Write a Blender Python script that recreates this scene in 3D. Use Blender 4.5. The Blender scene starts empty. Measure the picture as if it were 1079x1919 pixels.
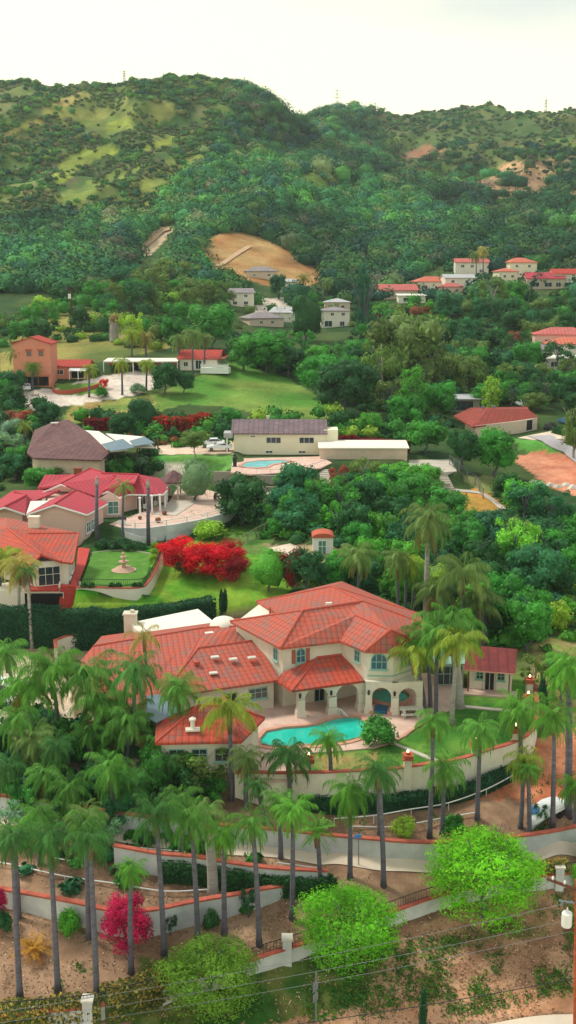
import bpy, math, random
import numpy as np
from mathutils import Vector, Matrix, noise as mnoise
from mathutils.geometry import tessellate_polygon
R = math.radians
random.seed(7); rng = np.random.default_rng(11)
SC = bpy.context.scene
COL = SC.collection
# ------------------------------------------------------------------ camera
H, F, PITCH = 40.0, 2000.0, R(12.4)
cp, sp = math.cos(PITCH), math.sin(PITCH)
cam_d = bpy.data.cameras.new('camera'); cam = bpy.data.objects.new('camera', cam_d); COL.objects.link(cam)
cam.location = (0, 0, H); cam.rotation_euler = (math.pi/2 - PITCH, 0, 0)
cam_d.sensor_fit = 'VERTICAL'; cam_d.angle_y = 2*math.atan(959.5/F); cam_d.clip_end = 9000; cam_d.clip_start = 1
SC.camera = cam

def ray(px, py):
    a = (px-539.5)/F; b = (py-959.5)/F
    return a, cp - b*sp, -sp - b*cp
def P(px, py, z=0.0):                      # the point at height z seen at that place of the photograph
    a, dy, dz = ray(px, py); t = (z-H)/dz
    return Vector((a*t, dy*t, z))
def PY(px, py, Y):                         # the point at distance Y
    a, dy, dz = ray(px, py); t = Y/dy
    return Vector((a*t, Y, H+dz*t))
def proj(x, y, z):
    x = np.asarray(x, float); y = np.asarray(y, float); z = np.asarray(z, float)-H
    d = y*cp - z*sp; up = y*sp + z*cp
    d = np.maximum(d, 1e-3)
    return 539.5 + F*x/d, 959.5 - F*up/d

# ------------------------------------------------------------------ terrain
def inpoly(x, y, poly):
    x = np.asarray(x, float); y = np.asarray(y, float); c = np.zeros(x.shape, bool)
    n = len(poly)
    for i in range(n):
        x0, y0 = poly[i][:2]; x1, y1 = poly[(i+1) % n][:2]
        if y0 == y1: continue
        m = ((y0 > y) != (y1 > y)) & (x < (x1-x0)*(y-y0)/(y1-y0)+x0)
        c ^= m
    return c
def polydist(x, y, poly):
    d = np.full(np.shape(x), 1e9)
    n = len(poly)
    for i in range(n):
        x0, y0 = poly[i][:2]; x1, y1 = poly[(i+1) % n][:2]
        dx, dy = x1-x0, y1-y0; L = dx*dx+dy*dy+1e-12
        t = np.clip(((x-x0)*dx+(y-y0)*dy)/L, 0, 1)
        d = np.minimum(d, np.hypot(x-x0-t*dx, y-y0-t*dy))
    return d
CZ = [  # px, py, z
 (-250,1919,-7.5),(0,1919,-7),(300,1919,-7.8),(560,1919,-8.6),(830,1915,-9.2),(1079,1885,-9.3),(1300,1860,-9.3),(540,2300,-11),(-200,2300,-10),(1200,2300,-11),
 (0,1860,-5.9),(200,1860,-6.1),(450,1800,-6.2),(600,1790,-6.6),(750,1740,-6.3),(900,1760,-7.2),(1050,1680,-5.7),(1250,1650,-5.6),(-250,1860,-6),
 (0,1760,-5.2),(300,1770,-5.4),(430,1735,-5.4),(560,1690,-5.2),(720,1650,-4.9),(900,1630,-4.9),
 (0,1660,-4.2),(300,1660,-4.2),(500,1640,-4.2),(-250,1660,-4.2),
 (600,1610,-4.5),(800,1603,-4.45),(1000,1590,-4.4),(1079,1572,-4.3),(1250,1560,-4.2),
 (0,1560,-3.0),(300,1580,-3.2),(500,1560,-3.1),(700,1555,-3.1),(900,1545,-3.1),(1060,1530,-3.0),(1250,1500,-2.8),
 (0,1490,-1.7),(200,1500,-1.9),(400,1510,-2.1),(600,1502,-2.3),(760,1502,-2.4),(890,1475,-2.4),(970,1445,-2.3),(1060,1420,-1.8),
 (0,1380,0),(-250,1380,0),(1079,1300,-.6),(1250,1300,-.6),(1020,1240,0.4),(-200,1250,0.5),
 (100,1215,.4),(300,1200,.8),(430,1180,1.0),(0,1200,.6),
 (330,1120,3.1),(450,1110,3.6),(560,1100,3.6),(350,1060,4.3),(120,1130,2.6),(0,1130,2.3),(-250,1100,2.5),(700,1130,1.5),(800,1150,.9),(900,1180,.4),(1050,1160,.6),(1250,1150,1),
 (240,1050,4.8),(200,1030,5.0),(420,1040,4.1),(520,1060,4.2),(620,1040,5.0),(480,1000,4.4),(300,1015,4.3),(410,1000,4.2),(750,1050,3),(880,1060,2.6),(1000,1050,3),(1250,1000,5),
 (150,960,6.3),(0,940,6.8),(-250,900,7),(480,960,4.9),(550,950,6.2),(700,950,5.4),(850,940,5.4),(950,950,4.8),(1079,930,5.2),(900,990,4),
 (300,880,8.2),(450,880,8.2),(560,885,8),(520,855,9),(420,845,9.3),(800,880,8.0),(680,865,8.6),(100,860,9.4),(0,850,10),(-250,830,11),(850,900,7),(1000,870,6.6),(1050,900,6.0),(1000,812,9.2),(900,820,9),(1070,830,8.3),(1250,800,9),
]
CY = [  # px, py, Y
 (300,790,222),(150,780,232),(0,800,222),(400,770,235),(600,770,235),(750,780,235),(300,750,243),(480,715,262),(620,740,255),
 (60,730,248),(200,740,246),(160,700,262),(390,690,268),(-250,730,250),(90,610,330),(-100,600,335),(250,650,290),
 (600,650,322),(600,605,370),(420,610,350),(500,545,430),(700,620,345),(800,600,360),(900,740,258),(1000,720,268),(1079,740,255),(1250,700,270),
 (1000,650,310),(1079,660,300),(1250,640,300),(750,560,410),(870,600,370),(900,520,460),(1050,530,450),(1250,520,450),
 (80,545,400),(0,520,430),(-250,500,450),(240,490,470),(350,520,430),(0,440,520),(130,430,530),(-250,420,520),(0,350,620),(0,250,730),(0,168,850),(-250,180,850),(-250,300,680),
 (300,430,540),(240,380,590),(200,330,630),(150,290,660),(330,330,640),(400,380,590),(200,210,745),(330,230,740),(240,175,800),(340,169,820),(400,169,822),(440,181,818),(100,180,830),
 (450,435,520),(380,470,478),(530,475,490),(600,530,452),(530,530,445),(610,500,500),
 (485,206,800),(520,230,790),(553,268,780),(575,280,775),(460,290,700),(540,340,660),(620,350,680),(700,410,620),(640,470,540),(480,400,580),(760,480,540),
 (585,258,950),(608,228,990),(660,222,1060),(800,217,1100),(900,219,1110),(1000,227,1080),(1079,218,1050),(1250,200,1050),
 (690,300,900),(760,300,930),(860,300,900),(980,300,850),(1079,300,830),(1250,300,800),(760,370,780),(860,390,720),(980,380,740),(1079,400,650),(1250,420,620),
 (900,460,560),(1079,470,540),(1250,480,540),
]
back = [(-.5,1100,150),(-.25,1100,150),(-.1,1100,150),(.05,1300,140),(.2,1500,130),(.4,1500,130),(-.7,1800,90),(0,1800,90),(.7,1800,90),(-.7,4500,50),(0,4500,50),(.7,4500,50),
        (-.7,700,120),(-.7,300,22),(-.7,120,3),(-.7,60,-7),(.7,60,-10),(.7,120,0),(.7,300,25),(.7,700,90),(0,35,-13),(.8,35,-13),(-.8,35,-13)]
_c = []
for px, py, z in CZ:
    p = P(px, py, z); _c.append((p.x/p.y, math.log(p.y), (p.z-H)/p.y))
for px, py, Y in CY:
    p = PY(px, py, Y); _c.append((p.x/p.y, math.log(p.y), (p.z-H)/p.y))
for u, Y, z in back: _c.append((u, math.log(Y), (z-H)/Y))
_c = np.array(_c); US = 2.6
_pts = np.c_[_c[:,0]*US, _c[:,1]]
def _phi(r2): return 0.5*r2*np.log(r2+1e-12)
_d2 = ((_pts[:,None,:]-_pts[None])**2).sum(-1); _n = len(_pts)
_A = np.zeros((_n+3,_n+3)); _A[:_n,:_n] = _phi(_d2)+np.eye(_n)*2e-4; _A[:_n,_n:] = np.c_[np.ones(_n),_pts]; _A[_n:,:_n] = _A[:_n,_n:].T
_w = np.linalg.solve(_A, np.r_[_c[:,2],0,0,0])
def _rbf(u, v):
    q = np.c_[u*US, v]; out = np.empty(len(q))
    for i in range(0, len(q), 20000):
        s = q[i:i+20000]; d2 = ((s[:,None,:]-_pts[None])**2).sum(-1)
        out[i:i+20000] = _phi(d2)@_w[:_n]+_w[_n]+s@_w[_n+1:]
    return out
# smooth value noise in numpy
_lat = rng.random((256,256))
def vnoise(x, y):
    xi = np.floor(x).astype(int); yi = np.floor(y).astype(int); fx = x-xi; fy = y-yi
    fx = fx*fx*(3-2*fx); fy = fy*fy*(3-2*fy)
    g = lambda a,b: _lat[a & 255, b & 255]
    return (g(xi,yi)*(1-fx)+g(xi+1,yi)*fx)*(1-fy)+(g(xi,yi+1)*(1-fx)+g(xi+1,yi+1)*fx)*fy
def fbm(x, y, o=4):
    s = 0; a = .5
    for i in range(o): s = s+a*vnoise(x*2**i+17*i, y*2**i+5*i); a *= .5
    return s/(1-.5**o)
def sm(t): t = np.clip(t,0,1); return t*t*(3-2*t)
PADS = []   # (world polygon, z, blend)
def pad(px, z, blend=2.0): PADS.append(([tuple(P(a,b,z))[:2] for a,b in px], z, blend))
def ground(x, y):
    x = np.atleast_1d(np.asarray(x,float)); y = np.atleast_1d(np.asarray(y,float))
    t = _rbf(x/y, np.log(y)); z = H+t*y
    far = sm((y-420)/250)
    rid = 1-np.abs(2*fbm(x/130+3, y/170+9, 4)-1)
    rid2 = 1-np.abs(2*fbm((x-.5*y)/62+1, (y+.5*x)/150+5, 3)-1)
    z = z+far*((rid-.74)*34+(rid2-.76)*24)*sm((1500-y)/500)+sm((y-60)/60)*(fbm(x/14,y/14,3)-.5)*.7*(1-far)
    for poly, pz, bl in PADS:
        xs = [p[0] for p in poly]; ys = [p[1] for p in poly]
        m = (x > min(xs)-bl)&(x < max(xs)+bl)&(y > min(ys)-bl)&(y < max(ys)+bl)
        if m.any():
            xx, yy = x[m], y[m]; ins = inpoly(xx,yy,poly); d = np.where(ins,0,polydist(xx,yy,poly))
            k = 1-sm(d/bl); z[m] = z[m]*(1-k)+pz*k
    return z
def gz(x, y): return float(ground([x],[y])[0])
def G(px, py, dz=0.0):                      # where the sight line through that place first meets the ground
    a, dy, dz_ = ray(px, py)
    Y = np.exp(np.linspace(math.log(45), math.log(1600), 1400)); t = Y/dy
    g = ground(a*t, Y); r = H+dz_*t
    k = np.nonzero(r <= g)[0]
    if len(k) == 0: k = np.array([len(Y)-1])
    i = max(1, k[0]); e0 = r[i-1]-g[i-1]; e1 = r[i]-g[i]
    f = 0 if e0 == e1 else min(1,max(0,e0/(e0-e1))); Yh = Y[i-1]+(Y[i]-Y[i-1])*f
    x = a*Yh/dy; return Vector((x, Yh, gz(x,Yh)+dz))
# level building plots
PADS.append(([tuple(P(a,b,5.0))[:2] for a,b in ((143,1103),(180,1103),(225,1104),(262,1103),(275,1095),(288,1075),(297,1055),(304,1037),(311,1018))]+[tuple(P(a,b,3.6))[:2] for a,b in ((345,1030),(338,1060),(322,1100),(290,1130),(148,1132))], 3.6, 1.2))
GWP = [(440,1480,-1.0),(478,1492,-1.6),(520,1500,-1.9),(560,1503,-2.1),(600,1505,-2.2),(660,1504,-2.3),(720,1501,-2.3),(762,1496,-2.3),(800,1490,-2.3),(840,1484,-2.3),(876,1475,-2.3),(920,1460,-2.3),(950,1449,-2.2),(985,1420,-1.6),(1000,1385,-1.0),(1005,1350,-.6),(1003,1300,-.4)]
PADS.append(([(P(*q).x-(.4 if q[0]>980 else 0),P(*q).y+.5) for q in GWP]+[tuple(P(a,b,0))[:2] for a,b in ((1000,1255),(860,1240),(700,1180),(420,1180),(120,1215),(60,1300),(60,1345),(250,1420))], -.06, .3))
POOL = [(486,1385),(498,1371),(533,1364),(569,1361.5),(593,1358),(607.5,1352),(628,1346),(655,1343),(676,1345),(684,1356),(688,1370),(682,1383),(655,1391),(620,1397),(584,1400),(545,1404),(510,1403),(489,1399)]
_pc = (580,1371)
pad([(a+(6 if a>_pc[0] else -6), b+(4 if b>_pc[1] else -3)) for a,b in POOL], -1.0, .6)
pad([(144,1104),(180,1032),(290,1037),(283,1062),(266,1102)], 5.0, .5)
pad([(0,1098),(112,1098),(116,1100),(150,1020),(60,985),(-60,985),(-80,1098)], 4.4, .8)
pad([(0,985),(165,990),(230,990),(300,985),(360,976),(405,966),(438,953),(450,940),(400,905),(60,880),(-60,900)], 6.3, .9)
pad([(433,878),(470,888),(560,885),(625,868),(770,862),(770,842),(620,830),(440,838)], 9.0, 2.5)
pad([(770,862),(850,862),(855,884),(775,884)], 8.4, 2)
pad([(290,858),(440,858),(440,835),(285,835)], 9.6, 2)
pad([(50,858),(285,852),(290,838),(60,830)], 9.6, 3)
pad([(840,820),(1035,828),(1035,800),(860,780)], 9.4, 4)
# ------------------------------------------------------------------ materials
def lin(c, k=1.0):
    o = []
    for v in c:
        v /= 255; o.append((v/12.92 if v <= .04045 else ((v+.055)/1.055)**2.4)*k)
    return (*o, 1)
M = {}
def nodes(name):
    m = bpy.data.materials.new(name); m.use_nodes = True; nt = m.node_tree
    return m, nt, nt.nodes['Principled BSDF']
def N(nt, t, **kw):
    n = nt.nodes.new(t)
    for k, v in kw.items():
        if k in n.inputs: n.inputs[k].default_value = v
        else: setattr(n, k, v)
    return n
def mat(name, c, rough=.8, var=.18, scale=1.2, bump=0.0, metal=0.0, c2=None, spec=.3, detail=6, sz=0):
    m, nt, b = nodes(name); L = nt.links
    tc = N(nt,'ShaderNodeTexCoord'); n1 = N(nt,'ShaderNodeTexNoise', Scale=scale, Detail=detail, Roughness=.65)
    if sz:
        mp = N(nt,'ShaderNodeMapping'); mp.inputs['Scale'].default_value = (1,1,sz); L.new(tc.outputs['Object'], mp.inputs[0]); L.new(mp.outputs[0], n1.inputs['Vector'])
    else: L.new(tc.outputs['Object'], n1.inputs['Vector'])
    rp = N(nt,'ShaderNodeValToRGB'); cc = np.array(c[:3]); 
    rp.color_ramp.elements[0].position = .3; rp.color_ramp.elements[1].position = .7
    lo = cc*(1-var); hi = np.minimum(cc*(1+var), 1) if c2 is None else np.array(c2[:3])
    rp.color_ramp.elements[0].color = (*lo,1); rp.color_ramp.elements[1].color = (*hi,1)
    L.new(n1.outputs['Fac'], rp.inputs['Fac']); L.new(rp.outputs['Color'], b.inputs['Base Color'])
    b.inputs['Roughness'].default_value = rough; b.inputs['Metallic'].default_value = metal; b.inputs['Specular IOR Level'].default_value = spec
    if bump:
        bp = N(nt,'ShaderNodeBump', Strength=.6, Distance=bump); L.new(n1.outputs['Fac'], bp.inputs['Height']); L.new(bp.outputs['Normal'], b.inputs['Normal'])
    M[name] = m; return m
def leafmat(name, var=.35, trans=.3, scale=.9, rough=.65):
    """foliage: the object's own colour, mottled, letting some light through"""
    m, nt, b = nodes(name); L = nt.links
    oi = N(nt,'ShaderNodeObjectInfo'); tc = N(nt,'ShaderNodeTexCoord'); n1 = N(nt,'ShaderNodeTexNoise', Scale=scale, Detail=5, Roughness=.7)
    L.new(tc.outputs['Object'], n1.inputs['Vector'])
    mr = N(nt,'ShaderNodeMapRange'); mr.inputs['From Min'].default_value=.3; mr.inputs['From Max'].default_value=.7
    mr.inputs['To Min'].default_value = 1-var; mr.inputs['To Max'].default_value = 1+var
    L.new(n1.outputs['Fac'], mr.inputs['Value'])
    at = N(nt,'ShaderNodeAttribute', attribute_name='tone')
    mu = N(nt,'ShaderNodeVectorMath', operation='MULTIPLY'); mu2 = N(nt,'ShaderNodeVectorMath', operation='MULTIPLY')
    L.new(oi.outputs['Color'], mu.inputs[0]); L.new(mr.outputs['Result'], mu.inputs[1])
    L.new(mu.outputs['Vector'], mu2.inputs[0]); L.new(at.outputs['Color'], mu2.inputs[1])
    L.new(mu2.outputs['Vector'], b.inputs['Base Color']); b.inputs['Roughness'].default_value = rough; b.inputs['Specular IOR Level'].default_value = .25
    tr = N(nt,'ShaderNodeBsdfTranslucent'); L.new(mu2.outputs['Vector'], tr.inputs['Color'])
    mx = N(nt,'ShaderNodeMixShader', Fac=trans); out = nt.nodes['Material Output']
    L.new(b.outputs['BSDF'], mx.inputs[1]); L.new(tr.outputs['BSDF'], mx.inputs[2]); L.new(mx.outputs['Shader'], out.inputs['Surface'])
    M[name] = m; return m
def tilemat(name, c, c2, c3, tu=.42, tv=.62, bump=.06, rough=.75):
    """clay roof tiles running down the slope; the mesh's uv is metres along and up the roof"""
    m, nt, b = nodes(name); L = nt.links
    uv = N(nt,'ShaderNodeUVMap'); sx = N(nt,'ShaderNodeSeparateXYZ'); L.new(uv.outputs['UV'], sx.inputs[0])
    du = N(nt,'ShaderNodeMath', operation='DIVIDE'); du.inputs[1].default_value = tu; L.new(sx.outputs['X'], du.inputs[0])
    dv = N(nt,'ShaderNodeMath', operation='DIVIDE'); dv.inputs[1].default_value = tv; L.new(sx.outputs['Y'], dv.inputs[0])
    fu = N(nt,'ShaderNodeMath', operation='FLOOR'); fv = N(nt,'ShaderNodeMath', operation='FLOOR'); L.new(du.outputs[0], fu.inputs[0]); L.new(dv.outputs[0], fv.inputs[0])
    cb = N(nt,'ShaderNodeCombineXYZ'); L.new(fu.outputs[0], cb.inputs[0]); L.new(fv.outputs[0], cb.inputs[1])
    wn = N(nt,'ShaderNodeTexWhiteNoise'); L.new(cb.outputs[0], wn.inputs['Vector'])
    nz = N(nt,'ShaderNodeTexNoise', Scale=.55, Detail=6, Roughness=.7); tc = N(nt,'ShaderNodeTexCoord'); L.new(tc.outputs['Object'], nz.inputs['Vector'])
    ad = N(nt,'ShaderNodeMath', operation='MULTIPLY_ADD'); L.new(wn.outputs['Value'], ad.inputs[0]); ad.inputs[1].default_value = .36; 
    s2 = N(nt,'ShaderNodeMath', operation='MULTIPLY_ADD'); L.new(nz.outputs['Fac'], s2.inputs[0]); s2.inputs[1].default_value = 1.5; s2.inputs[2].default_value = -.5
    L.new(s2.outputs[0], ad.inputs[2])
    rp = N(nt,'ShaderNodeValToRGB'); e = rp.color_ramp.elements; e[0].position = .15; e[0].color = c2; e[1].position = .85; e[1].color = c3
    k = e.new(.5); k.color = c
    L.new(ad.outputs[0], rp.inputs['Fac'])
    wu = N(nt,'ShaderNodeMath', operation='FRACT'); L.new(du.outputs[0], wu.inputs[0])
    pg = N(nt,'ShaderNodeMath', operation='PINGPONG'); pg.inputs[1].default_value = .5; L.new(wu.outputs[0], pg.inputs[0])
    wv = N(nt,'ShaderNodeMath', operation='FRACT'); L.new(dv.outputs[0], wv.inputs[0])
    hs = N(nt,'ShaderNodeMath', operation='MULTIPLY_ADD'); L.new(wv.outputs[0], hs.inputs[0]); hs.inputs[1].default_value = -.45; L.new(pg.outputs[0], hs.inputs[2])
    # darker in the valleys between the rows and along each tile's lower edge
    mr = N(nt,'ShaderNodeMapRange'); mr.inputs['From Max'].default_value = .16; mr.inputs['To Min'].default_value = .62; L.new(pg.outputs[0], mr.inputs['Value'])
    mrv = N(nt,'ShaderNodeMapRange'); mrv.inputs['From Max'].default_value = .2; mrv.inputs['To Min'].default_value = .7; L.new(wv.outputs[0], mrv.inputs['Value'])
    mm_ = N(nt,'ShaderNodeMath', operation='MULTIPLY'); L.new(mr.outputs['Result'], mm_.inputs[0]); L.new(mrv.outputs['Result'], mm_.inputs[1]); mr = mm_; mr_out = mm_.outputs[0]
    mu = N(nt,'ShaderNodeVectorMath', operation='MULTIPLY'); L.new(rp.outputs['Color'], mu.inputs[0]); L.new(mr_out, mu.inputs[1])
    L.new(mu.outputs['Vector'], b.inputs['Base Color']); b.inputs['Roughness'].default_value = rough; b.inputs['Specular IOR Level'].default_value=.25
    bp = N(nt,'ShaderNodeBump', Strength=.9, Distance=bump); L.new(hs.outputs[0], bp.inputs['Height']); L.new(bp.outputs['Normal'], b.inputs['Normal'])
    M[name] = m; return m
tilemat('clay_tile', lin((182,92,76)), lin((152,104,94)), lin((192,88,66)), .55, .6)
tilemat('clay_tile_new', lin((190,78,60)), lin((150,92,82)), lin((200,90,64)), .55, .6)
tilemat('rose_tile', lin((188,66,80)), lin((174,74,86)), lin((198,72,80)), .6, .5, .05)
tilemat('red_tile', lin((184,64,52)), lin((168,72,66)), lin((198,76,60)), .8, .6, .05)
tilemat('orange_tile', lin((206,112,88)), lin((190,106,94)), lin((212,120,90)), 1.0, .8, .05)
tilemat('pale_red_tile', lin((196,104,98)), lin((178,102,96)), lin((206,110,100)), 1.0, .8, .05)
tilemat('brown_shingle', lin((112,78,78)), lin((96,70,74)), lin((130,92,86)), .9, .35, .03)
tilemat('brick_shingle', lin((150,62,48)), lin((128,60,50)), lin((166,76,60)), .9, .35, .03)
tilemat('grey_shingle', lin((150,140,142)), lin((128,124,130)), lin((170,158,156)), .9, .35, .03)
tilemat('mauve_shingle', lin((124,104,110)), lin((104,92,100)), lin((142,120,122)), .9, .35, .03)
tilemat('maroon_shingle', lin((128,56,54)), lin((112,52,52)), lin((140,66,60)), .9, .35, .03)
mat('cream_stucco', (.66,.60,.47,1), .9, .1, .45, c2=(.80,.76,.64,1), detail=9)
mat('pink_stucco', lin((226,190,176)), .9, .06, .5)
mat('salmon_stucco', lin((216,140,116)), .9, .07, .5)
mat('pale_stucco', lin((226,220,204)), .9, .06, .5)
mat('yellow_stucco', lin((236,228,200)), .9, .05, .5)
mat('white_wall', lin((186,190,192)), .9, .14, .5, c2=lin((218,220,218)), detail=9)
mat('tan_wall', lin((205,186,166)), .9, .1, .5)
mat('grey_wall', lin((160,152,140)), .9, .12, .6)
mat('red_cap', lin((178,92,74)), .85, .3, 1.5)
mat('white_paint', lin((236,236,232)), .5, .04, 1)
mat('stone_white', lin((206,200,188)), .8, .1, 3)
mat('fountain_stone', lin((196,160,140)), .85, .15, 5)
mat('glass_dark', (.03,.05,.06,1), .12, .3, .7, spec=.8)
mat('glass_blue', (.05,.13,.20,1), .15, .3, .9, spec=.8)
mat('glass_green', (.10,.26,.22,1), .2, .2, .9, spec=.7)
mat('window_trim', lin((150,190,175)), .6, .05, 1)
mat('shutter', lin((170,96,80)), .7, .1, 3)
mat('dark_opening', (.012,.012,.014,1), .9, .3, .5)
mat('door_dark', (.02,.02,.028,1), .6, .2, 1)
mat('wood_brown', lin((130,84,60)), .8, .2, 3)
mat('wood_grey', lin((150,138,124)), .85, .2, 2)
mat('deck_paver', lin((206,170,154)), .85, .10, .8, c2=lin((222,192,176)))
mat('red_paver', lin((190,70,62)), .8, .15, 2)
mat('concrete', lin((190,180,166)), .9, .1, .5)
mat('warm_concrete', lin((216,198,178)), .9, .12, .3)
mat('track_dirt', lin((196,162,128)), .95, .15, .3)
mat('asphalt', (.16,.16,.17,1), .9, .15, .6)
mat('pale_road', lin((172,166,168)), .9, .1, .6)
mat('coping', lin((205,150,130)), .8, .12, 2)
mat('metal_white', lin((225,225,222)), .4, .05, 1, spec=.5)
mat('metal_grey', lin((128,134,140)), .45, .1, 2, metal=.4)
mat('iron_dark', (.03,.03,.035,1), .6, .1, 2)
mat('roof_white', lin((232,226,212)), .85, .05, .3)
mat('roof_grey', lin((176,176,178)), .8, .1, .5)
mat('solar', (.12,.19,.24,1), .3, .15, .6, spec=.6)
mat('car_white', lin((235,238,238)), .25, .02, 1, spec=.6)
mat('car_blue', lin((70,110,150)), .3, .05, 1, spec=.6)
mat('car_dark', lin((50,54,60)), .3, .05, 1, spec=.6)
mat('rubber', (.02,.02,.02,1), .9, .1, 2)
mat('pole_wood', lin((96,60,44)), .9, .2, 2)
mat('pole_rust', lin((168,80,46)), .85, .25, 3, c2=lin((196,104,60)))
mat('sign_blue', lin((90,150,205)), .5, .08, 2)
mat('bark', lin((98,96,106)), .95, .38, .9, bump=.04, sz=3.5)
mat('bark_pale', lin((160,154,148)), .95, .28, .9, bump=.04, sz=3.5)
mat('bark_brown', lin((118,96,76)), .95, .3, 2.2, bump=.03)
mat('pot', lin((184,92,68)), .8, .15, 3)
mat('tarp', lin((222,224,224)), .6, .06, 1)
mat('lawn', lin((66,126,36)), .95, .22, .6, c2=lin((100,146,54)), detail=12)
mat('dry_lawn', lin((190,150,80)), .95, .15, .35, c2=lin((150,160,70)), detail=10)
def water(name, c, c2):
    m = mat(name, c, .06, .1, .35, c2=c2, spec=.5); nt = m.node_tree; b = nt.nodes['Principled BSDF']
    w = N(nt,'ShaderNodeTexNoise', Scale=2.2, Detail=3); bp = N(nt,'ShaderNodeBump', Strength=.25, Distance=.04)
    nt.links.new(w.outputs['Fac'], bp.inputs['Height']); nt.links.new(bp.outputs['Normal'], b.inputs['Normal'])
water('pool_water', lin((14,178,158)), lin((50,208,186)))
water('pool_water_blue', lin((70,190,205)), lin((120,215,220)))
water('spa_water', lin((20,100,140)), lin((30,120,150)))
leafmat('leaves',.3,.4); leafmat('fronds', .22, .4, .6); leafmat('blossom', .3, .35, 1.1)
def emit(name, c, s):
    m, nt, b = nodes(name); b.inputs['Emission Color'].default_value = c; b.inputs['Emission Strength'].default_value = s; M[name] = m
emit('lamp_glow', (1,.72,.3,1), 12)
# hill cover and ground read their colour from the mesh
def attrmat(name, rough, scale, var, trans=0, bump=0):
    m, nt, b = nodes(name); L = nt.links
    at = N(nt,'ShaderNodeAttribute', attribute_name='tone'); tc = N(nt,'ShaderNodeTexCoord')
    n1 = N(nt,'ShaderNodeTexNoise', Scale=scale, Detail=9, Roughness=.75); L.new(tc.outputs['Object'], n1.inputs['Vector'])
    n2 = N(nt,'ShaderNodeTexNoise', Scale=scale*.09, Detail=5, Roughness=.6); L.new(tc.outputs['Object'], n2.inputs['Vector'])
    s = N(nt,'ShaderNodeMath', operation='ADD'); L.new(n1.outputs['Fac'], s.inputs[0]); L.new(n2.outputs['Fac'], s.inputs[1])
    mr = N(nt,'ShaderNodeMapRange'); mr.inputs['From Min'].default_value=.7; mr.inputs['From Max'].default_value=1.3; mr.inputs['To Min'].default_value=1-var; mr.inputs['To Max'].default_value=1+var
    L.new(s.outputs[0], mr.inputs['Value'])
    mu = N(nt,'ShaderNodeVectorMath', operation='MULTIPLY'); L.new(at.outputs['Color'], mu.inputs[0]); L.new(mr.outputs['Result'], mu.inputs[1])
    L.new(mu.outputs['Vector'], b.inputs['Base Color']); b.inputs['Roughness'].default_value = rough; b.inputs['Specular IOR Level'].default_value = .15
    if bump:
        bp = N(nt,'ShaderNodeBump', Strength=.7, Distance=bump); L.new(n1.outputs['Fac'], bp.inputs['Height']); L.new(bp.outputs['Normal'], b.inputs['Normal'])
    M[name] = m
attrmat('ground_cover', .97, 1.1, .45, bump=.15); attrmat('hill_leaves', .8, .35, .22)

# ------------------------------------------------------------------ mesh helpers
def raw(name, V, Fc, m, parent=None, uv=None, tone=None, smooth=False):
    V = np.asarray(V, np.float32); me = bpy.data.meshes.new(name)
    if isinstance(Fc, np.ndarray):
        k = Fc.shape[1]; nf = len(Fc)
        me.vertices.add(len(V)); me.vertices.foreach_set('co', V.ravel())
        me.loops.add(nf*k); me.loops.foreach_set('vertex_index', Fc.astype(np.int32).ravel())
        me.polygons.add(nf); me.polygons.foreach_set('loop_start', np.arange(0,nf*k,k,dtype=np.int32)); me.polygons.foreach_set('loop_total', np.full(nf,k,np.int32))
        me.update(calc_edges=True)
    else:
        me.from_pydata([tuple(map(float,v)) for v in V], [], Fc); me.update()
    if tone is not None:
        at = me.color_attributes.new('tone','FLOAT_COLOR','POINT'); c = np.ones((len(V),4),np.float32); c[:,:3] = tone; at.data.foreach_set('color', c.ravel())
    if uv is not None:
        l = me.uv_layers.new(name='UVMap'); l.data.foreach_set('uv', np.asarray(uv,np.float32).ravel())
    if smooth: me.polygons.foreach_set('use_smooth', np.ones(len(me.polygons),bool))
    for x in (m if isinstance(m,(list,tuple)) else [m]): me.materials.append(M[x] if isinstance(x,str) else x)
    o = bpy.data.objects.new(name, me); COL.objects.link(o)
    if parent is not None: o.parent = parent
    return o
LABELS = {}
def tag(o, label=None, cat=None, group=None, kind=None):
    if label: o['label'] = label
    if cat: o['category'] = cat
    if group: o['group'] = group
    if kind: o['kind'] = kind
    return o
def thing(name, label, cat, loc=(0,0,0), rz=0, group=None):
    o = bpy.data.objects.new(name, None); COL.objects.link(o); o.location = loc; o.rotation_euler = (0,0,rz); o.empty_display_size = .3
    return tag(o, label, cat, group)
def clone(o, parent=None):
    c = o.copy(); COL.objects.link(c); c.parent = parent
    for ch in o.children: clone(ch, c)
    return c
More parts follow.
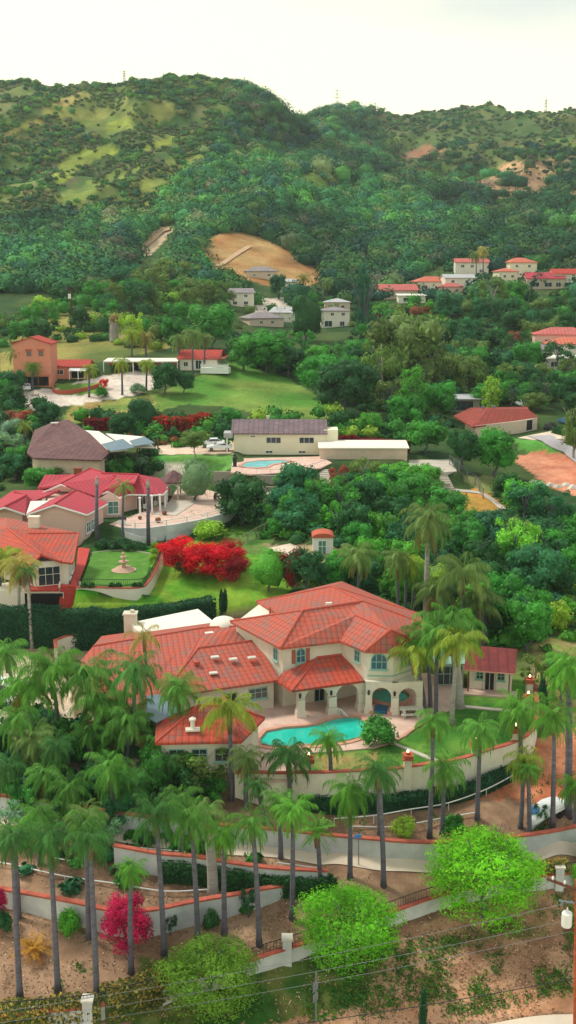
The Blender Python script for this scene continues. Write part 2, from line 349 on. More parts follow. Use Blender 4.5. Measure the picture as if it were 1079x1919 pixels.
class MB:
    def __init__(s): s.v = []; s.f = []
    def add(s, vs, fs):
        k = len(s.v); s.v += [tuple(v) for v in vs]; s.f += [tuple(i+k for i in f) for f in fs]; return s
    def box(s, cx, cy, cz, sx, sy, sz, rz=0, taper=1.0):
        c, n = math.cos(rz), math.sin(rz); vs = []
        for z, t in ((-.5,1),(.5,taper)):
            for x, y in ((-.5,-.5),(.5,-.5),(.5,.5),(-.5,.5)):
                X, Y = x*sx*t, y*sy*t; vs.append((cx+X*c-Y*n, cy+X*n+Y*c, cz+z*sz))
        return s.add(vs, [(3,2,1,0),(4,5,6,7),(0,1,5,4),(1,2,6,5),(2,3,7,6),(3,0,4,7)])
    def prism(s, poly, z0, z1):
        poly = [(p[0],p[1]) for p in poly]
        if sum(a[0]*b[1]-b[0]*a[1] for a,b in zip(poly, poly[1:]+poly[:1])) < 0: poly = poly[::-1]
        n = len(poly); f0 = z0 if callable(z0) else (lambda x,y: z0); f1 = z1 if callable(z1) else (lambda x,y: z1)
        vs = [(x,y,f0(x,y)) for x,y in poly]+[(x,y,f1(x,y)) for x,y in poly]
        return s.add(vs, [tuple(range(n))[::-1], tuple(range(n,2*n))]+[(i,(i+1)%n,n+(i+1)%n,n+i) for i in range(n)])
    def tube(s, p, q, r, n=8, r2=None, cap=True):
        p, q = Vector(p), Vector(q); d = (q-p).normalized(); a = d.orthogonal().normalized(); b = d.cross(a); r2 = r if r2 is None else r2
        vs = [p+(a*math.cos(t)+b*math.sin(t))*r for t in [2*math.pi*i/n for i in range(n)]]+[q+(a*math.cos(t)+b*math.sin(t))*r2 for t in [2*math.pi*i/n for i in range(n)]]
        return s.add(vs, [(i,(i+1)%n,n+(i+1)%n,n+i) for i in range(n)]+([tuple(range(n))[::-1],tuple(range(n,2*n))] if cap else []))
    def path(s, pts, rad, n=6):
        pts = [Vector(p) for p in pts]; m = len(pts); vs = []; a = None
        for i, p in enumerate(pts):
            d = (pts[min(i+1,m-1)]-pts[max(i-1,0)]).normalized()
            a = d.orthogonal().normalized() if a is None else (a-d*a.dot(d)).normalized()
            b = d.cross(a); r = rad(i/(m-1)) if callable(rad) else rad
            vs += [p+(a*math.cos(2*math.pi*j/n)+b*math.sin(2*math.pi*j/n))*r for j in range(n)]
        fs = [(i*n+j, i*n+(j+1)%n, (i+1)*n+(j+1)%n, (i+1)*n+j) for i in range(m-1) for j in range(n)]
        return s.add(vs, fs+[tuple(range(n))[::-1], tuple(range((m-1)*n, m*n))])
    def lathe(s, cx, cy, prof, n=20):
        vs = [(cx+r*math.cos(2*math.pi*j/n), cy+r*math.sin(2*math.pi*j/n), z) for r, z in prof for j in range(n)]; m = len(prof)
        return s.add(vs, [(i*n+j, i*n+(j+1)%n, (i+1)*n+(j+1)%n, (i+1)*n+j) for i in range(m-1) for j in range(n)]+[tuple(range(n))[::-1], tuple(range((m-1)*n, m*n))])
    def build(s, name, m, parent=None, label=None, smooth=False):
        V = np.array(s.v, float)
        if parent is not None:
            r = parent.parent or parent; V = V-np.array(r.location)
        o = raw(name, V, s.f, m, parent, smooth=smooth)
        if label: o['label'] = label
        return o
def roof(parent, faces, m, th=.22, name='roof', label=None):
    """roof planes given by their corner points, with real thickness; uv = metres along / up each plane"""
    off = Vector(parent.location); V = []; Fc = []; uv = []
    for f in faces:
        f = [Vector(p) for p in f]
        n = Vector((0,0,0))
        for i in range(len(f)): n += (f[i]).cross(f[(i+1)%len(f)])
        if n.length < 1e-6: continue
        n.normalize()
        if n.z < 0: f = f[::-1]; n = -n
        up = Vector((0,0,1))-n*n.z
        up = up.normalized() if up.length > .05 else Vector((0,1,0)); al = up.cross(n).normalized()
        k = len(V); N_ = len(f)
        V += [p-off for p in f]+[p-off-Vector((0,0,th)) for p in f]
        F2 = [tuple(range(k,k+N_)), tuple(range(k+N_,k+2*N_))[::-1]]+[(k+i,k+N_+i,k+N_+(i+1)%N_,k+(i+1)%N_) for i in range(N_)]
        Fc += F2
        for fc in F2: uv += [((V[i]+off).dot(al), (V[i]+off).dot(up)) for i in fc]
    o = raw(name, V, Fc, m, parent, uv=uv)
    if label: o['label'] = label
    return o
def ridgecaps(parent, lines, m='red_cap', r=.13):
    for a, b in lines:
        MB().tube(Vector(a)+Vector((0,0,.03)), Vector(b)+Vector((0,0,.03)), r, 6).build('ridge_tiles', m, parent)
def inset(poly, d):
    """a polygon (xy) drawn in by d"""
    poly = [Vector((p[0],p[1])) for p in poly]
    if sum(a.x*b.y-b.x*a.y for a,b in zip(poly, poly[1:]+poly[:1])) < 0: poly = poly[::-1]
    out = []; n = len(poly)
    for i in range(n):
        a, b, c = poly[i-1], poly[i], poly[(i+1)%n]; e1 = (b-a).normalized(); e2 = (c-b).normalized()
        n1 = Vector((-e1.y,e1.x)); n2 = Vector((-e2.y,e2.x)); s = n1+n2; k = s.length_squared
        out.append(b+s*(2*d/k if k > .3 else d))
    return out
def window(parent, p, nrm, w, h, frame='window_trim', glass='glass_blue', arch=False, name='window', bars=1, sill=True, cross=True):
    """a framed window (or door) standing 3 cm proud of the wall: p = centre (world), nrm = outward direction"""
    nrm = Vector((nrm[0],nrm[1],0)).normalized(); t = Vector((-nrm.y,nrm.x,0)); p = Vector(p); up = Vector((0,0,1))
    def outline(W, Hh, k=10):
        a = [(-W/2,-Hh/2),(W/2,-Hh/2)]
        if arch:
            hs = Hh/2-W/2*.9; a += [(W/2*math.cos(u), hs+W/2*.9*math.sin(u)) for u in [math.pi*i/k for i in range(k+1)]]
        else: a += [(W/2,Hh/2),(-W/2,Hh/2)]
        return a
    oo = outline(w,h); ii = outline(w-.16,h-.16); n = len(oo); mb = MB()
    q = lambda a, d: p+t*a[0]+up*a[1]+nrm*d
    vs = [q(a,.07) for a in oo]+[q(a,.07) for a in ii]+[q(a,-.02) for a in oo]+[q(a,-.02) for a in ii]
    fs = []
    for i in range(n):
        j = (i+1)%n; fs += [(i,j,n+j,n+i),(2*n+i,2*n+j,j,i),(n+i,n+j,3*n+j,3*n+i)]
    mb.add(vs, fs)
    rz = math.atan2(t.y,t.x)
    for b in range(bars):
        c = q((-w/2+w*(b+1)/(bars+1),0),.045); mb.box(c.x,c.y,c.z,.06,.05,h-.1,rz)
    if cross: c = q((0,h*.08 if not arch else -h*.02),.05); mb.box(c.x,c.y,c.z,w-.1,.04,.06,rz)
    if sill: c = q((0,-h/2-.06),.08); mb.box(c.x,c.y,c.z,w+.2,.16,.1,rz)
    o = mb.build(name, frame, parent)
    MB().add([q(a,.02) for a in ii], [tuple(range(n))]).build('pane', glass, o)
    return o
def on_wall(A, B, t, z, out=0.0):
    """point on the wall A->B at fraction t and its outward normal (right of A->B)"""
    A, B = Vector((A[0],A[1],0)), Vector((B[0],B[1],0)); d = (B-A).normalized(); n = Vector((d.y,-d.x,0))
    p = A.lerp(B,t)+n*out; p.z = z; return p, n
def wallrun(name, label, cat, pts, th=.25, m='white_wall', cap=None, capw=.12, capname='coping_cap', group=None, caph=.12):
    """free-standing or retaining wall along points (x, y, z_foot, z_top)"""
    pts = [tuple(p) for p in pts]; root = thing(name, label, cat, (pts[0][0],pts[0][1],pts[0][2]), 0, group)
    def run(w, zl, zh, nm, mm):
        vs = []; fs = []; n = len(pts)
        for i,(x,y,z0,z1) in enumerate(pts):
            a = Vector(pts[max(i-1,0)][:2]); b = Vector(pts[min(i+1,n-1)][:2]); d = (b-a).normalized(); nn = Vector((-d.y,d.x))*w/2
            lo, hi = zl(z0,z1), zh(z0,z1)
            vs += [(x+nn.x,y+nn.y,lo),(x-nn.x,y-nn.y,lo),(x-nn.x,y-nn.y,hi),(x+nn.x,y+nn.y,hi)]
        for i in range(n-1):
            k = 4*i; fs += [(k+j,k+(j+1)%4,k+4+(j+1)%4,k+4+j) for j in range(4)]
        fs += [(3,2,1,0),(4*n-4,4*n-3,4*n-2,4*n-1)]
        MB().add(vs,fs).build(nm, mm, root)
    run(th, lambda a,b:a-.6, lambda a,b:b, 'wall', m)
    if cap: run(th+capw, lambda a,b:b+.002, lambda a,b:b+caph, capname, cap)
    return root
def smooth_line(pts, n=6):
    """Catmull-Rom through tuples"""
    P_ = [np.array(p,float) for p in pts]; P_ = [2*P_[0]-P_[1]]+P_+[2*P_[-1]-P_[-2]]; out = []
    for i in range(1,len(P_)-2):
        for k in range(n):
            t = k/n; a,b,c,d = P_[i-1:i+3]
            out.append(.5*((2*b)+(c-a)*t+(2*a-5*b+4*c-d)*t*t+(3*b-a-3*c+d)*t**3))
    out.append(P_[-2]); return out
def sheet(name, poly, z, m, hole=None, th=.1, label=None, kind='structure', parent=None):
    """a flat slab with an optional hole"""
    ps = [Vector((p[0],p[1],0)) for p in poly]; loops = [ps]
    if hole: loops.append([Vector((p[0],p[1],0)) for p in hole])
    tri = tessellate_polygon(loops); vs = [v for l in loops for v in l]; n = len(vs)
    V = [(v.x,v.y,z) for v in vs]+[(v.x,v.y,z-th) for v in vs]; Fc = []
    for a,b,c in tri:
        if (vs[b]-vs[a]).cross(vs[c]-vs[a]).z < 0: b,c = c,b
        Fc.append((a,b,c))
    k = 0
    for l in loops:
        q = len(l); Fc += [(k+i,k+(i+1)%q,n+k+(i+1)%q,n+k+i) for i in range(q)]; k += q
    o = raw(name, V, Fc, m, parent); 
    if kind: o['kind'] = kind
    return o
def drape(name, line, w, m, dz=.06, kind='structure', segs=4, sm_=True):
    """a strip laid on the ground along world points"""
    L = smooth_line([(p[0],p[1]) for p in line], 8) if sm_ else [np.array(p[:2],float) for p in line]
    n = len(L); X = []; 
    for i in range(n):
        d = L[min(i+1,n-1)]-L[max(i-1,0)]; d = d/np.linalg.norm(d); nn = np.array((-d[1],d[0])); ww = w(i/(n-1)) if callable(w) else w
        for j in range(segs+1): X.append(L[i]+nn*ww*(j/segs-.5))
    X = np.array(X); Z = ground(X[:,0],X[:,1])+dz; s = segs+1
    Fc = np.array([(i*s+j,i*s+j+1,(i+1)*s+j+1,(i+1)*s+j) for i in range(n-1) for j in range(segs)])
    o = raw(name, np.c_[X,Z], Fc, m); o['kind'] = kind; return o
# ------------------------------------------------------------------ ground
PAINT = [ # (polygon in the photograph, Ymin, Ymax, colour, colour 2, noise scale m, softness)
 ([(-900,1150),(2000,1150),(2000,480),(-900,480)],100,700,(44,74,36),(74,94,48),9),
 ([(-900,2600),(2000,2600),(2000,1490),(-900,1490)],0,100,(136,106,84),(164,132,106),2.2),
 ([(250,1919),(250,1800),(480,1790),(560,1760),(740,1740),(760,1800),(700,1919),(600,2100),(200,2100)],0,90,(54,98,36),(112,118,60),1.8),
 ([(740,1740),(1100,1640),(1100,1900),(830,1915),(650,1919),(720,1820)],0,90,(146,108,84),(180,140,110),1.2),
 ([(800,1860),(1100,1850),(1100,1893),(820,1919),(500,1960),(450,1925)],0,90,(176,126,94),(196,150,118),1.5),
 ([(860,1760),(1100,1660),(1100,1700),(1000,1760)],0,90,(110,110,60),(170,130,100),1.5),
 ([(-400,1500),(600,1500),(600,1150),(-400,1150)],80,125,(120,104,78),(150,130,104),3),
 ([(-300,1390),(-300,1240),(60,1225),(140,1290),(130,1380)],85,125,(206,184,160),(220,200,180),2),
 ([(560,1480),(570,1403),(700,1402),(740,1392),(800,1365),(860,1290),(1010,1270),(1000,1480)],80,112,(66,124,44),(104,148,58),2.0),
 ([(590,1412),(700,1408),(700,1440),(600,1450)],80,112,(120,132,70),(150,130,80),1.5),
 ([(880,1500),(1100,1500),(1100,1360),(1000,1380),(960,1450)],75,112,(176,104,72),(196,130,96),2),
 ([(990,1350),(1100,1350),(1100,1200),(1000,1200)],85,130,(130,130,70),(150,140,90),2.5),
 ([(-50,1140),(520,1150),(560,1060),(400,1000),(285,1040),(283,1120),(150,1110)],105,160,(92,158,44),(138,172,58),3.5),
 ([(135,1110),(180,1025),(292,1028),(285,1110)],110,150,(56,146,24),(72,156,34),4),
 ([(380,1040),(480,960),(520,990),(500,1040)],130,170,(90,140,60),(120,150,76),3),
 ([(500,1020),(640,1020),(640,1060),(500,1060)],130,170,(180,150,120),(150,140,100),3),
 ([(115,795),(130,760),(290,738),(350,715),(430,678),(520,700),(600,745),(650,780),(560,792),(430,765),(350,755),(240,790)],215,300,(92,148,56),(128,152,70),12),
 ([(120,790),(140,758),(290,740),(290,760),(200,785)],215,300,(166,142,84),(120,146,70),9),
 ([(30,620),(110,590),(140,600),(110,650),(160,680),(40,680)],250,420,(170,160,70),(120,150,60),12),
 ([(50,570),(110,580),(110,620),(60,610)],280,460,(160,170,84),(130,160,70),12),
 ([(760,925),(900,915),(950,950),(900,965),(790,955)],140,190,(178,140,66),(206,142,78),4),
 ([(560,900),(760,905),(760,925),(560,925)],150,200,(160,140,110),(140,150,90),3),
 ([(960,860),(1000,845),(1100,850),(1100,935),(1030,915)],165,240,(186,104,80),(206,140,110),5),
 ([(960,822),(1030,825),(1070,850),(980,845)],185,240,(96,160,70),(110,165,76),5),
 ([(860,895),(960,890),(980,930),(900,920)],150,200,(150,150,90),(120,140,76),4),
 ([(280,850),(440,855),(440,880),(290,900)],175,230,(90,160,70),(110,165,76),5),
 ([(280,835),(440,825),(440,852),(290,850)],180,240,(206,180,158),(214,190,170),4),
 ([(285,870),(345,872),(345,895),(280,895)],170,215,(222,208,186),(206,196,180),4),
 ([(0,735),(90,728),(220,700),(290,690),(300,720),(250,742),(120,762),(60,770)],225,290,(206,190,178),(220,206,192),8),
 ([(105,720),(190,715),(200,740),(110,740)],225,290,(140,160,70),(110,150,60),6),
 ([(480,560),(560,555),(560,600),(480,600)],300,450,(206,190,176),(190,180,160),6),
 ([(0,650),(120,560),(400,560),(380,640),(180,680),(0,700)],260,460,(92,110,54),(150,140,76),14),
]
HILLPAINT = [
 ([(0,262),(40,232),(70,205),(150,172),(172,178),(90,212),(40,248),(0,275)],(140,144,70),(168,150,90)),
 ([(95,215),(150,185),(260,185),(330,195),(320,225),(250,245),(180,240),(120,235)],(106,124,58),(140,142,74)),
 ([(200,225),(255,215),(250,240),(205,245)],(142,156,62),(120,138,60)),
 ([(95,345),(110,305),(160,275),(212,268),(225,282),(190,295),(150,318),(110,350)],(150,164,60),(128,142,62)),
 ([(60,400),(80,380),(200,320),(265,298),(270,325),(200,360),(150,385),(80,405)],(130,148,70),(110,130,64)),
 ([(262,280),(300,258),(330,255),(325,268),(270,290)],(158,168,62),(130,144,62)),
 ([(245,340),(300,302),(375,290),(385,300),(330,325),(320,370),(290,400),(270,380)],(140,150,70),(120,134,64)),
 ([(540,320),(590,325),(635,372),(600,372),(560,350)],(120,150,60),(100,130,56)),
 ([(795,375),(845,375),(840,398),(805,402)],(100,150,60),(90,130,56)),
 ([(740,340),(760,262),(840,240),(900,240),(880,262),(800,290)],(94,116,62),(80,104,56)),
 ([(870,225),(1079,225),(1079,262),(900,262)],(84,108,60),(76,100,56)),
 ([(1000,430),(1079,400),(1079,470),(1000,480)],(100,130,60),(110,130,60)),
 ([(895,352),(935,305),(1040,292),(1052,345),(1010,368),(960,392),(915,376)],(196,160,116),(150,120,92)),
 ([(750,292),(800,272),(850,285),(780,303)],(170,120,92),(120,110,80)),
 ([(590,225),(620,228),(618,248),(598,250)],(196,140,104),(150,120,90)),
 ([(860,350),(900,330),(930,350),(890,375)],(160,120,100),(110,104,80)),
 ([(1050,300),(1079,290),(1079,380),(1060,370)],(170,140,110),(110,110,80)),
 ([(368,470),(378,448),(400,438),(450,431),(490,440),(540,468),(600,508),(609,530),(560,545),(480,530),(400,510)],(158,114,70),(172,140,92)),
 ([(240,490),(296,436),(310,426),(322,430),(318,442),(268,482)],(206,176,140),(220,196,166)),
 ([(0,530),(60,515),(100,520),(80,550),(0,560)],(120,140,60),(140,150,70)),
]
def blotch(x, y, s, k=0): return sm((fbm(x/s+k*3.3, y/s+k*7.1, 5)-.32)/.36)[:,None]
L3 = lambda c: np.array(lin(c)[:3])
def ground_tone(x, y, z):
    px, py = proj(x, y, z)
    t = blotch(x,y,40); c = L3((60,96,46))*(1-t)+L3((112,136,66))*t
    t2 = blotch(x,y,16,2)**2*.5; c = c*(1-t2)+L3((126,110,80))*t2
    jx = (fbm(x/1.7,y/1.7,3)-.5); jy = (fbm(x/1.7+40,y/1.7+9,3)-.5)
    for i, (poly, y0, y1, a, b, s) in enumerate(PAINT):
        amp = 18*90/np.maximum(y,60)
        m = (y > y0)&(y < y1)&inpoly(px+jx*amp*1.5, py+jy*amp, poly)
        if m.any():
            t = blotch(x[m],y[m],s,i); c[m] = L3(a)*(1-t)+L3(b)*t
    far = y > 400
    for i, (poly, a, b) in enumerate(HILLPAINT):
        j = 26*(fbm(x/16,y/16,4)-.5); j2 = 26*(fbm(x/16+30,y/16+3,4)-.5)
        m = far&(y < 1300)&inpoly(px+j, py+j2, poly)
        if m.any():
            t = blotch(x[m],y[m],10,i); c[m] = L3(a)*(1-t)+L3(b)*t
    g_ = np.clip((c[:,1]-np.maximum(c[:,0]*.9,c[:,2]))*6,0,1)[:,None]   # grass, not earth
    return c*(1-g_*.22)
nu, nv = 430, 760
uu = np.linspace(-.72,.72,nu); vv = np.log(np.r_[np.exp(np.linspace(math.log(36), math.log(60), 40))[:-1], np.exp(np.linspace(math.log(60), math.log(1250), nv-80)), np.exp(np.linspace(math.log(1256),math.log(1360),21))])
nv = len(vv)
U, Vv = np.meshgrid(uu, vv); Yg = np.exp(Vv).ravel(); Xg = U.ravel()*Yg; Zg = ground(Xg, Yg)
ii = np.arange(nu*nv).reshape(nv,nu); Q = np.stack([ii[:-1,:-1],ii[:-1,1:],ii[1:,1:],ii[1:,:-1]],-1).reshape(-1,4)
ter = raw('ground', np.c_[Xg,Yg,Zg], Q, 'ground_cover', tone=ground_tone(Xg,Yg,Zg), smooth=True); ter['kind'] = 'structure'
# ------------------------------------------------------------------ sky, sun
SUN_EL, SUN_AZ = R(52), R(-62)      # azimuth measured from straight ahead, clockwise
w = bpy.data.worlds.new('World'); SC.world = w; w.use_nodes = True; nt = w.node_tree; bg = nt.nodes['Background']; L = nt.links
sky = N(nt,'ShaderNodeTexSky'); sky.sky_type = 'NISHITA'; sky.sun_disc = False; sky.sun_elevation = SUN_EL; sky.sun_rotation = SUN_AZ
sk = N(nt,'ShaderNodeVectorMath', operation='SCALE'); sk.inputs['Scale'].default_value = 1.0; L.new(sky.outputs['Color'], sk.inputs[0])
tc = N(nt,'ShaderNodeTexCoord'); sx = N(nt,'ShaderNodeSeparateXYZ'); L.new(tc.outputs['Generated'], sx.inputs[0])
zz = N(nt,'ShaderNodeMath', operation='MAXIMUM'); L.new(sx.outputs['Z'], zz.inputs[0]); zz.inputs[1].default_value = .0
za = N(nt,'ShaderNodeMath', operation='ADD'); L.new(zz.outputs[0], za.inputs[0]); za.inputs[1].default_value = .18
dx = N(nt,'ShaderNodeMath', operation='DIVIDE'); dy = N(nt,'ShaderNodeMath', operation='DIVIDE'); L.new(sx.outputs['X'], dx.inputs[0]); L.new(za.outputs[0], dx.inputs[1]); L.new(sx.outputs['Y'], dy.inputs[0]); L.new(za.outputs[0], dy.inputs[1])
cb = N(nt,'ShaderNodeCombineXYZ'); L.new(dx.outputs[0], cb.inputs[0]); L.new(dy.outputs[0], cb.inputs[1])
mp = N(nt,'ShaderNodeMapping'); L.new(cb.outputs[0], mp.inputs[0]); mp.inputs['Location'].default_value = (-.3,.75,0); mp.inputs['Scale'].default_value = (.9,1.6,1)
cn = N(nt,'ShaderNodeTexNoise', Scale=1.0, Detail=5, Roughness=.5, Distortion=.3); L.new(mp.outputs[0], cn.inputs['Vector'])
cr = N(nt,'ShaderNodeValToRGB'); e = cr.color_ramp.elements   # cloud deck: bright cream, a few greyer banks (values x10 below)
e[0].position = .0; e[0].color = (.122,.119,.083,1); e[1].position = 1; e[1].color = (.064,.069,.067,1)
k = e.new(.35); k.color = (.112,.111,.082,1)
m1 = N(nt,'ShaderNodeMath', operation='MULTIPLY_ADD'); L.new(sx.outputs['X'], m1.inputs[0]); m1.inputs[1].default_value = .16; L.new(sx.outputs['Z'], m1.inputs[2])
m2 = N(nt,'ShaderNodeMath', operation='MULTIPLY_ADD'); L.new(cn.outputs['Fac'], m2.inputs[0]); m2.inputs[1].default_value = .16; L.new(m1.outputs[0], m2.inputs[2])
mrg = N(nt,'ShaderNodeMapRange', interpolation_type='SMOOTHSTEP'); mrg.inputs['From Min'].default_value = .262; mrg.inputs['From Max'].default_value = .37; L.new(m2.outputs[0], mrg.inputs['Value'])
L.new(mrg.outputs['Result'], cr.inputs['Fac'])
x10 = N(nt,'ShaderNodeVectorMath', operation='SCALE'); x10.inputs['Scale'].default_value = 100.0; L.new(cr.outputs['Color'], x10.inputs[0])
mx = N(nt,'ShaderNodeMix', data_type='RGBA'); mx.inputs['Factor'].default_value = .93
L.new(sk.outputs[0], mx.inputs[6]); L.new(x10.outputs[0], mx.inputs[7]); L.new(mx.outputs[2], bg.inputs['Color']); bg.inputs['Strength'].default_value = .1
sl = bpy.data.lights.new('sun','SUN'); so = bpy.data.objects.new('sun', sl); COL.objects.link(so); sl.energy = 2.6; sl.angle = R(11); sl.color = (1,.94,.82)
d = Vector((math.sin(SUN_AZ)*math.cos(SUN_EL), math.cos(SUN_AZ)*math.cos(SUN_EL), math.sin(SUN_EL))); so.rotation_euler = d.to_track_quat('Z','Y').to_euler(); so.location = (0,0,300)
SC.view_settings.view_transform = 'Standard'; SC.view_settings.look = 'None'; SC.view_settings.exposure = .28; SC.view_settings.gamma = 1
SC.render.engine = 'CYCLES'; SC.cycles.max_bounces = 5; SC.cycles.diffuse_bounces = 4; SC.cycles.glossy_bounces = 2; SC.cycles.transmission_bounces = 3; SC.cycles.transparent_max_bounces = 4; SC.cycles.volume_bounces = 0
SC.cycles.use_denoising = True
# ================================================================== the main house
ZE, ZR = 6.15, 8.3
def house_roof_block(root, name, faces, m, lines=(), capm='clay_tile', r=.1, th=.22):
    o = roof(root, faces, m, th, name)
    for a, b in lines: 
        mb = MB(); mb.tube(Vector(a)+Vector((0,0,.02)), Vector(b)+Vector((0,0,.02)), r, 6)
        mb.build('ridge_tiles', M['ridge_clay'] if capm == 'clay_tile' else M[capm], o)
    return o
mat('ridge_clay', lin((184,86,70)), .8, .2, 4); mat('ridge_rose', lin((178,58,66)), .8, .15, 4)
mat('eave_green', lin((150,185,165)), .7, .06, 2)
mh = thing('house', 'large two storey cream stucco villa with red clay tile roofs beside the kidney shaped pool', 'house', P(620,1300,0))
# upper floor roof
A = P(431,1164,ZE); B = P(525,1214,ZE); C = P(567,1144,ZR); D = P(680,1127,ZR); E = P(637,1201,ZE)
Wl = P(684,1220,ZE); Wr = P(742,1221,ZE); Wr2 = P(792,1206,ZE); Wa = P(731,1181,ZR-.25); Ws = P(667,1153,ZR-.35)
Rr = P(797,1170,ZE); R1 = P(622,1099,ZR); Lb = P(480,1127,ZE); Bk = P(640,1089,ZE); Rb = P(785,1150,ZE); Lm = P(517,1148,ZE+.3)
uf = [[A,B,C],[C,B,E,Ws,D],[E,Wl,Wa,Ws],[Wl,Wr,Wa],[Wr,Wr2,Wa],[Ws,Wa,Wr2,Rr,D],[D,Rr,Rb],[R1,D,Rb,Bk],[Lb,R1,Bk],[Lb,Lm,C,D,R1],[A,C,Lm]]
house_roof_block(mh,'roof',uf,'clay_tile',[(B,C),(C,D),(A,C),(Wl,Wa),(Wr,Wa),(Ws,Wa),(R1,D),(Lb,R1),(D,Rr),(R1,Rb),(Wr2,Wa)])
def lower(p, z): return Vector((p.x,p.y,z))
upoly = [A,B,E,Wl,Wr,Wr2,Rr,Rb,Bk,Lb]
ui = inset(upoly, .55)
# find inset corners in the order given
def near(pts, p): return min(pts, key=lambda q: (q-Vector((p.x,p.y))).length)
iB, iE, iWl, iWr, iWr2, iA = [near(ui,q) for q in (B,E,Wl,Wr,Wr2,A)]
wallp = MB()
body = [near(ui,q) for q in (A,B,E)]+[iE]; 
rear = [near(ui,q) for q in (Rr,Rb,Bk,Lb)]
wallp.prism([iA,iB,iE,near(ui,Rr),near(ui,Rb),near(ui,Bk),near(ui,Lb)], 0, ZE-.1)
# wing: closed upper storey over an open arcade on piers
wing = [iE,iWl,iWr,iWr2,near(ui,Rr)]
wallp.prism(wing, 3.0, ZE-.1)
wallp.build('wall','cream_stucco',mh)
def arch_wall(parent, a, b, z0, z1, piers, pw, zs, th=.35, m='cream_stucco', name='arcade'):
    """wall from a to b (xy) pierced by arches between piers given as fractions"""
    a, b = Vector((a[0],a[1])), Vector((b[0],b[1])); d = b-a; Lw = d.length; t = d/Lw; nn = Vector((t.y,-t.x))
    mb = MB()
    for f in piers:
        c = a+d*f; mb.box(c.x,c.y,(z0+zs)/2,pw,max(th,pw*.9),zs-z0,math.atan2(t.y,t.x)); mb.box(c.x,c.y,z0+.35,pw*1.35,max(th,pw*.9)*1.3,.7,math.atan2(t.y,t.x),.9)
    for f0, f1 in zip(piers[:-1], piers[1:]):
        x0 = f0*Lw+pw/2; x1 = f1*Lw-pw/2; cx = (x0+x1)/2; r = (x1-x0)/2; rh = min(r, (z1-zs)*.86); k = 12
        prof = [(cx-r*math.cos(math.pi*i/k), zs+rh*math.sin(math.pi*i/k)) for i in range(k+1)]
        for (u0,w0),(u1,w1) in zip(prof[:-1],prof[1:]):
            vs = []
            for s in (-th/2, th/2):
                for u_, w_ in ((u0,w0),(u1,w1),(u1,z1),(u0,z1)): q = a+t*u_+nn*s; vs.append((q.x,q.y,w_))
            mb.add(vs, [(0,1,2,3),(7,6,5,4),(0,4,5,1),(2,6,7,3)])
    for f in piers:
        c = a+d*f; mb.box(c.x,c.y,(zs+z1)/2,pw,th,z1-zs,math.atan2(t.y,t.x))
    return mb.build(name, m, parent)
q1 = P(690.5,1336,0); q2 = P(738.6,1338.6,0); q3 = P(784,1336,0)
arch_wall(mh, q1, q2, 0, 3.2, (0,1), .62, 1.75); arch_wall(mh, q2, q3, 0, 3.2, (.02,1), .6, 1.75)
sheet('ceiling', [iE+Vector((0,.3)),Vector(q1[:2]),Vector(q2[:2]),Vector(q3[:2]),near(ui,Rr)], 3.02, 'cream_stucco', parent=None).parent = None
bpy.data.objects['ceiling'].name = 'ceiling_slab'; cs = bpy.data.objects['ceiling_slab']; cs.parent = mh
cs.location = -Vector(mh.location); cs.name = 'arcade_ceiling'; cs.pop('kind') if 'kind' in cs else None
# patio roof
pa = P(594,1232,4.55); pb = P(643,1226,4.55); pc = P(547,1294,3.05); pd = P(683,1275,3.05); pe = P(520,1276,3.05); pf = P(526,1262,3.75)
house_roof_block(mh,'patio_roof',[[pe,pc,pa,pf],[pa,pc,pd,pb]],'clay_tile_new',[(pc,pa),(pa,pb)])
k1 = P(563,1343,0); k2 = P(621,1337,0); k3 = P(676,1330,0); k0 = P(530,1322,0)
arch_wall(mh, k1, k2, 0, 2.95, (0,1), .72, 1.75); arch_wall(mh, k2, k3, 0, 2.95, (.015,1), .72, 1.75)
mbl = MB(); 
for a,b in ((k1,k2),(k2,k3),(k0,k1)):
    mbl.tube((a.x,a.y,2.98),(b.x,b.y,2.98),.1,4)
mbl.build('eave_trim','eave_green',mh)
for k in (k1,k2,q1,q2):
    l = MB(); l.lathe(k.x-.05,k.y-.44,[(.02,1.95),(.1,2.02),(.12,2.3),(.14,2.34),(.03,2.48)],8); l.box(k.x-.05,k.y-.36,2.2,.1,.14,.1); l.build('wall_lantern','iron_dark',mh)
# back wall of patio with dark doors
bw0 = Vector((iB.x+.2,iB.y)); 
def wpart(a,b,ts,specs):
    for t,z,wd,h,kw in specs:
        p,n = on_wall(a,b,t,z,.01); window(mh,p,n,wd,h,**kw)
wpart(iB,iE,0,[(.30,4.95,.95,1.45,dict(arch=True)),(.62,1.15,1.1,2.2,dict(glass='door_dark',name='door',sill=False)),(.85,1.15,.9,2.2,dict(glass='door_dark',name='door',sill=False))])
for s in (-1,1):
    p,n = on_wall(iB,iE,.30,4.95,.05); t = Vector((-n.y,n.x,0)); c = p+t*s*.72
    MB().box(c.x,c.y,c.z-.05,.36,.07,1.35,math.atan2(t.y,t.x)).build('shutter','shutter',mh)
wpart(iA,iB,0,[(.86,4.95,.8,1.35,dict(arch=True))])
wpart(iE,iWl,0,[(.62,5.05,.8,1.15,dict())])
p,n = on_wall(iWl,iWr,.45,4.95,.01); window(mh,p,n,1.55,1.6,arch=True,bars=2)
p,n = on_wall(iWr,iWr2,.5,4.95,.01); window(mh,p,n,1.4,1.5,arch=True,bars=2)
MB().tube((iWl.x,iWl.y-.05,3.55),(iWr.x,iWr.y-.05,3.55),.09,4).tube((iWr.x,iWr.y-.05,3.55),(iWr2.x,iWr2.y-.05,3.55),.09,4).build('string_course','eave_green',mh)
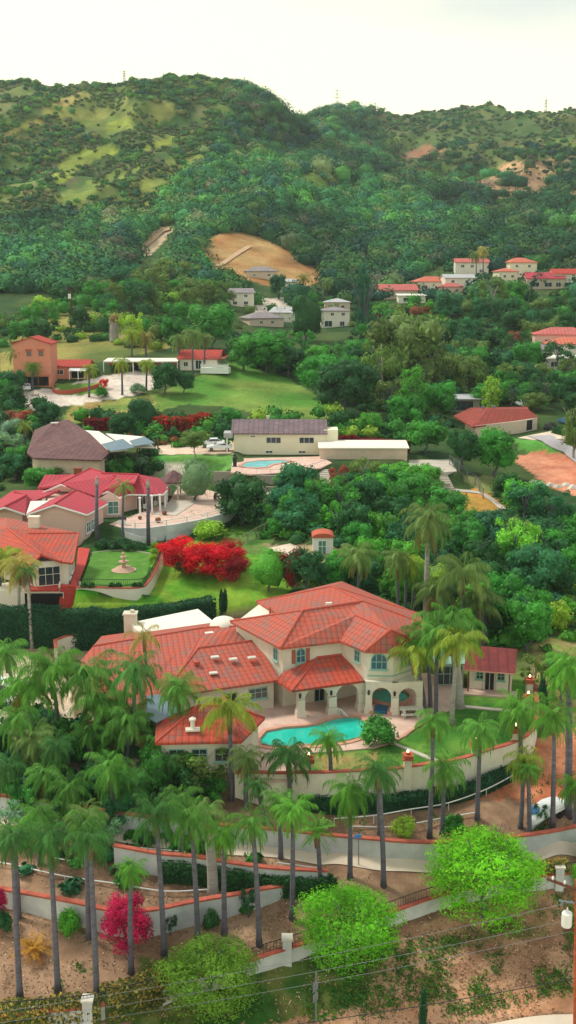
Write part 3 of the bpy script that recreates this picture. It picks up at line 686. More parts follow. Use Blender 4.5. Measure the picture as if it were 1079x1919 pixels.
# west wing, one storey
z5 = 4.95
a1 = P(371,1214.5,z5); b1 = P(479,1200,z5); c1 = P(526,1273,3.05); d1 = P(301,1306,3.05); n1 = P(343,1251.5,4.05)
g = P(385,1176,z5+.3); h_ = P(447,1174,z5+.3); j = P(174,1211,z5-.3); jl = P(150,1240,3.05); l1 = P(176,1345,3.05); gb = P(420,1160,3.05); jb = P(190,1192,3.05); hb = P(470,1158,3.05)
b0 = P(470,1200,4.6)
house_roof_block(mh,'roof_wing',[[a1,b1,c1,d1],[g,h_,b0,a1,n1],[j,g,n1,d1,l1],[j,l1,jl]],'clay_tile',[(a1,b1),(a1,d1),(g,n1),(j,g),(g,h_)])
# tower side slope that comes down behind the wing
house_roof_block(mh,'roof_rear',[[j,jb,gb,g],[g,gb,hb,h_]],'clay_tile')
wf = MB(); wp = [Vector(p[:2]) for p in (d1,c1,hb,gb,jb,jl,l1)]; wf.prism(inset(wp,.6),0,3.0); wf.build('wall_wing','cream_stucco',mh)
wi = inset(wp,.6); id1, ic1 = near(wi,d1), near(wi,c1)
window(mh, *on_wall(id1,ic1,.86,1.75,.01), 1.9, 1.1, glass='glass_dark', bars=2)
window(mh, *on_wall(id1,ic1,.62,1.15,.01), 1.2, 2.1, glass='door_dark', name='door', sill=False)
# front pavilion
e1 = P(292,1357,3.0); e2 = P(290,1392,3.0); e3 = P(452,1389,3.0); e4 = P(496,1345,3.0); r1 = P(371,1322,4.7); r2 = P(430,1322,4.7); e5 = P(420,1305,3.0)
house_roof_block(mh,'roof_pavilion',[[e1,e2,r1],[e2,e3,r2,r1],[e3,e4,r2],[r1,r2,e4,e5,e1]],'clay_tile_new',[(r1,e2),(r1,r2),(r2,e3),(r2,e4),(r1,e1)])
pv = inset([e1,e2,e3,e4,e5],.5); MB().prism(pv,0,2.92).build('wall_pavilion','cream_stucco',mh)
ie2, ie3 = near(pv,e2), near(pv,e3)
for t in (.2,.5,.8): window(mh,*on_wall(ie2,ie3,t,1.6,.01),1.3,1.2,glass='glass_dark')
# roof fittings: blue solar panel, vents, skylights, white dome
sp_ = [P(274,1304,3.75),P(298,1301,3.75),P(336,1332,3.5),P(294,1354,3.4),P(274,1344,3.5)]
roof(mh,[sp_],'solar',.1,'solar_panel'); 
def lay(p, w_, d_, h_, m, name, rz=.3): MB().box(p.x,p.y,p.z+h_/2,w_,d_,h_,rz,.9).build(name,m,mh)
for px,py,z in ((403,1232,4.6),(437,1236,4.4),(472,1233,4.4),(400,1262,3.8)): lay(P(px,py,z),.8,.55,.12,'stone_white','skylight')
lay(P(392,1187,5.1),.9,.5,.12,'roof_white','skylight'); 
p = P(361,1369,3.5); MB().box(p.x,p.y,p.z+.12,1.2,.7,.16,.1).lathe(p.x,p.y,[(.18,p.z+.1),(.18,p.z+.9),(.3,p.z+.9),(.3,p.z+1.05),(.05,p.z+1.2)],10).build('roof_vent','roof_white',mh)
p = P(438,1349,3.7); MB().box(p.x,p.y,p.z+.1,.9,.5,.2,.1).build('roof_vent','roof_white',mh)
p = P(369,1244,4.35); MB().lathe(p.x,p.y,[(.3,p.z),(.3,p.z+.25),(.1,p.z+.35)],8).build('roof_vent','ridge_clay',mh)
p = P(616,1135,ZR-.2); MB().box(p.x,p.y,p.z+.2,.6,.3,.25,.1).build('roof_vent','roof_white',mh)
p = P(506,1150,ZE); MB().tube((p.x,p.y,p.z-.2),(p.x,p.y,p.z+.7),.12,6).build('pipe','ridge_clay',mh)
p = P(419,1174,4.9); MB().lathe(p.x,p.y,[(1.35,p.z-.5),(1.45,p.z+.1),(1.35,p.z+.45),(1.0,p.z+.8),(.5,p.z+1.0),(.05,p.z+1.05)],24).build('roof_dome','roof_white',mh,smooth=True)
for t in (.25,.5,.75):
    MB().box(p.x-.9+t*1.8,p.y-1.36,p.z-.1,.3,.12,.2).build('dome_vent','iron_dark',mh)
# chimney at the west end + white parapet behind the wing
p = P(246,1207,1.5); MB().box(p.x,p.y,2.6,1.3,1.1,4.6).box(p.x,p.y,4.98,1.5,1.3,.16).box(p.x+.2,p.y,5.2,.4,.4,.3).build('chimney','cream_stucco',mh)
w0 = P(262,1196,3.3); w1 = P(402,1176,3.3); dirw = (w1-w0).normalized(); nw = Vector((-dirw.y,dirw.x,0))
fl = [w0,w1,w1+nw*5.2,w0+nw*3.6]; MB().prism(fl,3.0,lambda x,y:3.9).build('flat_roof','roof_white',mh); MB().prism(inset(fl,.15),0,3.02).build('wall_rear','cream_stucco',mh)
w0 = P(104,1222,1.6); w1 = P(222,1204,1.6)
wallrun('garden_wall','low cream wall with red coping curving behind the western end of the villa','wall',[(P(106,1240,0).x,P(106,1240,0).y,0,1.5),(P(104,1222,.3).x,P(104,1222,.3).y,0,1.6),(P(125,1212,.5).x,P(125,1212,.5).y,0,1.7),(P(222,1200,.5).x,P(222,1200,.5).y,0,1.8)],.3,'cream_stucco','red_cap')
# ---- deck, pool, spa
deck = [P(*q,0) for q in ((440,1420),(430,1380),(470,1330),(478,1290),(600,1275),(800,1262),(862,1276),(870,1322),(800,1346),(760,1380),(729,1394),(700,1402),(640,1408),(575,1412),(548,1440),(545,1462),(470,1466),(450,1440))]
hole = [P(*q,0) for q in POOL]
def ring(pts, d): return inset(pts, d)
sheet('pool_deck', [p[:2] for p in deck], .06, 'deck_paver', [p for p in inset(hole,.02)], .2)
cop_o = inset(hole,-.38); cop_i = inset(hole,.06)
pool = thing('swimming_pool','kidney shaped turquoise swimming pool with tan coping in front of the villa','swimming pool',P(580,1380,0))
sh = sheet('coping',[p for p in cop_o],.14,'coping',[p for p in cop_i],.3,kind=None); sh.parent = pool; sh.location = -pool.location
sh = sheet('water',[p for p in inset(hole,-.1)],-.08,'pool_water',kind=None,th=.05); sh.parent = pool; sh.location = -pool.location
# handrail of the pool steps
ha = P(638,1348,.1); hb_ = P(648,1341,.1)
hr = thing('pool_handrail','white tubular handrail at the steps on the far edge of the kidney pool','handrail',P(640,1345,.1))
a_ = P(636,1322,1.0); b_ = P(648,1343,.1)
MB().path([P(632,1340,.1),P(631,1330,.7),P(633,1327,.85),P(640,1333,.55),P(647,1342,.15)],.045,6).path([P(636,1341,.1),P(635,1331,.7),P(637,1328,.85),P(644,1334,.55),P(651,1343,.15)],.045,6).build('rail','metal_white',hr)
spa = thing('spa','round raised spa with orange brick rim and blue spillway under the arcade','spa',P(732,1310,0))
cs_ = P(731,1312,0); MB().lathe(cs_.x,cs_.y,[(2.2,0),(2.2,.5),(1.85,.55),(1.85,.3)],28).build('rim','coping',spa)
MB().lathe(cs_.x,cs_.y,[(1.84,.3),(1.84,.36)],28).build('water','pool_water',spa)
sw = [P(703,1322,.3),P(729,1319,.3),P(724,1338,.1),P(700,1336,.1)]
MB().prism(sw,.1,.34).build('spillway','spa_water',spa)
for a,b in ((P(700,1322,.3),P(696,1338,.1)),(P(732,1320,.3),P(729,1340,.1))): MB().tube((a.x,a.y,.25),(b.x,b.y,.22),.22,6).build('spillway_rim','coping',spa)
pt = P(767,1341,0); tb = thing('picnic_table','pale concrete picnic table with two benches under the end arch','picnic table',pt,.1)
MB().box(pt.x,pt.y,.74,1.9,.8,.09,.1).build('tabletop','stone_white',tb)
for s in (-1,1):
    MB().box(pt.x+s*.06,pt.y-s*.75,.42,1.8,.32,.08,.1).build('bench','stone_white',tb); MB().box(pt.x+s*.6,pt.y,.35,.2,1.5,.68,.1).build('leg','stone_white',tb)
for o_ in tb.children: o_.rotation_euler = (0,0,-.1)
# ---- small garden house on the right
gh = thing('garden_shed','small white garden house with dull red shingle roof, dark door and two windows','garden house',P(915,1292,0))
s0 = P(879,1292,0); s1 = P(958,1297,0); dd = (s1-s0); tt = dd.normalized(); bk = Vector((-tt.y,tt.x,0))*3.4
MB().prism([s0,s1,s1+bk,s0+bk],0,2.35).build('wall','pale_stucco',gh)
e_a = s0-tt*.6-bk*.28; e_b = s1+tt*.25-bk*.28; r_a = s0-tt*.3+bk*.62; r_b = s1+tt*.5+bk*.62; 
for v,z in ((e_a,2.45),(e_b,2.35),(r_a,3.9),(r_b,3.75)): v.z = z
k_a = s0-tt*.3+bk*1.25; k_b = s1+tt*.3+bk*1.25; k_a.z = k_b.z = 2.6
roof(gh,[[e_a,e_b,r_b,r_a],[r_a,r_b,k_b,k_a]],'maroon_shingle',.16)
MB().tube(e_a-Vector((0,0,.1)),e_b-Vector((0,0,.1)),.09,4).build('fascia','coping',gh)
for t,w_,h_,kw in ((.22,.75,.8,dict(z=1.55)),(.72,.75,.8,dict(z=1.55))):
    p,n = on_wall(s0,s1,t+.02,kw['z'],.01); window(gh,p,n,w_,h_,glass='glass_dark')
p,n = on_wall(s0,s1,.475,1.02,.01); window(gh,p,n,1.0,2.0,glass='door_dark',name='door',frame='stone_white',sill=False,cross=False)
for t in (-.03,.33,.63,.93):
    p,n = on_wall(s0,s1,t,1.15,.8 if t in(-.03,.93) else .06); MB().box(p.x,p.y,1.15,.12,.12,2.3).build('post','wood_brown' if t in (-.03,.93) else 'stone_white',gh)
sheet('porch_slab',[p for p in (s0-tt*1.5-bk*.45,s1+tt*.5-bk*.45,s1+tt*.5,s0-tt*1.5)],.12,'deck_paver',th=.2)
# dark green garage-like side building between palms
g0 = P(814,1285,0); g1 = P(868,1284,0); sb = thing('pool_pavilion','low dark green pavilion with pale green roof half hidden by the tall palms','pavilion',P(840,1284,0))
MB().prism([g0,g1,g1+bk,g0+bk],0,2.3).build('wall','cream_stucco',sb)
p,n = on_wall(g0,g1,.52,1.1,.02); window(sb,p,n,(g1-g0).length*.86,2.0,glass='glass_dark',bars=3,name='glass_door',sill=False)
MB().prism([g0-bk*.15-tt*.3,g1-bk*.15+tt*.1,g1+bk,g0+bk-tt*.3],2.3,2.48).build('roof','window_trim',sb)
# ---- lawns and paths inside the garden wall
sheet('lawn_path',[P(*q,0) for q in ((728,1391),(736,1391),(842,1432),(840,1439))],.05,'concrete',th=.1)
sheet('lawn_path',[P(*q,0) for q in ((868,1322),(955,1330),(956,1334),(868,1326))],.05,'concrete',th=.1)
sheet('deck_edge',[P(*q,0) for q in ((729,1394),(800,1347),(804,1349),(734,1396))],.09,'coping',th=.1)
# ---- curved garden wall with capped pillars and torches

pw_ = [P(a,b,z) for a,b,z in GWP]; L_ = smooth_line([(p.x,p.y,p.z,.45) for p in pw_],3)
wallrun('garden_wall','tall curved cream retaining wall with red coping around the villa lawn','wall',[(q[0],q[1],q[2],.5) for q in L_],.3,'cream_stucco','red_cap')
def torch(px, py_top, base, label, zc=None):
    root = thing('gate_pillar', label+' pillar', 'pillar', (base.x,base.y,base.z)); x,y = base.x, base.y; zt = 1.25
    root['label'] = label
    MB().box(x,y,(base.z+zt)/2-.1,.62,.62,zt-base.z+.2).build('shaft','cream_stucco',root)
    MB().box(x,y,zt+.06,.9,.9,.12).box(x,y,zt+.22,.66,.66,.2).box(x,y,zt+.36,.84,.84,.1).build('cap','pot',root)
    l = thing('torch','lit garden torch on the '+label.split(' ',1)[1] if False else 'lit torch on the '+label, 'torch', (x,y,zt+.4))
    MB().lathe(x,y,[(.12,zt+.41),(.22,zt+.55),(.2,zt+.6),(.05,zt+.6)],10).build('bowl','pot',l); MB().lathe(x,y,[(.06,zt+.6),(.09,zt+.68),(.04,zt+.78),(.01,zt+.84)],8).build('flame','lamp_glow',l)
def pl(px,py,z): return P(px,py,z)
torch(578,0,pl(578,1500,-2.2),'cream pillar of the curved wall in front of the kidney pool')
torch(762,0,pl(762,1494,-2.2),'cream pillar of the curved wall below the lawn path')
torch(888,0,pl(888,1470,-2.3),'cream pillar midway up the rising curve of the garden wall')
torch(958,0,pl(962,1440,-2.2),'cream pillar near the east end of the curved wall')
for px,py,lb in ((991,1305,'farther slim pillar behind the shed palms'),(988,1338,'nearer slim pillar beside the garden house porch')):
    b_ = P(px,py,-.2); torch(px,0,b_,lb)
# ================================================================== the other houses
def V2(p): return Vector((p[0],p[1]))
def lab(root, **kw): return root
def simple_house(name, label, px, py, z, w, d, rz, h, rise, wallm, roofm, kind='hip', over=.5, wins=(), side=(), ridge_off=0, cat='house', group=None):
    """px,py: middle of the front foot; local x runs along the front, y away from the camera"""
    c = P(px,py,z) if z < 39 else None
    if isinstance(px, Vector): c = px
    root = thing(name, label, cat, c, 0, group); cs, sn = math.cos(rz), math.sin(rz)
    T = lambda x,y,zz: Vector((c.x+x*cs-y*sn, c.y+x*sn+y*cs, c.z+zz))
    MB().prism([T(-w/2,0,0),T(w/2,0,0),T(w/2,d,0),T(-w/2,d,0)], c.z-1.5, c.z+h-.03).build('wall',wallm,root)
    o = over; a,b,e,f = T(-w/2-o,-o,h),T(w/2+o,-o,h),T(w/2+o,d+o,h),T(-w/2-o,d+o,h)
    if kind == 'hip':
        q = min(w,d)/2+o
        if w >= d: r1,r2 = T(-w/2-o+q,d/2,h+rise),T(w/2+o-q,d/2,h+rise); F_ = [[a,b,r2,r1],[e,f,r1,r2],[f,a,r1],[b,e,r2]]
        else: r1,r2 = T(0,-o+q,h+rise),T(0,d+o-q,h+rise); F_ = [[a,b,r1],[e,f,r2],[f,a,r1,r2],[b,e,r2,r1]]
        ln = [(r1,r2),(a,r1),(b,r2 if w>=d else r1)]
    elif kind == 'gable':      # ridge along the front
        r1,r2 = T(-w/2-o,d/2,h+rise),T(w/2+o,d/2,h+rise); F_ = [[a,b,r2,r1],[e,f,r1,r2]]; ln = [(r1,r2)]
        MB().add([T(-w/2,0,h-.05),T(-w/2,d,h-.05),T(-w/2,d/2,h+rise-.25)],[(0,1,2)]).add([T(w/2,0,h-.05),T(w/2,d,h-.05),T(w/2,d/2,h+rise-.25)],[(0,1,2)]).build('gable',wallm,root)
    elif kind == 'front':      # gable end towards the camera
        r1,r2 = T(0,-o,h+rise),T(0,d+o,h+rise); F_ = [[a,r1,r2,f],[b,e,r2,r1]]; ln = [(r1,r2)]
        MB().add([T(-w/2,0,h-.05),T(w/2,0,h-.05),T(0,0,h+rise-.2)],[(0,1,2)]).add([T(-w/2,d,h-.05),T(w/2,d,h-.05),T(0,d,h+rise-.2)],[(0,1,2)]).build('gable',wallm,root)
    else:                      # flat or single slope
        F_ = [[T(-w/2-o,-o,h),T(w/2+o,-o,h),T(w/2+o,d+o,h+rise),T(-w/2-o,d+o,h+rise)]]; ln = []
    rf = roof(root, F_, roofm, .2)
    nrm = (sn,-cs)
    for x,zc,ww,hh,*kw in wins:
        k = dict(glass='glass_dark',frame='white_paint',sill=False,bars=1,cross=False); k.update(kw[0] if kw else {})
        window(root, T(x,-.01,zc), nrm, ww, hh, **k)
    for y,zc,ww,hh,sd,*kw in side:
        k = dict(glass='glass_dark',frame='white_paint',sill=False,cross=False); k.update(kw[0] if kw else {})
        window(root, T(sd*(w/2+.01),y,zc), (cs*sd,sn*sd), ww, hh, **k)
    return root, T, rf
def chimney(root, p, w, d, h, m='cream_stucco'):
    MB().box(p.x,p.y,p.z+h/2,w,d,h).box(p.x,p.y,p.z+h+.06,w+.2,d+.2,.14).build('chimney',m,root)
# ---- pink house with rose roofs (west, above the lawn)
zf, ze, zr = 6.3, 9.0, 11.2
pk = thing('house','sprawling pink stucco house with many rose red tile roofs and a rounded portico','house',P(150,975,zf))
X = lambda px,py,z: P(px,py,z)
ap = X(169,878,zr); gt = X(114,906,zr-.3); l2 = X(70,916,ze); r2_ = X(185,932,ze+.2); bk_ = X(215,892,zr-.2)
V3t = X(102,944.5,zr-.9); V3b = X(141,919,zr-.9); V3l = X(49,963,ze); V3r = X(163,963,ze); V3rr = X(202,942,ze); V3ll = X(85,940,ze+.3)
V4t = X(9,949,zr-1); V4b = X(50,928,zr-1); V4l = X(-40,962,ze); V4r = X(47,962,ze); V4rr = X(62,939,ze)
V1a = X(84,890,zr-.8); V1b = X(133,889,zr-.8); V1c = X(104,910,ze+.4); V1d = X(70,914,ze)
fR = [[ap,gt,l2,V1c,V1b],[ap,bk_,r2_,gt],[V1a,V1b,V1c,V1d],[V3t,V3b,V3ll,V3l],[V3t,V3r,V3rr,V3b],[V4t,V4b,V4rr,V4r],[V4t,V4l,X(24,919,ze),V4b],[X(24,919,ze+.6),X(112,918,ze+.9),V4rr,V4b]]
roof(pk,fR,'rose_tile',.25); ridgecaps(pk,[(ap,gt),(V3t,V3b),(V4t,V4b),(ap,bk_)],'ridge_rose')
roof(pk,[[X(190,893,zr-.9),X(228,892,zr-.9),X(207,914,ze+.6),X(181,927,ze+.4)]],'roof_white',.2,'flat_roof'); roof(pk,[[X(57,939,ze+.7),X(92,938,ze+.7),V3l]],'roof_white',.2,'flat_roof')
# rounded east part
c5 = X(259.5,889,zr); c6 = X(190,887,zr); t6 = X(202,919,zr-1.1); t6b = X(228,902,zr-.7)
rim = [X(*q,ze) for q in ((224,931),(240,925),(258,925),(285,926),(305,925),(313,917),(311,907),(300,896))]
roof(pk,[[c6,c5,X(252,905,zr-.4),t6b,X(181,926,ze+.5)]]+[[c5,rim[i],rim[i+1]] for i in range(len(rim)-1)]+[[t6,t6b,X(181,929,ze)],[t6,rim[0],c5,t6b]],'rose_tile',.25)
ridgecaps(pk,[(c5,c6),(t6,t6b),(c5,rim[3])],'ridge_rose')
wl = MB(); wl.prism(inset([V3l,V3r,V3rr,V3ll],.5),zf-3,ze); wl.prism(inset([V4l,V4r,V4rr,X(24,919,ze)],.5),zf-3,ze); wl.prism(inset([l2,V3ll,r2_,bk_,ap,V1a,V1d],.6),zf-1,ze)
wl.add([V3l+Vector((.7,.5,0)),V3r+Vector((-.7,.5,0)),V3t+Vector((0,.35,-.3))],[(0,1,2)]); wl.add([V4l+Vector((.7,.5,0)),V4r+Vector((-.7,.5,0)),V4t+Vector((0,.6,-.3))],[(0,1,2)])
wl.add([gt+Vector((0,.7,-.3)),gt+Vector((-2.6,.9,-1.3)),gt+Vector((3.8,1.1,-1.5))],[(0,1,2)])
bayL, bayR = X(184,971,zf), X(226,969,zf); bk2 = Vector((0,7,0))
wl.prism([bayL,bayR,bayR+bk2,bayL+bk2],zf-.5,ze); wl.add([Vector((bayL.x,bayL.y,ze-.05)),Vector((bayR.x,bayR.y,ze-.05)),Vector(((bayL.x+bayR.x)/2,bayR.y,ze+1.0))],[(0,1,2)])
mn = X(300,955,zf); bR = [bayR+Vector((0,3.5,0)),X(300,952,zf)+Vector((0,4,0)),X(306,948,zf)+Vector((0,9,0)),bayR+Vector((0,12,0))]
wl.prism(bR,zf-.3,ze); wl.build('wall','pink_stucco',pk)
p,n = on_wall(bayL,bayR,.68,zf+1.45,.01); window(pk,p,n,1.6,1.9,glass='glass_green',frame='white_paint')
for t,w_,h_,gl in ((.15,1.2,2.1,'pink_stucco'),(.42,1.9,2.2,'glass_dark'),(.75,1.8,2.2,'glass_dark')):
    p,n = on_wall(bR[0],bR[1],t,zf+1.1,.01)
    if gl != 'pink_stucco': window(pk,p,n,w_,h_,glass=gl,frame='white_paint',name='glass_door',sill=False,bars=2,cross=False)
for q in ((262.5,966),(285,962),(300,960),(309,953),(312,946)):
    p = P(q[0],q[1],zf); m_ = MB(); m_.lathe(p.x,p.y,[(.24,zf-.2),(.24,zf+.15),(.16,zf+.25),(.15,ze-.3),(.24,ze-.1),(.24,ze)],12); m_.build('column','white_paint',pk)
for t in (.15,.4): 
    p,n = on_wall(V3r,V3rr,t,zf+.6,-.4); window(pk,p,n,1.4,1.5,glass='glass_green',frame='white_paint')
tr_ = MB()
for a_,b_ in ((V3l,V3t),(V3t,V3r),(V4l,V4t),(V4t,V4r),(V3r,V3rr),(gt,gt+Vector((-3.2,0,-1.4))),(gt,gt+Vector((4.4,0,-1.6))),(X(181,929,ze),t6),(t6,rim[0]),(rim[0],rim[1]),(rim[1],rim[2]),(rim[2],rim[3]),(rim[3],rim[4]),(rim[4],rim[5])): tr_.tube(a_+Vector((0,-.12,-.16)),b_+Vector((0,-.12,-.16)),.13,4)
tr_.build('fascia','white_paint',pk)
chimney(pk,X(146,889,zr-.6),1.1,.8,.9,'wood_brown')
aw = thing('awning','white cloth awning stretched over the side door under the pink gable','awning',X(130,972,8)); roof(aw,[[X(118,958,8.6),X(160,956,8.6),X(152,970,7.5),X(117,975,7.3)]],'tarp',.06,'cloth')
for q in ((118,975),(152,970)): p = X(*q,7.4); MB().tube(p,(p.x,p.y,5.5),.05,6).build('pole','metal_white',aw)
# terrace wall and railing
tw = [(228,990),(262,992),(300,988),(350,980),(400,969),(435,956),(453,943),(453,930)]
ptw = [P(a,b,6.3) for a,b in tw]; Ls = smooth_line([(p.x,p.y,4.0,6.45) for p in ptw],4)
wallrun('terrace_wall','long curved pale grey retaining wall below the pink house terrace','wall',Ls,.3,'white_wall')
fr = thing('terrace_railing','white post and rail railing along the curved terrace of the pink house','railing',(Ls[0][0],Ls[0][1],6.15))
mb = MB(); mb.path([(q[0],q[1],7.15) for q in Ls],.05,5); mb.path([(q[0],q[1],6.75) for q in Ls],.03,5); mb.build('rail','white_paint',fr)
for q in Ls[::3]: MB().box(q[0],q[1],6.7,.16,.16,1.15).build('post','white_paint',fr)
sheet('terrace',[V2(q) for q in Ls]+[V2(P(*q,6.2)) for q in ((405,925),(340,905),(315,945),(230,975),(205,985))],6.42,'deck_paver',th=.2)
sheet('patio',[V2(P(*q,6.3)) for q in ((322,940),(372,940),(330,968),(290,966))],6.5,'concrete',th=.1)
# gazebo
gz_ = thing('gazebo','small octagonal gazebo with brown roof and cream arches beside the pink house','gazebo',P(324,936,6.3)); gc = P(324,936,6.3)+Vector((0,1.6,0))
oc = [Vector((gc.x+2.5*math.cos(R(22.5+45*i)),gc.y+2.5*math.sin(R(22.5+45*i)),9.1)) for i in range(8)]
roof(gz_,[[oc[i],oc[(i+1)%8],Vector((gc.x,gc.y,10.7))] for i in range(8)],'brown_shingle',.15)
for i in range(8):
    p = oc[i].lerp(Vector((gc.x,gc.y,9.1)),.14); MB().box(p.x,p.y,7.7,.24,.24,2.8).build('post','cream_stucco',gz_)
for i in range(8):
    a,b = oc[i].lerp(Vector((gc.x,gc.y,9.1)),.14),oc[(i+1)%8].lerp(Vector((gc.x,gc.y,9.1)),.14); m_ = MB().tube((a.x,a.y,7.1),(b.x,b.y,7.1),.06,4)
    pts = [a.lerp(b,t)+Vector((0,0,-.25-.6*(2*t-1)**2)) for t in [k/8 for k in range(9)]]; m_.path(pts,.12,4); m_.build('arch_rail','cream_stucco',gz_)
def parasol(label,p,m='tarp'):
    r_ = thing('parasol',label,'parasol',p); MB().tube(p,p+Vector((0,0,2.6)),.05,6).build('pole','metal_grey',r_); MB().lathe(p.x,p.y,[(1.3,p.z+2.3),(.7,p.z+2.65),(.04,p.z+2.85)],12).build('canopy',m,r_)
def table_set(label,p,s=1.0):
    r_ = thing('garden_table',label,'table',p); MB().lathe(p.x,p.y,[(.3,p.z),(.06,p.z+.05),(.06,p.z+.68),(.75*s,p.z+.7),(.75*s,p.z+.74)],14).build('tabletop','iron_dark',r_)
def chair(label,p,rz,m='iron_dark',group=None):
    r_ = thing('garden_chair',label,'chair',p,0,group); c,s = math.cos(rz),math.sin(rz); MB().box(p.x,p.y,p.z+.43,.5,.5,.06,rz).build('seat',m,r_); MB().box(p.x-s*.24,p.y+c*.24,p.z+.75,.5,.06,.6,rz).build('backrest',m,r_)
    for a in (-.2,.2):
        for b in (-.2,.2): MB().box(p.x+a*c-b*s,p.y+a*s+b*c,p.z+.2,.05,.05,.42,rz).build('leg',m,r_)
parasol('closed white topped parasol at the tip of the pink house terrace',P(436,938,6.3))
tp = P(415,938,6.35); table_set('dark round patio table on the pink house terrace tip',tp)
for k in range(4): a = R(45+90*k); chair('dark patio chair round the table on the pink house terrace tip',tp+Vector((math.cos(a)*1.15,math.sin(a)*1.15,0)),a-math.pi/2,group='patio chairs on the terrace tip')
for i,(px,py) in enumerate(((244,952),(272,958),(292,952))):
    p = P(px,py,6.35); chair(['pale sofa chair beside the pink house door','pale garden chair between two portico columns','pale garden chair near the last portico column'][i],p,.3,'stone_white')
def urn(label,p,s=1.0,plant=True):
    r_ = thing('plant_pot',label,'plant pot',p); MB().lathe(p.x,p.y,[(.22*s,p.z),(.38*s,p.z+.35*s),(.42*s,p.z+.6*s),(.3*s,p.z+.75*s)],12).build('pot','wood_brown',r_); return r_
for i,(px,py,s) in enumerate(((308,966,.9),(296,980,1.0),(262,974,.7))): urn(['brown urn beside the portico of the pink house','large brown urn on the terrace edge','low planter on the pink house patio'][i],P(px,py,6.35),s)
# ---- lower lawn with fountain, red walk and steps
lw = [(143,1103),(180,1103),(225,1104),(262,1103),(275,1095),(288,1075),(297,1055),(304,1037),(311,1018)]
pl_ = [P(a,b,5.0) for a,b in lw]; Ll = smooth_line([(p.x,p.y,3.6,5.1) for p in pl_],3)
wallrun('lawn_wall','cream retaining wall with red coping round the front and side of the fountain lawn','wall',Ll,.3,'pale_stucco','red_cap')
fn = thing('lawn_fence','thin black iron railing along the edge of the fountain lawn','railing',(Ll[0][0],Ll[0][1],5.2))
MB().path([(q[0],q[1]+.15,6.1) for q in Ll],.035,5).path([(q[0],q[1]+.15,5.4) for q in Ll],.03,5).build('rail','iron_dark',fn)
m_ = MB()
for a,b in zip(Ll[:-1],Ll[1:]):
    for t in (0,.25,.5,.75): m_.box(a[0]+(b[0]-a[0])*t,a[1]+(b[1]-a[1])*t+.15,5.65,.03,.03,.9)
m_.build('bars','iron_dark',fn)
sheet('fountain_lawn',[V2(P(*q,5.0)) for q in ((150,1099),(175,1034),(230,1031),(284,1037),(284,1045),(276,1075),(264,1094),(220,1098))],5.06,'lawn',th=.1)
edge = [P(*q,5.05) for q in ((172,1036),(200,1032),(245,1031),(284,1038))]; MB().path(edge,.12,5).build('lawn_edging','concrete').__setitem__('kind','structure')
fp = P(232,1069,5.05); ft = thing('fountain','three tiered pale stone fountain in the middle of the small lawn','fountain',fp)
MB().lathe(fp.x,fp.y,[(1.5,5.05),(1.5,5.14),(1.35,5.16),(.95,5.45),(.9,5.5)],28).build('base','fountain_stone',ft)
MB().lathe(fp.x,fp.y,[(.35,5.4),(.22,5.7),(.2,5.95),(.62,6.12),(.66,6.22),(.16,6.2),(.14,6.6),(.4,6.72),(.42,6.8),(.1,6.8),(.09,7.15),(.22,7.2),(.05,7.4)],18).build('tiers','fountain_stone',ft)
rp = [V2(P(*q,4.95)) for q in ((132,1095),(143,1060),(146,1028),(169,1028),(160,1060),(143,1100))]; sheet('red_walk',rp,5.08,'red_paver',th=.3)
st = thing('steps','steep flight of bright red steps beside the orange roofed house','steps',P(126,1132,2.8)); s_a = P(127,1132,2.9); s_b = P(131,1097,5.0)
for k in range(9):
    c_ = s_a.lerp(s_b,(k+.5)/9); MB().box(c_.x,c_.y,c_.z-.4+.1,1.9,.42+.35,.9).build('step','red_paver' if True else '',st)
for s in (-1,1): MB().prism([(s_a.x+s*1.08,s_a.y),(s_a.x+s*1.25,s_a.y),(s_b.x+s*1.25,s_b.y),(s_b.x+s*1.08,s_b.y)],1.8,lambda x,y:3.2+(y-s_a.y)/(s_b.y-s_a.y)*2.3).build('side_wall','pale_stucco',st)
# ---- orange-red roofed house at the west edge
oh = thing('house','white house with bright orange red tile roof, cream chimney and red upper terrace','house',P(60,1100,4.5))
zo, zp = 7.7, 9.5
o1 = X(12,989,zp+.3); o2 = X(49,1000,zp-.2); o3 = X(147,999,zp-.2); o4 = X(136,1055,zo); o5 = X(114,1052,zo); o6 = X(77,1039,zo+.9); o7 = X(59,1057,zo); o8 = X(-12,1038,zo); o9 = X(-40,1000,zo+1)
o10 = X(12,970,zp+.2); o11 = X(130,996,zp-.3); o12 = X(-40,975,zp)
roof(oh,[[o2,o3,o4,o5]],'clay_tile_new',.25,'roof'); roof(oh,[[o1,o2,o5,o6]],'clay_tile_new',.25,'roof'); roof(oh,[[o1,o6,o7,o8,o9]],'clay_tile_new',.25,'roof'); roof(oh,[[o10,o11,o3,o2,o1,o9,o12]],'clay_tile',.25,'roof')
ridgecaps(oh,[(o1,o6),(o2,o3),(o2,o5),(o3,o4)],'ridge_clay')
MB().prism(inset([o8,o7,o5,o4,o3,o12],.7),4.6,zo-.05).build('wall','pale_stucco',oh)
chimney(oh,X(64.5,997,zp-.5),1.25,.9,1.9)
q1_ = X(48,1107,4.6); q2_ = X(108,1107,4.6); dq = Vector((0,6,0))
MB().prism([q1_,q2_,q2_+dq+Vector((.5,0,0)),q1_+dq],4.5,4.75).build('terrace','red_paver',oh)
MB().prism([q1_+Vector((-8,.4,0)),q2_+Vector((0,.15,0)),q2_+dq,q1_+dq],1.5,4.5).build('lower_wall','pale_stucco',oh)
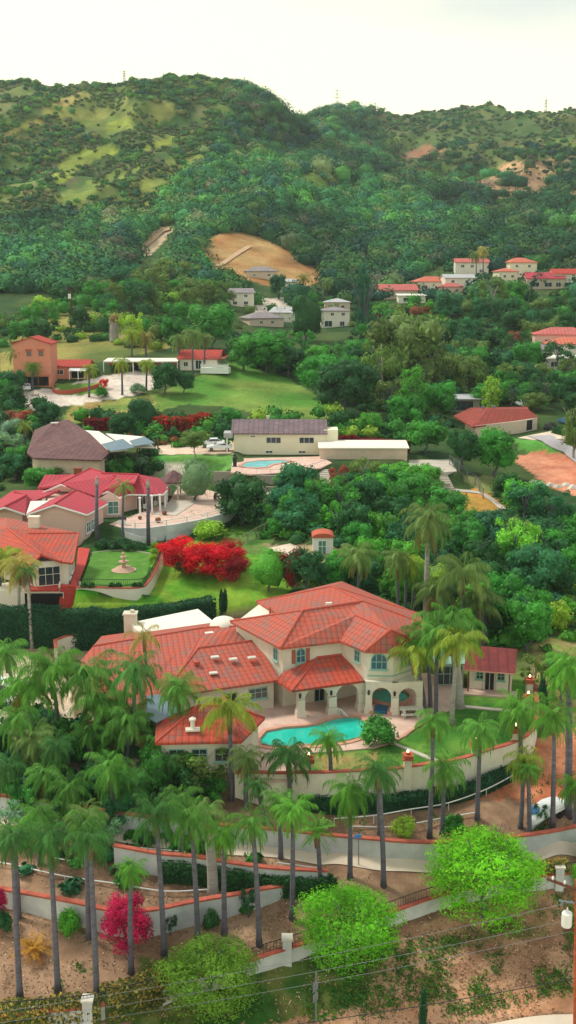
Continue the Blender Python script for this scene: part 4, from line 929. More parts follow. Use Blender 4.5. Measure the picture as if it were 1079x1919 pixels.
p,n = on_wall(q1_,q2_,.55,3.3,-.14); window(oh,p,n,4.6,2.1,glass='dark_opening',frame='pale_stucco',bars=0,cross=False,sill=False,name='garage_opening')
iw = inset([o8,o7,o5,o4,o3,o12],.7); w7, w5, w4, w3 = [near(iw,q) for q in (o7,o5,o4,o3)]
p,n = on_wall(w7,w5,.5,5.9,.02); window(oh,p,n,2.6,2.3,glass='glass_dark',frame='pale_stucco',bars=2,name='glass_door',sill=False)
for t in (.2,.6): p,n = on_wall(w4,w3,t,6.0,.02); window(oh,p,n,1.5,1.6,glass='glass_dark',frame='white_paint')
for q in ((122,1083),(131,1078),(137,1068)): p = P(*q,4.95); MB().box(p.x,p.y,6.3,.3,.3,2.8).build('column','pale_stucco',oh)
p = P(104,1078,4.9); MB().path([(p.x-.1,p.y,7.4),(p.x+.1,p.y-.1,6.5),(p.x-.5,p.y-.5,5.2)],.16,6).build('downpipe','iron_dark',oh)
# ---- white house with long brown roof and pool
zw = 9.0
wb = P(525,853,zw); wh, T, rf = simple_house('house','long cream house with brown gable roof standing above a small blue pool','x',0,0,0,0,0,0,0,'','')if False else simple_house('house','long cream house with brown gable roof standing above a small blue pool',523,852,zw,16.2,9,-.015,3.9,1.9,'yellow_stucco','mauve_shingle','gable',.5,
  wins=[(-1.0,2.6,2.7,1.15,dict(bars=2)),(4.9,2.6,2.7,1.15,dict(bars=2)),(-1.8,.5,1.3,.5,{}),(4.1,.5,1.3,.5,{}),(-4.7,3.3,.9,.35,{})])
chimney(wh,T(-2.2,6,5.2),.5,.4,.9)
p = T(-9.0,-.6,0); MB().box(T(-9.1,1,0).x,T(-9.1,1,0).y,zw+3.5,1.6,3.2,.9).build('carport_roof','roof_grey',wh); MB().box(T(-9.3,-.4,0).x,T(-9.3,-.4,0).y,zw+1.6,.25,.25,3.2).build('post','white_paint',wh)
ex = T(9.2,2.5,0); MB().box(ex.x,ex.y,zw+1.6,2.6,4,5.6,-.015).build('side_wall','yellow_stucco',wh)
lb, T2, _ = simple_house('outbuilding','long low tan outbuilding with a flat white roof beside the cream house',681,862,8.9,15.2,5.5,-.01,2.2,.45,'tan_wall','roof_white','flat',.3,
  wins=[(-4.6,1.1,.15,2.0,dict(glass='tan_wall',frame='tan_wall',bars=0)),(0,1.1,.15,2.0,dict(glass='tan_wall',frame='tan_wall',bars=0)),(4.6,1.1,.15,2.0,dict(glass='tan_wall',frame='tan_wall',bars=0))],cat='outbuilding')
pp = [(452,873),(462,868),(488,865),(530,864),(545,866),(528,869),(508,872),(500,877),(478,878),(458,877)]
pool2 = thing('swimming_pool','small pale blue swimming pool on the terrace of the cream house','swimming pool',P(495,871,9.1))
h2 = [V2(P(a,b,9.0)) for a,b in pp]; 
q = sheet('coping',inset(h2,-.5),9.2,'coping',inset(h2,.05),.2,kind=None); q.parent=pool2; q.location=-pool2.location
q = sheet('water',h2,9.14,'pool_water_blue',kind=None,th=.05); q.parent=pool2; q.location=-pool2.location
sheet('pool_terrace',[V2(P(*q,9.0)) for q in ((436,860),(600,856),(622,868),(600,878),(540,886),(470,890),(432,886))],9.08,'deck_paver',th=.2)
tl = [(400,893),(440,895),(480,900),(520,901),(560,897),(600,886),(622,874)]; Lt = smooth_line([(P(a,b,8).x,P(a,b,8).y,5.8,8.9) for a,b in tl],3)
wallrun('terrace_wall','curved grey block retaining wall below the small pool terrace','wall',Lt,.4,'grey_wall')
tl = [(440,918),(500,920),(560,918),(610,905)]; Lt2 = smooth_line([(P(a,b,6.6).x,P(a,b,6.6).y,5.6,7.3) for a,b in tl],3)
wallrun('garden_wall','lower grey terrace wall half hidden by shrubs under the pool terrace','wall',Lt2,.4,'grey_wall')
fc = thing('terrace_railing','thin railing round the small blue pool terrace','railing',(Lt[0][0],Lt[0][1],8.9)); MB().path([(q[0],q[1],9.9) for q in Lt],.03,4).build('rail','metal_grey',fc)
for q_ in Lt[::2]: MB().tube((q_[0],q_[1],8.9),(q_[0],q_[1],9.9),.025,4).build('post','metal_grey',fc)
# stairs down the bank (two flights), concrete pad, paths
def flight(label, a, b, w_, n_, m='concrete'):
    r_ = thing('garden_steps',label,'steps',a)
    for k in range(n_):
        c_ = Vector(a).lerp(Vector(b),(k+.5)/n_); MB().box(c_.x,c_.y,c_.z-.15,w_,(b.y-a.y)/n_*1.05+.02,.5).build('step',m,r_)
flight('narrow concrete steps climbing the bank beside the block wall',G(612,912,.1),P(606,880,8.6),1.6,9)
flight('concrete steps from the curving path up to the parking slab',G(845,921,.1),P(826,884,8.3),1.5,11)
sheet('parking_slab',[V2(P(*q,8.4)) for q in ((752,863),(843,862),(856,884),(832,886),(770,882))],8.5,'concrete',th=.6)
gp = [G(*q) for q in ((500,925),(600,922),(720,918),(820,917),(860,920),(900,925),(925,940),(942,955))]
drape('garden_path',[(p.x,p.y) for p in gp],1.1,'concrete',.1)
gp = [G(*q) for q in ((735,917),(790,916),(842,914))]
wallrun('garden_wall','long low grey wall behind the curving path near the orange lawn','wall',smooth_line([(p.x,p.y,p.z,p.z+.7) for p in gp],2),.4,'grey_wall')
cf = [G(*q) for q in ((842,872),(860,885),(890,910),(905,935))]; 
def fence(name,label,pts,h,m,step=2.2,mesh=True,rails=2,post=.06,solid=None):
    L_ = smooth_line([(p.x,p.y) for p in pts],4); Z = ground([q[0] for q in L_],[q[1] for q in L_]); r_ = thing(name,label,'fence',(L_[0][0],L_[0][1],float(Z[0])))
    m_ = MB()
    for k in range(rails): m_.path([(q[0],q[1],z+h*(.97 if k == 0 else .15+.3*(k-1))) for q,z in zip(L_,Z)],.03,4)
    m_.build('rail',m,r_)
    for q,z in list(zip(L_,Z))[::2]: MB().box(q[0],q[1],z+h/2-.2,post*2,post*2,h+.4).build('post',m,r_)
    m_ = MB()
    if mesh or solid:
        dd_ = .35 if not solid else .12
        for (q,z),(s,z2) in zip(list(zip(L_,Z))[:-1],list(zip(L_,Z))[1:]):
            n_ = max(1,int(np.linalg.norm(s-q)/dd_))
            for k in range(n_): t=(k+.5)/n_; m_.box(q[0]+(s[0]-q[0])*t,q[1]+(s[1]-q[1])*t,z+(z2-z)*t+h*.55,.02 if not solid else .1,.02,h*.82)
        m_.build('pickets',solid or m,r_)
    return r_
fence('bank_fence','dark mesh fence running down the bank from the parking slab',cf,1.8,'metal_grey')
fence('picket_fence','low white picket fence at the foot of the pink house terrace',[P(235,1012,5.0),P(262,1017,5.0),P(292,1016,5.0)],1.0,'white_paint',solid='white_paint')
fence('wire_fence','tan wire fence crossing the grass slope beside the red bougainvillea',[G(448,1028),G(480,1010),G(510,993)],1.6,'wood_grey')
# ---- garden shed (white, rounded red top)
sd = thing('shed','small white shed with rounded rusty roof among the trees','shed',P(605,1040,4.9)); c_ = P(605,1040,4.9); 
MB().box(c_.x,c_.y+1.2,c_.z+1.15,2.6,2.4,2.3).build('wall','metal_white',sd); k=10
arc = [(c_.x+1.45*math.cos(math.pi*i/k),c_.z+2.3+.6*math.sin(math.pi*i/k)) for i in range(k+1)]
MB().add([(x,c_.y-.2,z) for x,z in arc]+[(x,c_.y+2.6,z) for x,z in arc],[(i,i+1,k+2+i,k+1+i) for i in range(k)]+[tuple(range(k+1)),tuple(range(k+1,2*k+2))]).build('roof','pot',sd)
window(sd,(c_.x-.1,c_.y-.01,c_.z+1.0),(0,-1),1.1,1.9,glass='glass_green',frame='white_paint',name='door',sill=False)
sheet('shed_yard',[V2(P(*q,4.7)) for q in ((505,1030),(560,1018),(598,1030),(590,1050),(520,1045))],4.95,'warm_concrete',th=.5)
# ---- brown-roofed house with solar lean-to (west)
bh = thing('house','brown shingle roofed house with cream chimney beside a white solar panel shelter','house',P(120,858,9.6)); ze_=12.2
a_=X(101,790,15); b_=X(64,806,13.4); c_=X(50,848,ze_-.6); d_=X(160,850,ze_-.4); e_=X(205,848,ze_-.2); f_=X(168,812,14.2); g_=X(130,795,14.6); h__=X(150,828,13)
roof(bh,[[a_,c_,X(62,858,ze_-.9),h__,g_],[a_,X(128,786,14.6),f_,g_],[g_,f_,e_,h__],[a_,b_,c_],[h__,e_,X(190,862,ze_-.9),X(62,858,ze_-.9)]],'brown_shingle',.25)
MB().prism(inset([c_,X(62,858,ze_-.9),X(190,862,ze_-.9),e_,X(128,786,14.6)],.8),8.5,ze_-.9).build('wall','tan_wall',bh); chimney(bh,X(103,810,13.2),1.1,.8,1.6,'stone_white')
sol = thing('solar_shelter','open white roofed shelter carrying two sloping blue solar arrays','shelter',P(240,852,9.6))
roof(sol,[[X(158,806,12.6),X(185,808,12.8),X(238,842,12.2),X(205,846,12.0)],[X(198,812,12.6),X(268,818,12.6),X(290,838,12.1),X(232,836,12.2)]],'roof_white',.2)
roof(sol,[[X(190,832,13),X(230,822,13.5),X(252,838,12.7),X(208,846,12.6)]],'solar',.08,'solar_array'); roof(sol,[[X(242,826,12.9),X(270,818,13.3),X(290,830,12.8),X(252,836,12.7)]],'solar',.08,'solar_array')
for q in ((215,860),(258,856),(262,850),(290,852),(296,850),(232,856)): p=P(*q,9.6); MB().box(p.x,p.y,10.9,.2,.2,2.6).build('post','wood_brown',sol)
# ---- salmon house with garages (upper west)
zs = 15.0
sh_, T, _ = simple_house('house','tall salmon stucco house with red gable roof above a dark triple garage',G(62,724),0,50,8.7,7.5,.0,9.9,1.6,'salmon_stucco','red_tile','front',.35,
   wins=[(-.6,7.6,1.1,1.2,dict(frame='shutter')),(2.2,7.6,1.1,1.2,dict(frame='shutter')),(0,1.2,7.6,2.3,dict(glass='dark_opening',frame='salmon_stucco',bars=2))])
for x in (-.6,2.2): p=T(x,-.25,8.5); MB().box(p.x,p.y,p.z,1.5,.6,.25).build('window_awning','red_tile' if False else 'pot',sh_)
p=T(0,-.15,2.8); MB().box(p.x,p.y,p.z,9.0,.5,.25).build('ledge','salmon_stucco',sh_)
s2_, T, _ = simple_house('house','low salmon wing with flat red tile roof and white porch awning',G(131,710),0,50,8.8,7,.0,3.0,1.4,'salmon_stucco','red_tile','gable',.4,wins=[(-2.4,1.6,1.8,1.2,{}),(1.9,1.2,3.2,2.2,dict(glass='dark_opening'))])
roof(s2_,[[T(.1,-2.2,2.1),T(4.8,-2.2,2.1),T(4.8,0,2.7),T(.1,0,2.7)]],'tarp',.08,'porch_awning')
for x in (.3,2.4,4.6): p=T(x,-2.1,0); MB().box(p.x,p.y,p.z+1.0,.16,.16,2.1).build('post','white_paint',s2_)
pw2=[G(98,722),G(105,738),G(150,735),G(185,726)]; wallrun('planter_wall','low brick red planter wall curving along the concrete drive','wall',smooth_line([(p.x,p.y,p.z,p.z+.9) for p in pw2],3),.35,'pot')
# long white carport
cpt = thing('carport','long low white roofed carport behind the palms on the hillside drive','carport',G(255,700)); ca,cb_,cc,cd = [PY(*q,268) for q in ((193,668),(335,668),(335,663),(193,664))]
zc_ = cpt.location.z+3; yb = cpt.location.y
pts=[Vector((PY(193,670,yb).x,yb,zc_)),Vector((PY(332,672,yb).x,yb,zc_)),Vector((PY(332,672,yb).x,yb+7,zc_+.3)),Vector((PY(193,670,yb).x,yb+7,zc_+.3))]
roof(cpt,[pts],'roof_white',.25)
for t in range(6): q=pts[0].lerp(pts[1],t/5); MB().box(q.x,q.y+.2,q.z-1.6,.2,.2,3.2).build('post','white_paint',cpt)
MB().prism([pts[0]+Vector((0,6.6,0)),pts[1]+Vector((0,6.6,0)),pts[1]+Vector((0,6.9,0)),pts[0]+Vector((0,6.9,0))],zc_-4,zc_).build('wall','salmon_stucco',cpt)
# red roofed house with white deck on the meadow
gpos = G(372,694); rz=-.05
rh, T, _ = simple_house('house','cream house with bright red tiled roof and a white railed deck above the meadow',gpos,0,50,9.5,9,-.12,2.9,1.9,'pale_stucco','red_tile','gable',.6,wins=[(-3.2,1.5,1.2,1.2,{}),(0,1.4,1.6,2.2,dict(glass='glass_dark'))])
roof(rh,[[T(2.2,-.8,3.1),T(6.6,-.8,3.1),T(6.6,9,3.1),T(2.2,9,3.1)]],'pale_red_tile',.2)
q_=T(4.6,-1.6,0); MB().box(q_.x,q_.y,q_.z+.2,7,3,1.4,-.12).build('deck','white_paint',rh)
for k in range(8): q_=T(1.2+k*.97,-3.05,1.3); MB().box(q_.x,q_.y,q_.z,.12,.12,1.0).build('deck_post','white_paint',rh)
q_=T(4.6,-3.05,1.8); MB().box(q_.x,q_.y,q_.z,7,.1,.1,-.12).box(q_.x,q_.y,q_.z-.45,7,.04,.5,-.12).build('deck_rail','white_paint',rh)
# ---- far houses in the valley: (px of centre, py of foot, Y or None, w, d, rz, h, rise, wall, roof, kind, label, wins)
FAR = [
 (500,612,0,12,9,.4,2.8,2.0,'tan_wall','grey_shingle','hip','grey roofed cottage half hidden behind the bushes left of the round ficus',((-2,1.4,1.2,1),(2,1.4,1.2,1))),
 (526,602,0,9,8,-.5,3.0,1.8,'pale_stucco','roof_grey','gable','pale roofed cottage touching the round clipped ficus',((0,1.4,1.4,1),)),
 (628,613,0,9.5,9,.05,5.4,1.2,'pale_stucco','grey_shingle','hip','two storey cream house with grey roof and garage beside the round ficus',((-2.3,1.1,2.6,2.0),(2.3,1.1,1.6,1.6),(-1,4.2,1.2,1.0),(2.6,4.2,1.2,1.0))),
 (632,585,0,9,8,.0,3.6,1.2,'tan_wall','roof_grey','hip','tan house with flat grey roof behind the two storey cream house',((-2,2,1.2,1),(2,2,1.2,1))),
 (453,575,0,9,8,.2,5.0,1.6,'pale_stucco','grey_shingle','gable','white two storey house with grey roof deep among trees below the brown hill',((-2.5,1.4,1.6,1.2),(1.5,1.4,1.6,1.2),(-2.5,3.9,1.4,1),(1.5,3.9,1.4,1))),
 (490,522,0,13,8,.1,3.0,1.8,'tan_wall','grey_shingle','hip','low tan house with pale brown roof at the foot of the brown hill',((-3,1.4,1.4,1),(3,1.4,1.4,1))),
 (542,548,0,7,7,.2,4.2,1.0,'yellow_stucco','roof_grey','flat','small cream house beside the tall dark tree under the brown hill',((0,2,1.4,1.2),)),
 (748,560,0,14,9,.1,3.2,2.2,'tan_wall','pale_red_tile','gable','dull pink roofed house at the west end of the far hillside row',((-4,1.6,1.4,1.2),(1,1.6,1.4,1.2))),
 (772,568,0,10,7,.0,2.8,.5,'pale_stucco','roof_white','flat','white flat roofed bungalow in front of the dull pink roofed house',((-2,1.3,2.6,1.4),(2.6,1.3,1.4,1.2))),
 (813,545,0,14,9,.15,3.6,2.0,'pale_stucco','orange_tile','hip','white house with orange hip roof in the far hillside row',((-3.5,1.6,1.6,1.2),(3,1.6,1.6,1.2))),
 (862,548,0,12,9,.1,5.6,1.4,'pale_stucco','roof_grey','gable','white two storey house with pale grey roof in the far hillside row',((-3,1.6,1.6,1.4),(2.6,1.6,1.6,1.4),(-3,4.2,1.4,1.1),(2.6,4.2,1.4,1.1))),
 (846,552,0,9,6,.0,3.0,1.4,'pink_stucco','pale_red_tile','hip','small pink fronted house attached below the pale grey roofed one',((-2,1.5,1.3,1.2),(2,1.5,1.3,1.2))),
 (884,515,0,14,8,-.05,5.2,1.7,'pale_stucco','pale_red_tile','gable','pale blue white house with long red roof highest on the far hillside',((-4,3.6,1.6,1.2),(0,3.6,1.6,1.2),(4,1.6,1.8,1.4))),
 (980,520,0,12,9,.2,6.2,2.0,'yellow_stucco','orange_tile','hip','tall cream house with orange roof above the hillside trees',((-3,1.7,1.6,1.4),(2.6,1.7,1.6,1.4),(-3,4.7,1.4,1.2),(2.6,4.7,1.4,1.2))),
 (952,530,0,8,7,.2,4.6,1.3,'yellow_stucco','orange_tile','hip','narrow cream wing lower beside the tall orange roofed house',((-1.6,2.6,1.2,1.2),(1.8,2.6,1.2,1.2))),
 (1022,542,0,15,9,.0,4.2,2.4,'tan_wall','rose_tile','gable','house with crimson roof and dark veranda on the far hillside',((-4,1.8,3,1.8),(1,1.8,3,1.8),(5,1.8,2,1.8))),
 (1064,540,0,12,9,.0,5.6,2.0,'pale_stucco','red_tile','gable','cream house with red gable roof at the east end of the hillside row',((-3,3.8,1.6,1.3),(2,3.8,1.6,1.3),(0,1.2,2.4,2))),
 (1056,655,0,16,10,-.12,4.2,1.8,'pink_stucco','pale_red_tile','hip','wide pink house with pale red tile roofs at the east edge above the white sheds',((-4.5,2.2,1.8,1.3),(1,2.2,1.8,1.3))),
 (1070,668,0,13,9,-.1,3.4,1.6,'pale_stucco','orange_tile','hip','nearer cream house with orange roof in front of the wide pink one',((-3,1.8,1.6,1.2),(2,1.8,1.6,1.2))),
 (1008,675,0,9,7,.1,2.6,1.4,'pale_stucco','grey_shingle','gable','little grey roofed house beside the wide pink house',((-1.5,1.3,1.3,1.1),)),
 (1052,692,0,10,6,.0,2.8,.5,'pale_stucco','roof_white','flat','white flat roofed shed below the pink and orange roofed houses',((-2,1.3,1.8,1.4),(2,1.3,1.8,1.4))),
 (1006,712,0,5,5,.1,3.0,.6,'pale_stucco','roof_white','flat','small white building among trees on the lower east slope',((0,1.4,1.4,1.4),)),
 (862,772,0,9,6,.05,3.0,.4,'grey_wall','roof_grey','flat','dark grey shed with flat roof behind the brick red roofed house',((0,1.4,6,2.2,dict(glass='glass_dark',frame='grey_wall',bars=3)),)),
 (640,440,0,11,6,.05,2.6,.4,'pale_stucco','roof_white','flat','lone flat white roofed building high on the wooded spur',((-2,1.4,1.6,1.2),)),
 (820,692,0,8,6,.1,2.6,1.2,'tan_wall','pale_red_tile','hip','tan cottage glimpsed through the big olive tree',((0,1.4,1.4,1.1),)),
]
for px,py,_,w_,d_,rz,h_,ri,wm,rm,kd,lb_,wins in FAR:
    simple_house('house',lb_,G(px,py),0,50,w_,d_,rz,h_,ri,wm,rm,kd,.45,wins=[w__ if len(w__)==5 else w__ for w__ in wins])
# ---- brick-red roofed ranch house (east) with garage
zb = 9.4
rr = thing('house','low ranch house with brick red shingle roof and an open garage at its end','house',P(930,810,zb))
u1=X(852,780,12.2); u2=X(872,800,11.6); u3=X(920,770,13.8); u4=X(1005,770,13.2); u5=X(1008,781,12.0); u6=X(965,789,11.9); u7=X(880,778,12.6)
roof(rr,[[X(850,779,12.0),X(885,800,11.8),u6,X(968,778,12.6),X(915,766,13.9)],[X(915,766,13.9),X(968,778,12.6),u6,u5,X(990,767,13.2)],[X(850,779,12.0),X(915,766,13.9),X(990,767,13.2),X(990,762,12.2),X(880,764,12.2)]],'brick_shingle',.25)
g0_=P(972,812,zb); g1_=P(1006,805,zb)
MB().prism([P(890,822,zb),g0_,g1_,g1_+Vector((0,9,0)),P(880,812,zb)+Vector((0,6,0))],zb-.5,11.9).build('wall','tan_wall',rr)
p,n=on_wall(g0_,g1_,.55,zb+1.25,.02); window(rr,p,n,2.6,2.3,glass='dark_opening',frame='pale_stucco',bars=0,cross=False,sill=False,name='garage_opening')
for q in ((905,765),(925,764)): p=X(*q,13.6); MB().box(p.x,p.y,p.z+.2,.8,.5,.5).build('roof_vent','metal_grey',rr)
dr=[P(970,822,9.3),P(1005,815,9.3),P(1079,800,9.3),P(1100,812,9.3),P(1060,824,9.3),P(1000,826,9.3)]; sheet('driveway',[V2(q) for q in dr],9.5,'warm_concrete',th=.6)
rd=[G(1010,818),G(1040,828),G(1079,850),G(1130,890)]; drape('road',[(p.x,p.y) for p in rd],5.0,'pale_road',.22)
# ================================================================== plant patterns
def leafquads(C, Nn, s, asp=.5, jit=.6, r=rng):
    """one pointed leaf-spray per centre, facing roughly along its normal"""
    n = len(C); Nn = Nn+r.normal(0,jit,(n,3)); Nn /= np.linalg.norm(Nn,axis=1)[:,None]+1e-9
    t = np.cross(Nn, r.normal(0,1,(n,3))); t /= np.linalg.norm(t,axis=1)[:,None]+1e-9; b = np.cross(Nn,t)
    s = (np.ones(n)*s*r.uniform(.65,1.35,n))[:,None]
    V = np.stack([C-t*s, C-b*s*asp+Nn*s*.15, C+t*s, C+b*s*asp+Nn*s*.15],1).reshape(-1,3)
    return V, np.arange(4*n).reshape(n,4)
_t = (1+5**.5)/2
ICO = np.array([(-1,_t,0),(1,_t,0),(-1,-_t,0),(1,-_t,0),(0,-1,_t),(0,1,_t),(0,-1,-_t),(0,1,-_t),(_t,0,-1),(_t,0,1),(-_t,0,-1),(-_t,0,1)]); ICO = ICO/np.linalg.norm(ICO[0])
ICOF = np.array([(0,11,5),(0,5,1),(0,1,7),(0,7,10),(0,10,11),(1,5,9),(5,11,4),(11,10,2),(10,7,6),(7,1,8),(3,9,4),(3,4,2),(3,2,6),(3,6,8),(3,8,9),(4,9,5),(2,4,11),(6,2,10),(8,6,7),(9,8,1)])
def sph(n, r=rng):
    v = r.normal(0,1,(n,3)); return v/np.linalg.norm(v,axis=1)[:,None]
def crown_mesh(name, lobes, per, leaf, seed, jit=.55, core=.78, matn='leaves', shell=(.82,1.08), droop=0, asp=.5, tv=.16, lj=(.8,1.22)):
    """lobes: rows x,y,z,rx,rz (unit crown: x,y in -.5...5, z 0..1)"""
    r = np.random.default_rng(seed); Vs=[];Fs=[];Ts=[];k=0
    for (x,y,z,rx,rz) in lobes:
        n = int(per*(rx/.2)**1.6)+12; d = sph(n,r); d = d[(d[:,2] > -.75)]; n = len(d); q = r.uniform(*shell,n)[:,None]
        C = d*q*np.array([rx,rx,rz])+np.array([x,y,z]); C += r.normal(0,.12*rx,(n,3))*np.array([1,1,.8])
        nn = d*np.array([1,1,1.0]); nn[:,2] += .25; 
        if droop: C[:,2] -= droop*r.random(n)*rx
        V,Fc = leafquads(C,nn,leaf,asp,jit,r); Vs.append(V);Fs.append(np.c_[Fc]+k);k+=len(V)
        tl = 1+r.normal(0,tv); Ts.append(np.repeat(tl*r.uniform(*lj,n),4)[:,None]*np.array([[1,1,1]])*np.repeat(r.normal(1,.06,(n,3)),4,0))
        if core:
            m = ICO*np.array([rx,rx,rz])*core*(1+.12*r.normal(0,1,(12,1)))+np.array([x,y,z]); Vs.append(m); Fs.append(np.c_[ICOF,ICOF[:,2]]+k); k+=12; Ts.append(np.full((12,3),tl))
    V=np.concatenate(Vs);Fc=np.concatenate(Fs);T=np.clip(np.concatenate(Ts),.45,1.7)
    me = bpy.data.meshes.new(name)
    q = Fc[:,2]!=Fc[:,3]; tri = Fc[~q][:,:3]; qd = Fc[q]
    lo = np.concatenate([qd.ravel(),tri.ravel()]).astype(np.int32); tot = np.r_[np.full(len(qd),4),np.full(len(tri),3)].astype(np.int32); st = np.r_[0,np.cumsum(tot)[:-1]].astype(np.int32)
    me.vertices.add(len(V)); me.vertices.foreach_set('co',V.astype(np.float32).ravel()); me.loops.add(len(lo)); me.loops.foreach_set('vertex_index',lo)
    me.polygons.add(len(tot)); me.polygons.foreach_set('loop_start',st); me.polygons.foreach_set('loop_total',tot); me.update(calc_edges=True)
    at = me.color_attributes.new('tone','FLOAT_COLOR','POINT'); c=np.ones((len(V),4),np.float32); c[:,:3]=T; at.data.foreach_set('color',c.ravel())
    me.materials.append(M[matn]); return me
def lobes_round(seed, n=15, lo=.13, hi=.24, top=.95, flat=1.0, w=.36, z0=.14):
    r = random.Random(seed); out=[]
    for i in range(n):
        a = 2*math.pi*(i*.618+r.random()*.3); zz = z0+(top-hi*.9-z0)*((i+.5)/n)**.8; e = math.sqrt(max(.02,1-((zz-.45)/.6)**2)); q = r.uniform(lo,hi)
        rad = min(w*e,.5-q*.85)*r.uniform(.7,1.12); out.append((rad*math.cos(a),rad*math.sin(a),zz,q,q*.85*flat))
    out.append((r.uniform(-.05,.05),0,.55,.27,.3)); return out
CR = {}
for i in range(4): CR['round%d'%i] = crown_mesh('crown', lobes_round(i,16), 90, .04, 10+i)
for i in range(3): CR['open%d'%i] = crown_mesh('crown', lobes_round(20+i,20,.08,.17,1.0,.8,.42,.2)[:-1], 105, .036, 30+i, core=.55)
for i in range(2): CR['tall%d'%i] = crown_mesh('crown', [(.22*math.cos(j*2.4)*(1-abs(j-6)/16),.22*math.sin(j*2.4)*(1-abs(j-6)/16),.1+.8*j/12,.2-.008*abs(j-5),.09) for j in range(13)], 110, .034, 50+i, droop=.5, core=.55)
for i in range(2): CR['umbrella%d'%i] = crown_mesh('crown', [(.33*math.cos(j*2.4+i)*(j/15)**.5,.33*math.sin(j*2.4+i)*(j/15)**.5,.62+.22*math.cos(j/15*1.5)+(.07 if j%3 else -.16),.15,.13) for j in range(16)], 120, .033, 60+i, core=.6)
CR['ball0'] = crown_mesh('crown', [(0,0,.5,.46,.47)]+[(.28*math.cos(j*2.4)*math.sin(1+j*.15),.28*math.sin(j*2.4)*math.sin(1+j*.15),.3+.5*((j*.37)%1),.2,.22) for j in range(10)], 190, .028, 70, jit=.4, core=.9, tv=.06)
for i in range(3): CR['bush%d'%i] = crown_mesh('crown', [(.3*math.cos(j*2.4+i)*(j/9)**.5,.3*math.sin(j*2.4+i)*(j/9)**.5,.28+.36*math.cos(j/9*1.4)*random.Random(i*9+j).uniform(.6,1.1),.2,.3) for j in range(10)], 120, .045, 80+i)
CR['cone0'] = crown_mesh('crown', [(.05*math.cos(j*2.4),.05*math.sin(j*2.4),.04+.9*j/15,.42*(1-j/16.5)+.05,.09) for j in range(16)], 90, .04, 90, jit=.4, core=.85)
CR['column0'] = crown_mesh('crown', [(.06*math.cos(j*2.4),.06*math.sin(j*2.4),.06+.88*j/13,.36*math.sin(.5+2.5*j/13)**.5,.08) for j in range(14)], 100, .05, 91, jit=.4, core=.85)
for i in range(3):   # finely divided, arching sprays (the bright trees by the street)
    r_ = random.Random(40+i)
    CR['feather%d'%i] = crown_mesh('crown', [((q:=(j/34)**.5*.40)*math.cos(j*2.4+i),q*math.sin(j*2.4+i),.22+.62*math.sqrt(max(0,1-(q/.5)**2))*r_.uniform(.62,1.0)-(.1 if j%4==0 else 0),r_.uniform(.10,.16),r_.uniform(.07,.11)) for j in range(35)]+[(q2*math.cos(j*2.4+i),q2*math.sin(j*2.4+i),zz,.13,.11) for j in range(26) for zz in [.10+.5*j/26] for q2 in [.40*r_.uniform(.75,1.05)*(.72+.5*zz)]], 560, .0155, 100+i, jit=.45, core=.3, droop=.45, asp=.34, tv=.17, lj=(.88,1.14))
CR['blossom0'] = crown_mesh('crown', lobes_round(5,16,.12,.2,.95,.9,.38,.2), 420, .02, 120, matn='blossom', core=.55, tv=.22)
CR['blossom1'] = crown_mesh('crown', lobes_round(6,14,.12,.2,.95,.9,.36,.15), 420, .02, 121, matn='blossom', core=.55, tv=.22)
def trunk_mesh(name, m, seed, fork=.45, r0=.035):
    r = random.Random(seed); mb = MB(); bend = [(r.uniform(-.03,.03),r.uniform(-.03,.03)) for _ in range(4)]
    pts = [(0,0,-.08)]+[(bend[i][0],bend[i][1],fork*(i+1)/4) for i in range(4)]; mb.path(pts, lambda t: r0*(1-.4*t), 7)
    for k in range(6):
        a = k*1.1+r.random(); e = r.uniform(.16,.3); z = r.uniform(fork+.25,.9); b = pts[-1]; b = (b[0],b[1],b[2]-.04*k*.5)
        mb.path([b,(b[0]+e*.35*math.cos(a),b[1]+e*.35*math.sin(a),(b[2]+z)/2+.02),(b[0]+e*math.cos(a),b[1]+e*math.sin(a),z)], lambda t: r0*.55*(1-.75*t), 5)
    o = mb.build(name, m); me = o.data; bpy.data.objects.remove(o); return me
TR = {k: [trunk_mesh('trunk', mm, s, fk, rr) for s in (1,2)] for k,mm,fk,rr in (('dark','bark',.35,.03),('pale','bark_pale',.5,.024),('brown','bark_brown',.3,.028))}
TINT = {'D':(38,82,42),'M':(56,118,44),'B':(74,134,44),'Y':(122,154,48),'O':(84,108,50),'G':(96,128,96),'C':(34,78,50),'T':(44,98,62),'R':(168,6,26),'F':(150,22,72),'N':(116,70,44),'W':(120,150,60),'X':(94,156,30)}
def tint(key, v=.1, r=random):
    c = lin(TINT[key]); k = (1+r.uniform(-v,v))*1.8; return (c[0]*k*(1+r.uniform(-.12,.12)),c[1]*k,c[2]*k*(1+r.uniform(-.15,.15)),1)
def link(name, me, parent, loc=(0,0,0), sc=(1,1,1), rz=0, color=None):
    o = bpy.data.objects.new(name, me); COL.objects.link(o); o.parent = parent; o.location = loc; o.scale = sc; o.rotation_euler = (0,0,rz)
    if color: o.color = color
    return o
NT = [0]
def tree(base, h, w, kind, tk, label, cat='tree', group=None, trunk='dark', low=.16, name='tree'):
    """base: world point; h: height; w: crown width"""
    r = random.Random(NT[0]*7+3); NT[0] += 1
    root = thing(name, label, cat, base, r.uniform(0,6.28), group)
    opts = [k for k in CR if k.rstrip('0123456789') == kind]; me = CR[r.choice(opts)]
    c0 = 0 if cat in ('bush','shrub') else h*low
    link('crown', me, root, (0,0,c0-.02*h), (w,w*r.uniform(.9,1.1),h-c0), 0, tint(tk,.1,r))
    if not (cat in ('bush','cypress') ): link('trunk', r.choice(TR[trunk]), root, (0,0,0), (h,h,h))
    return root
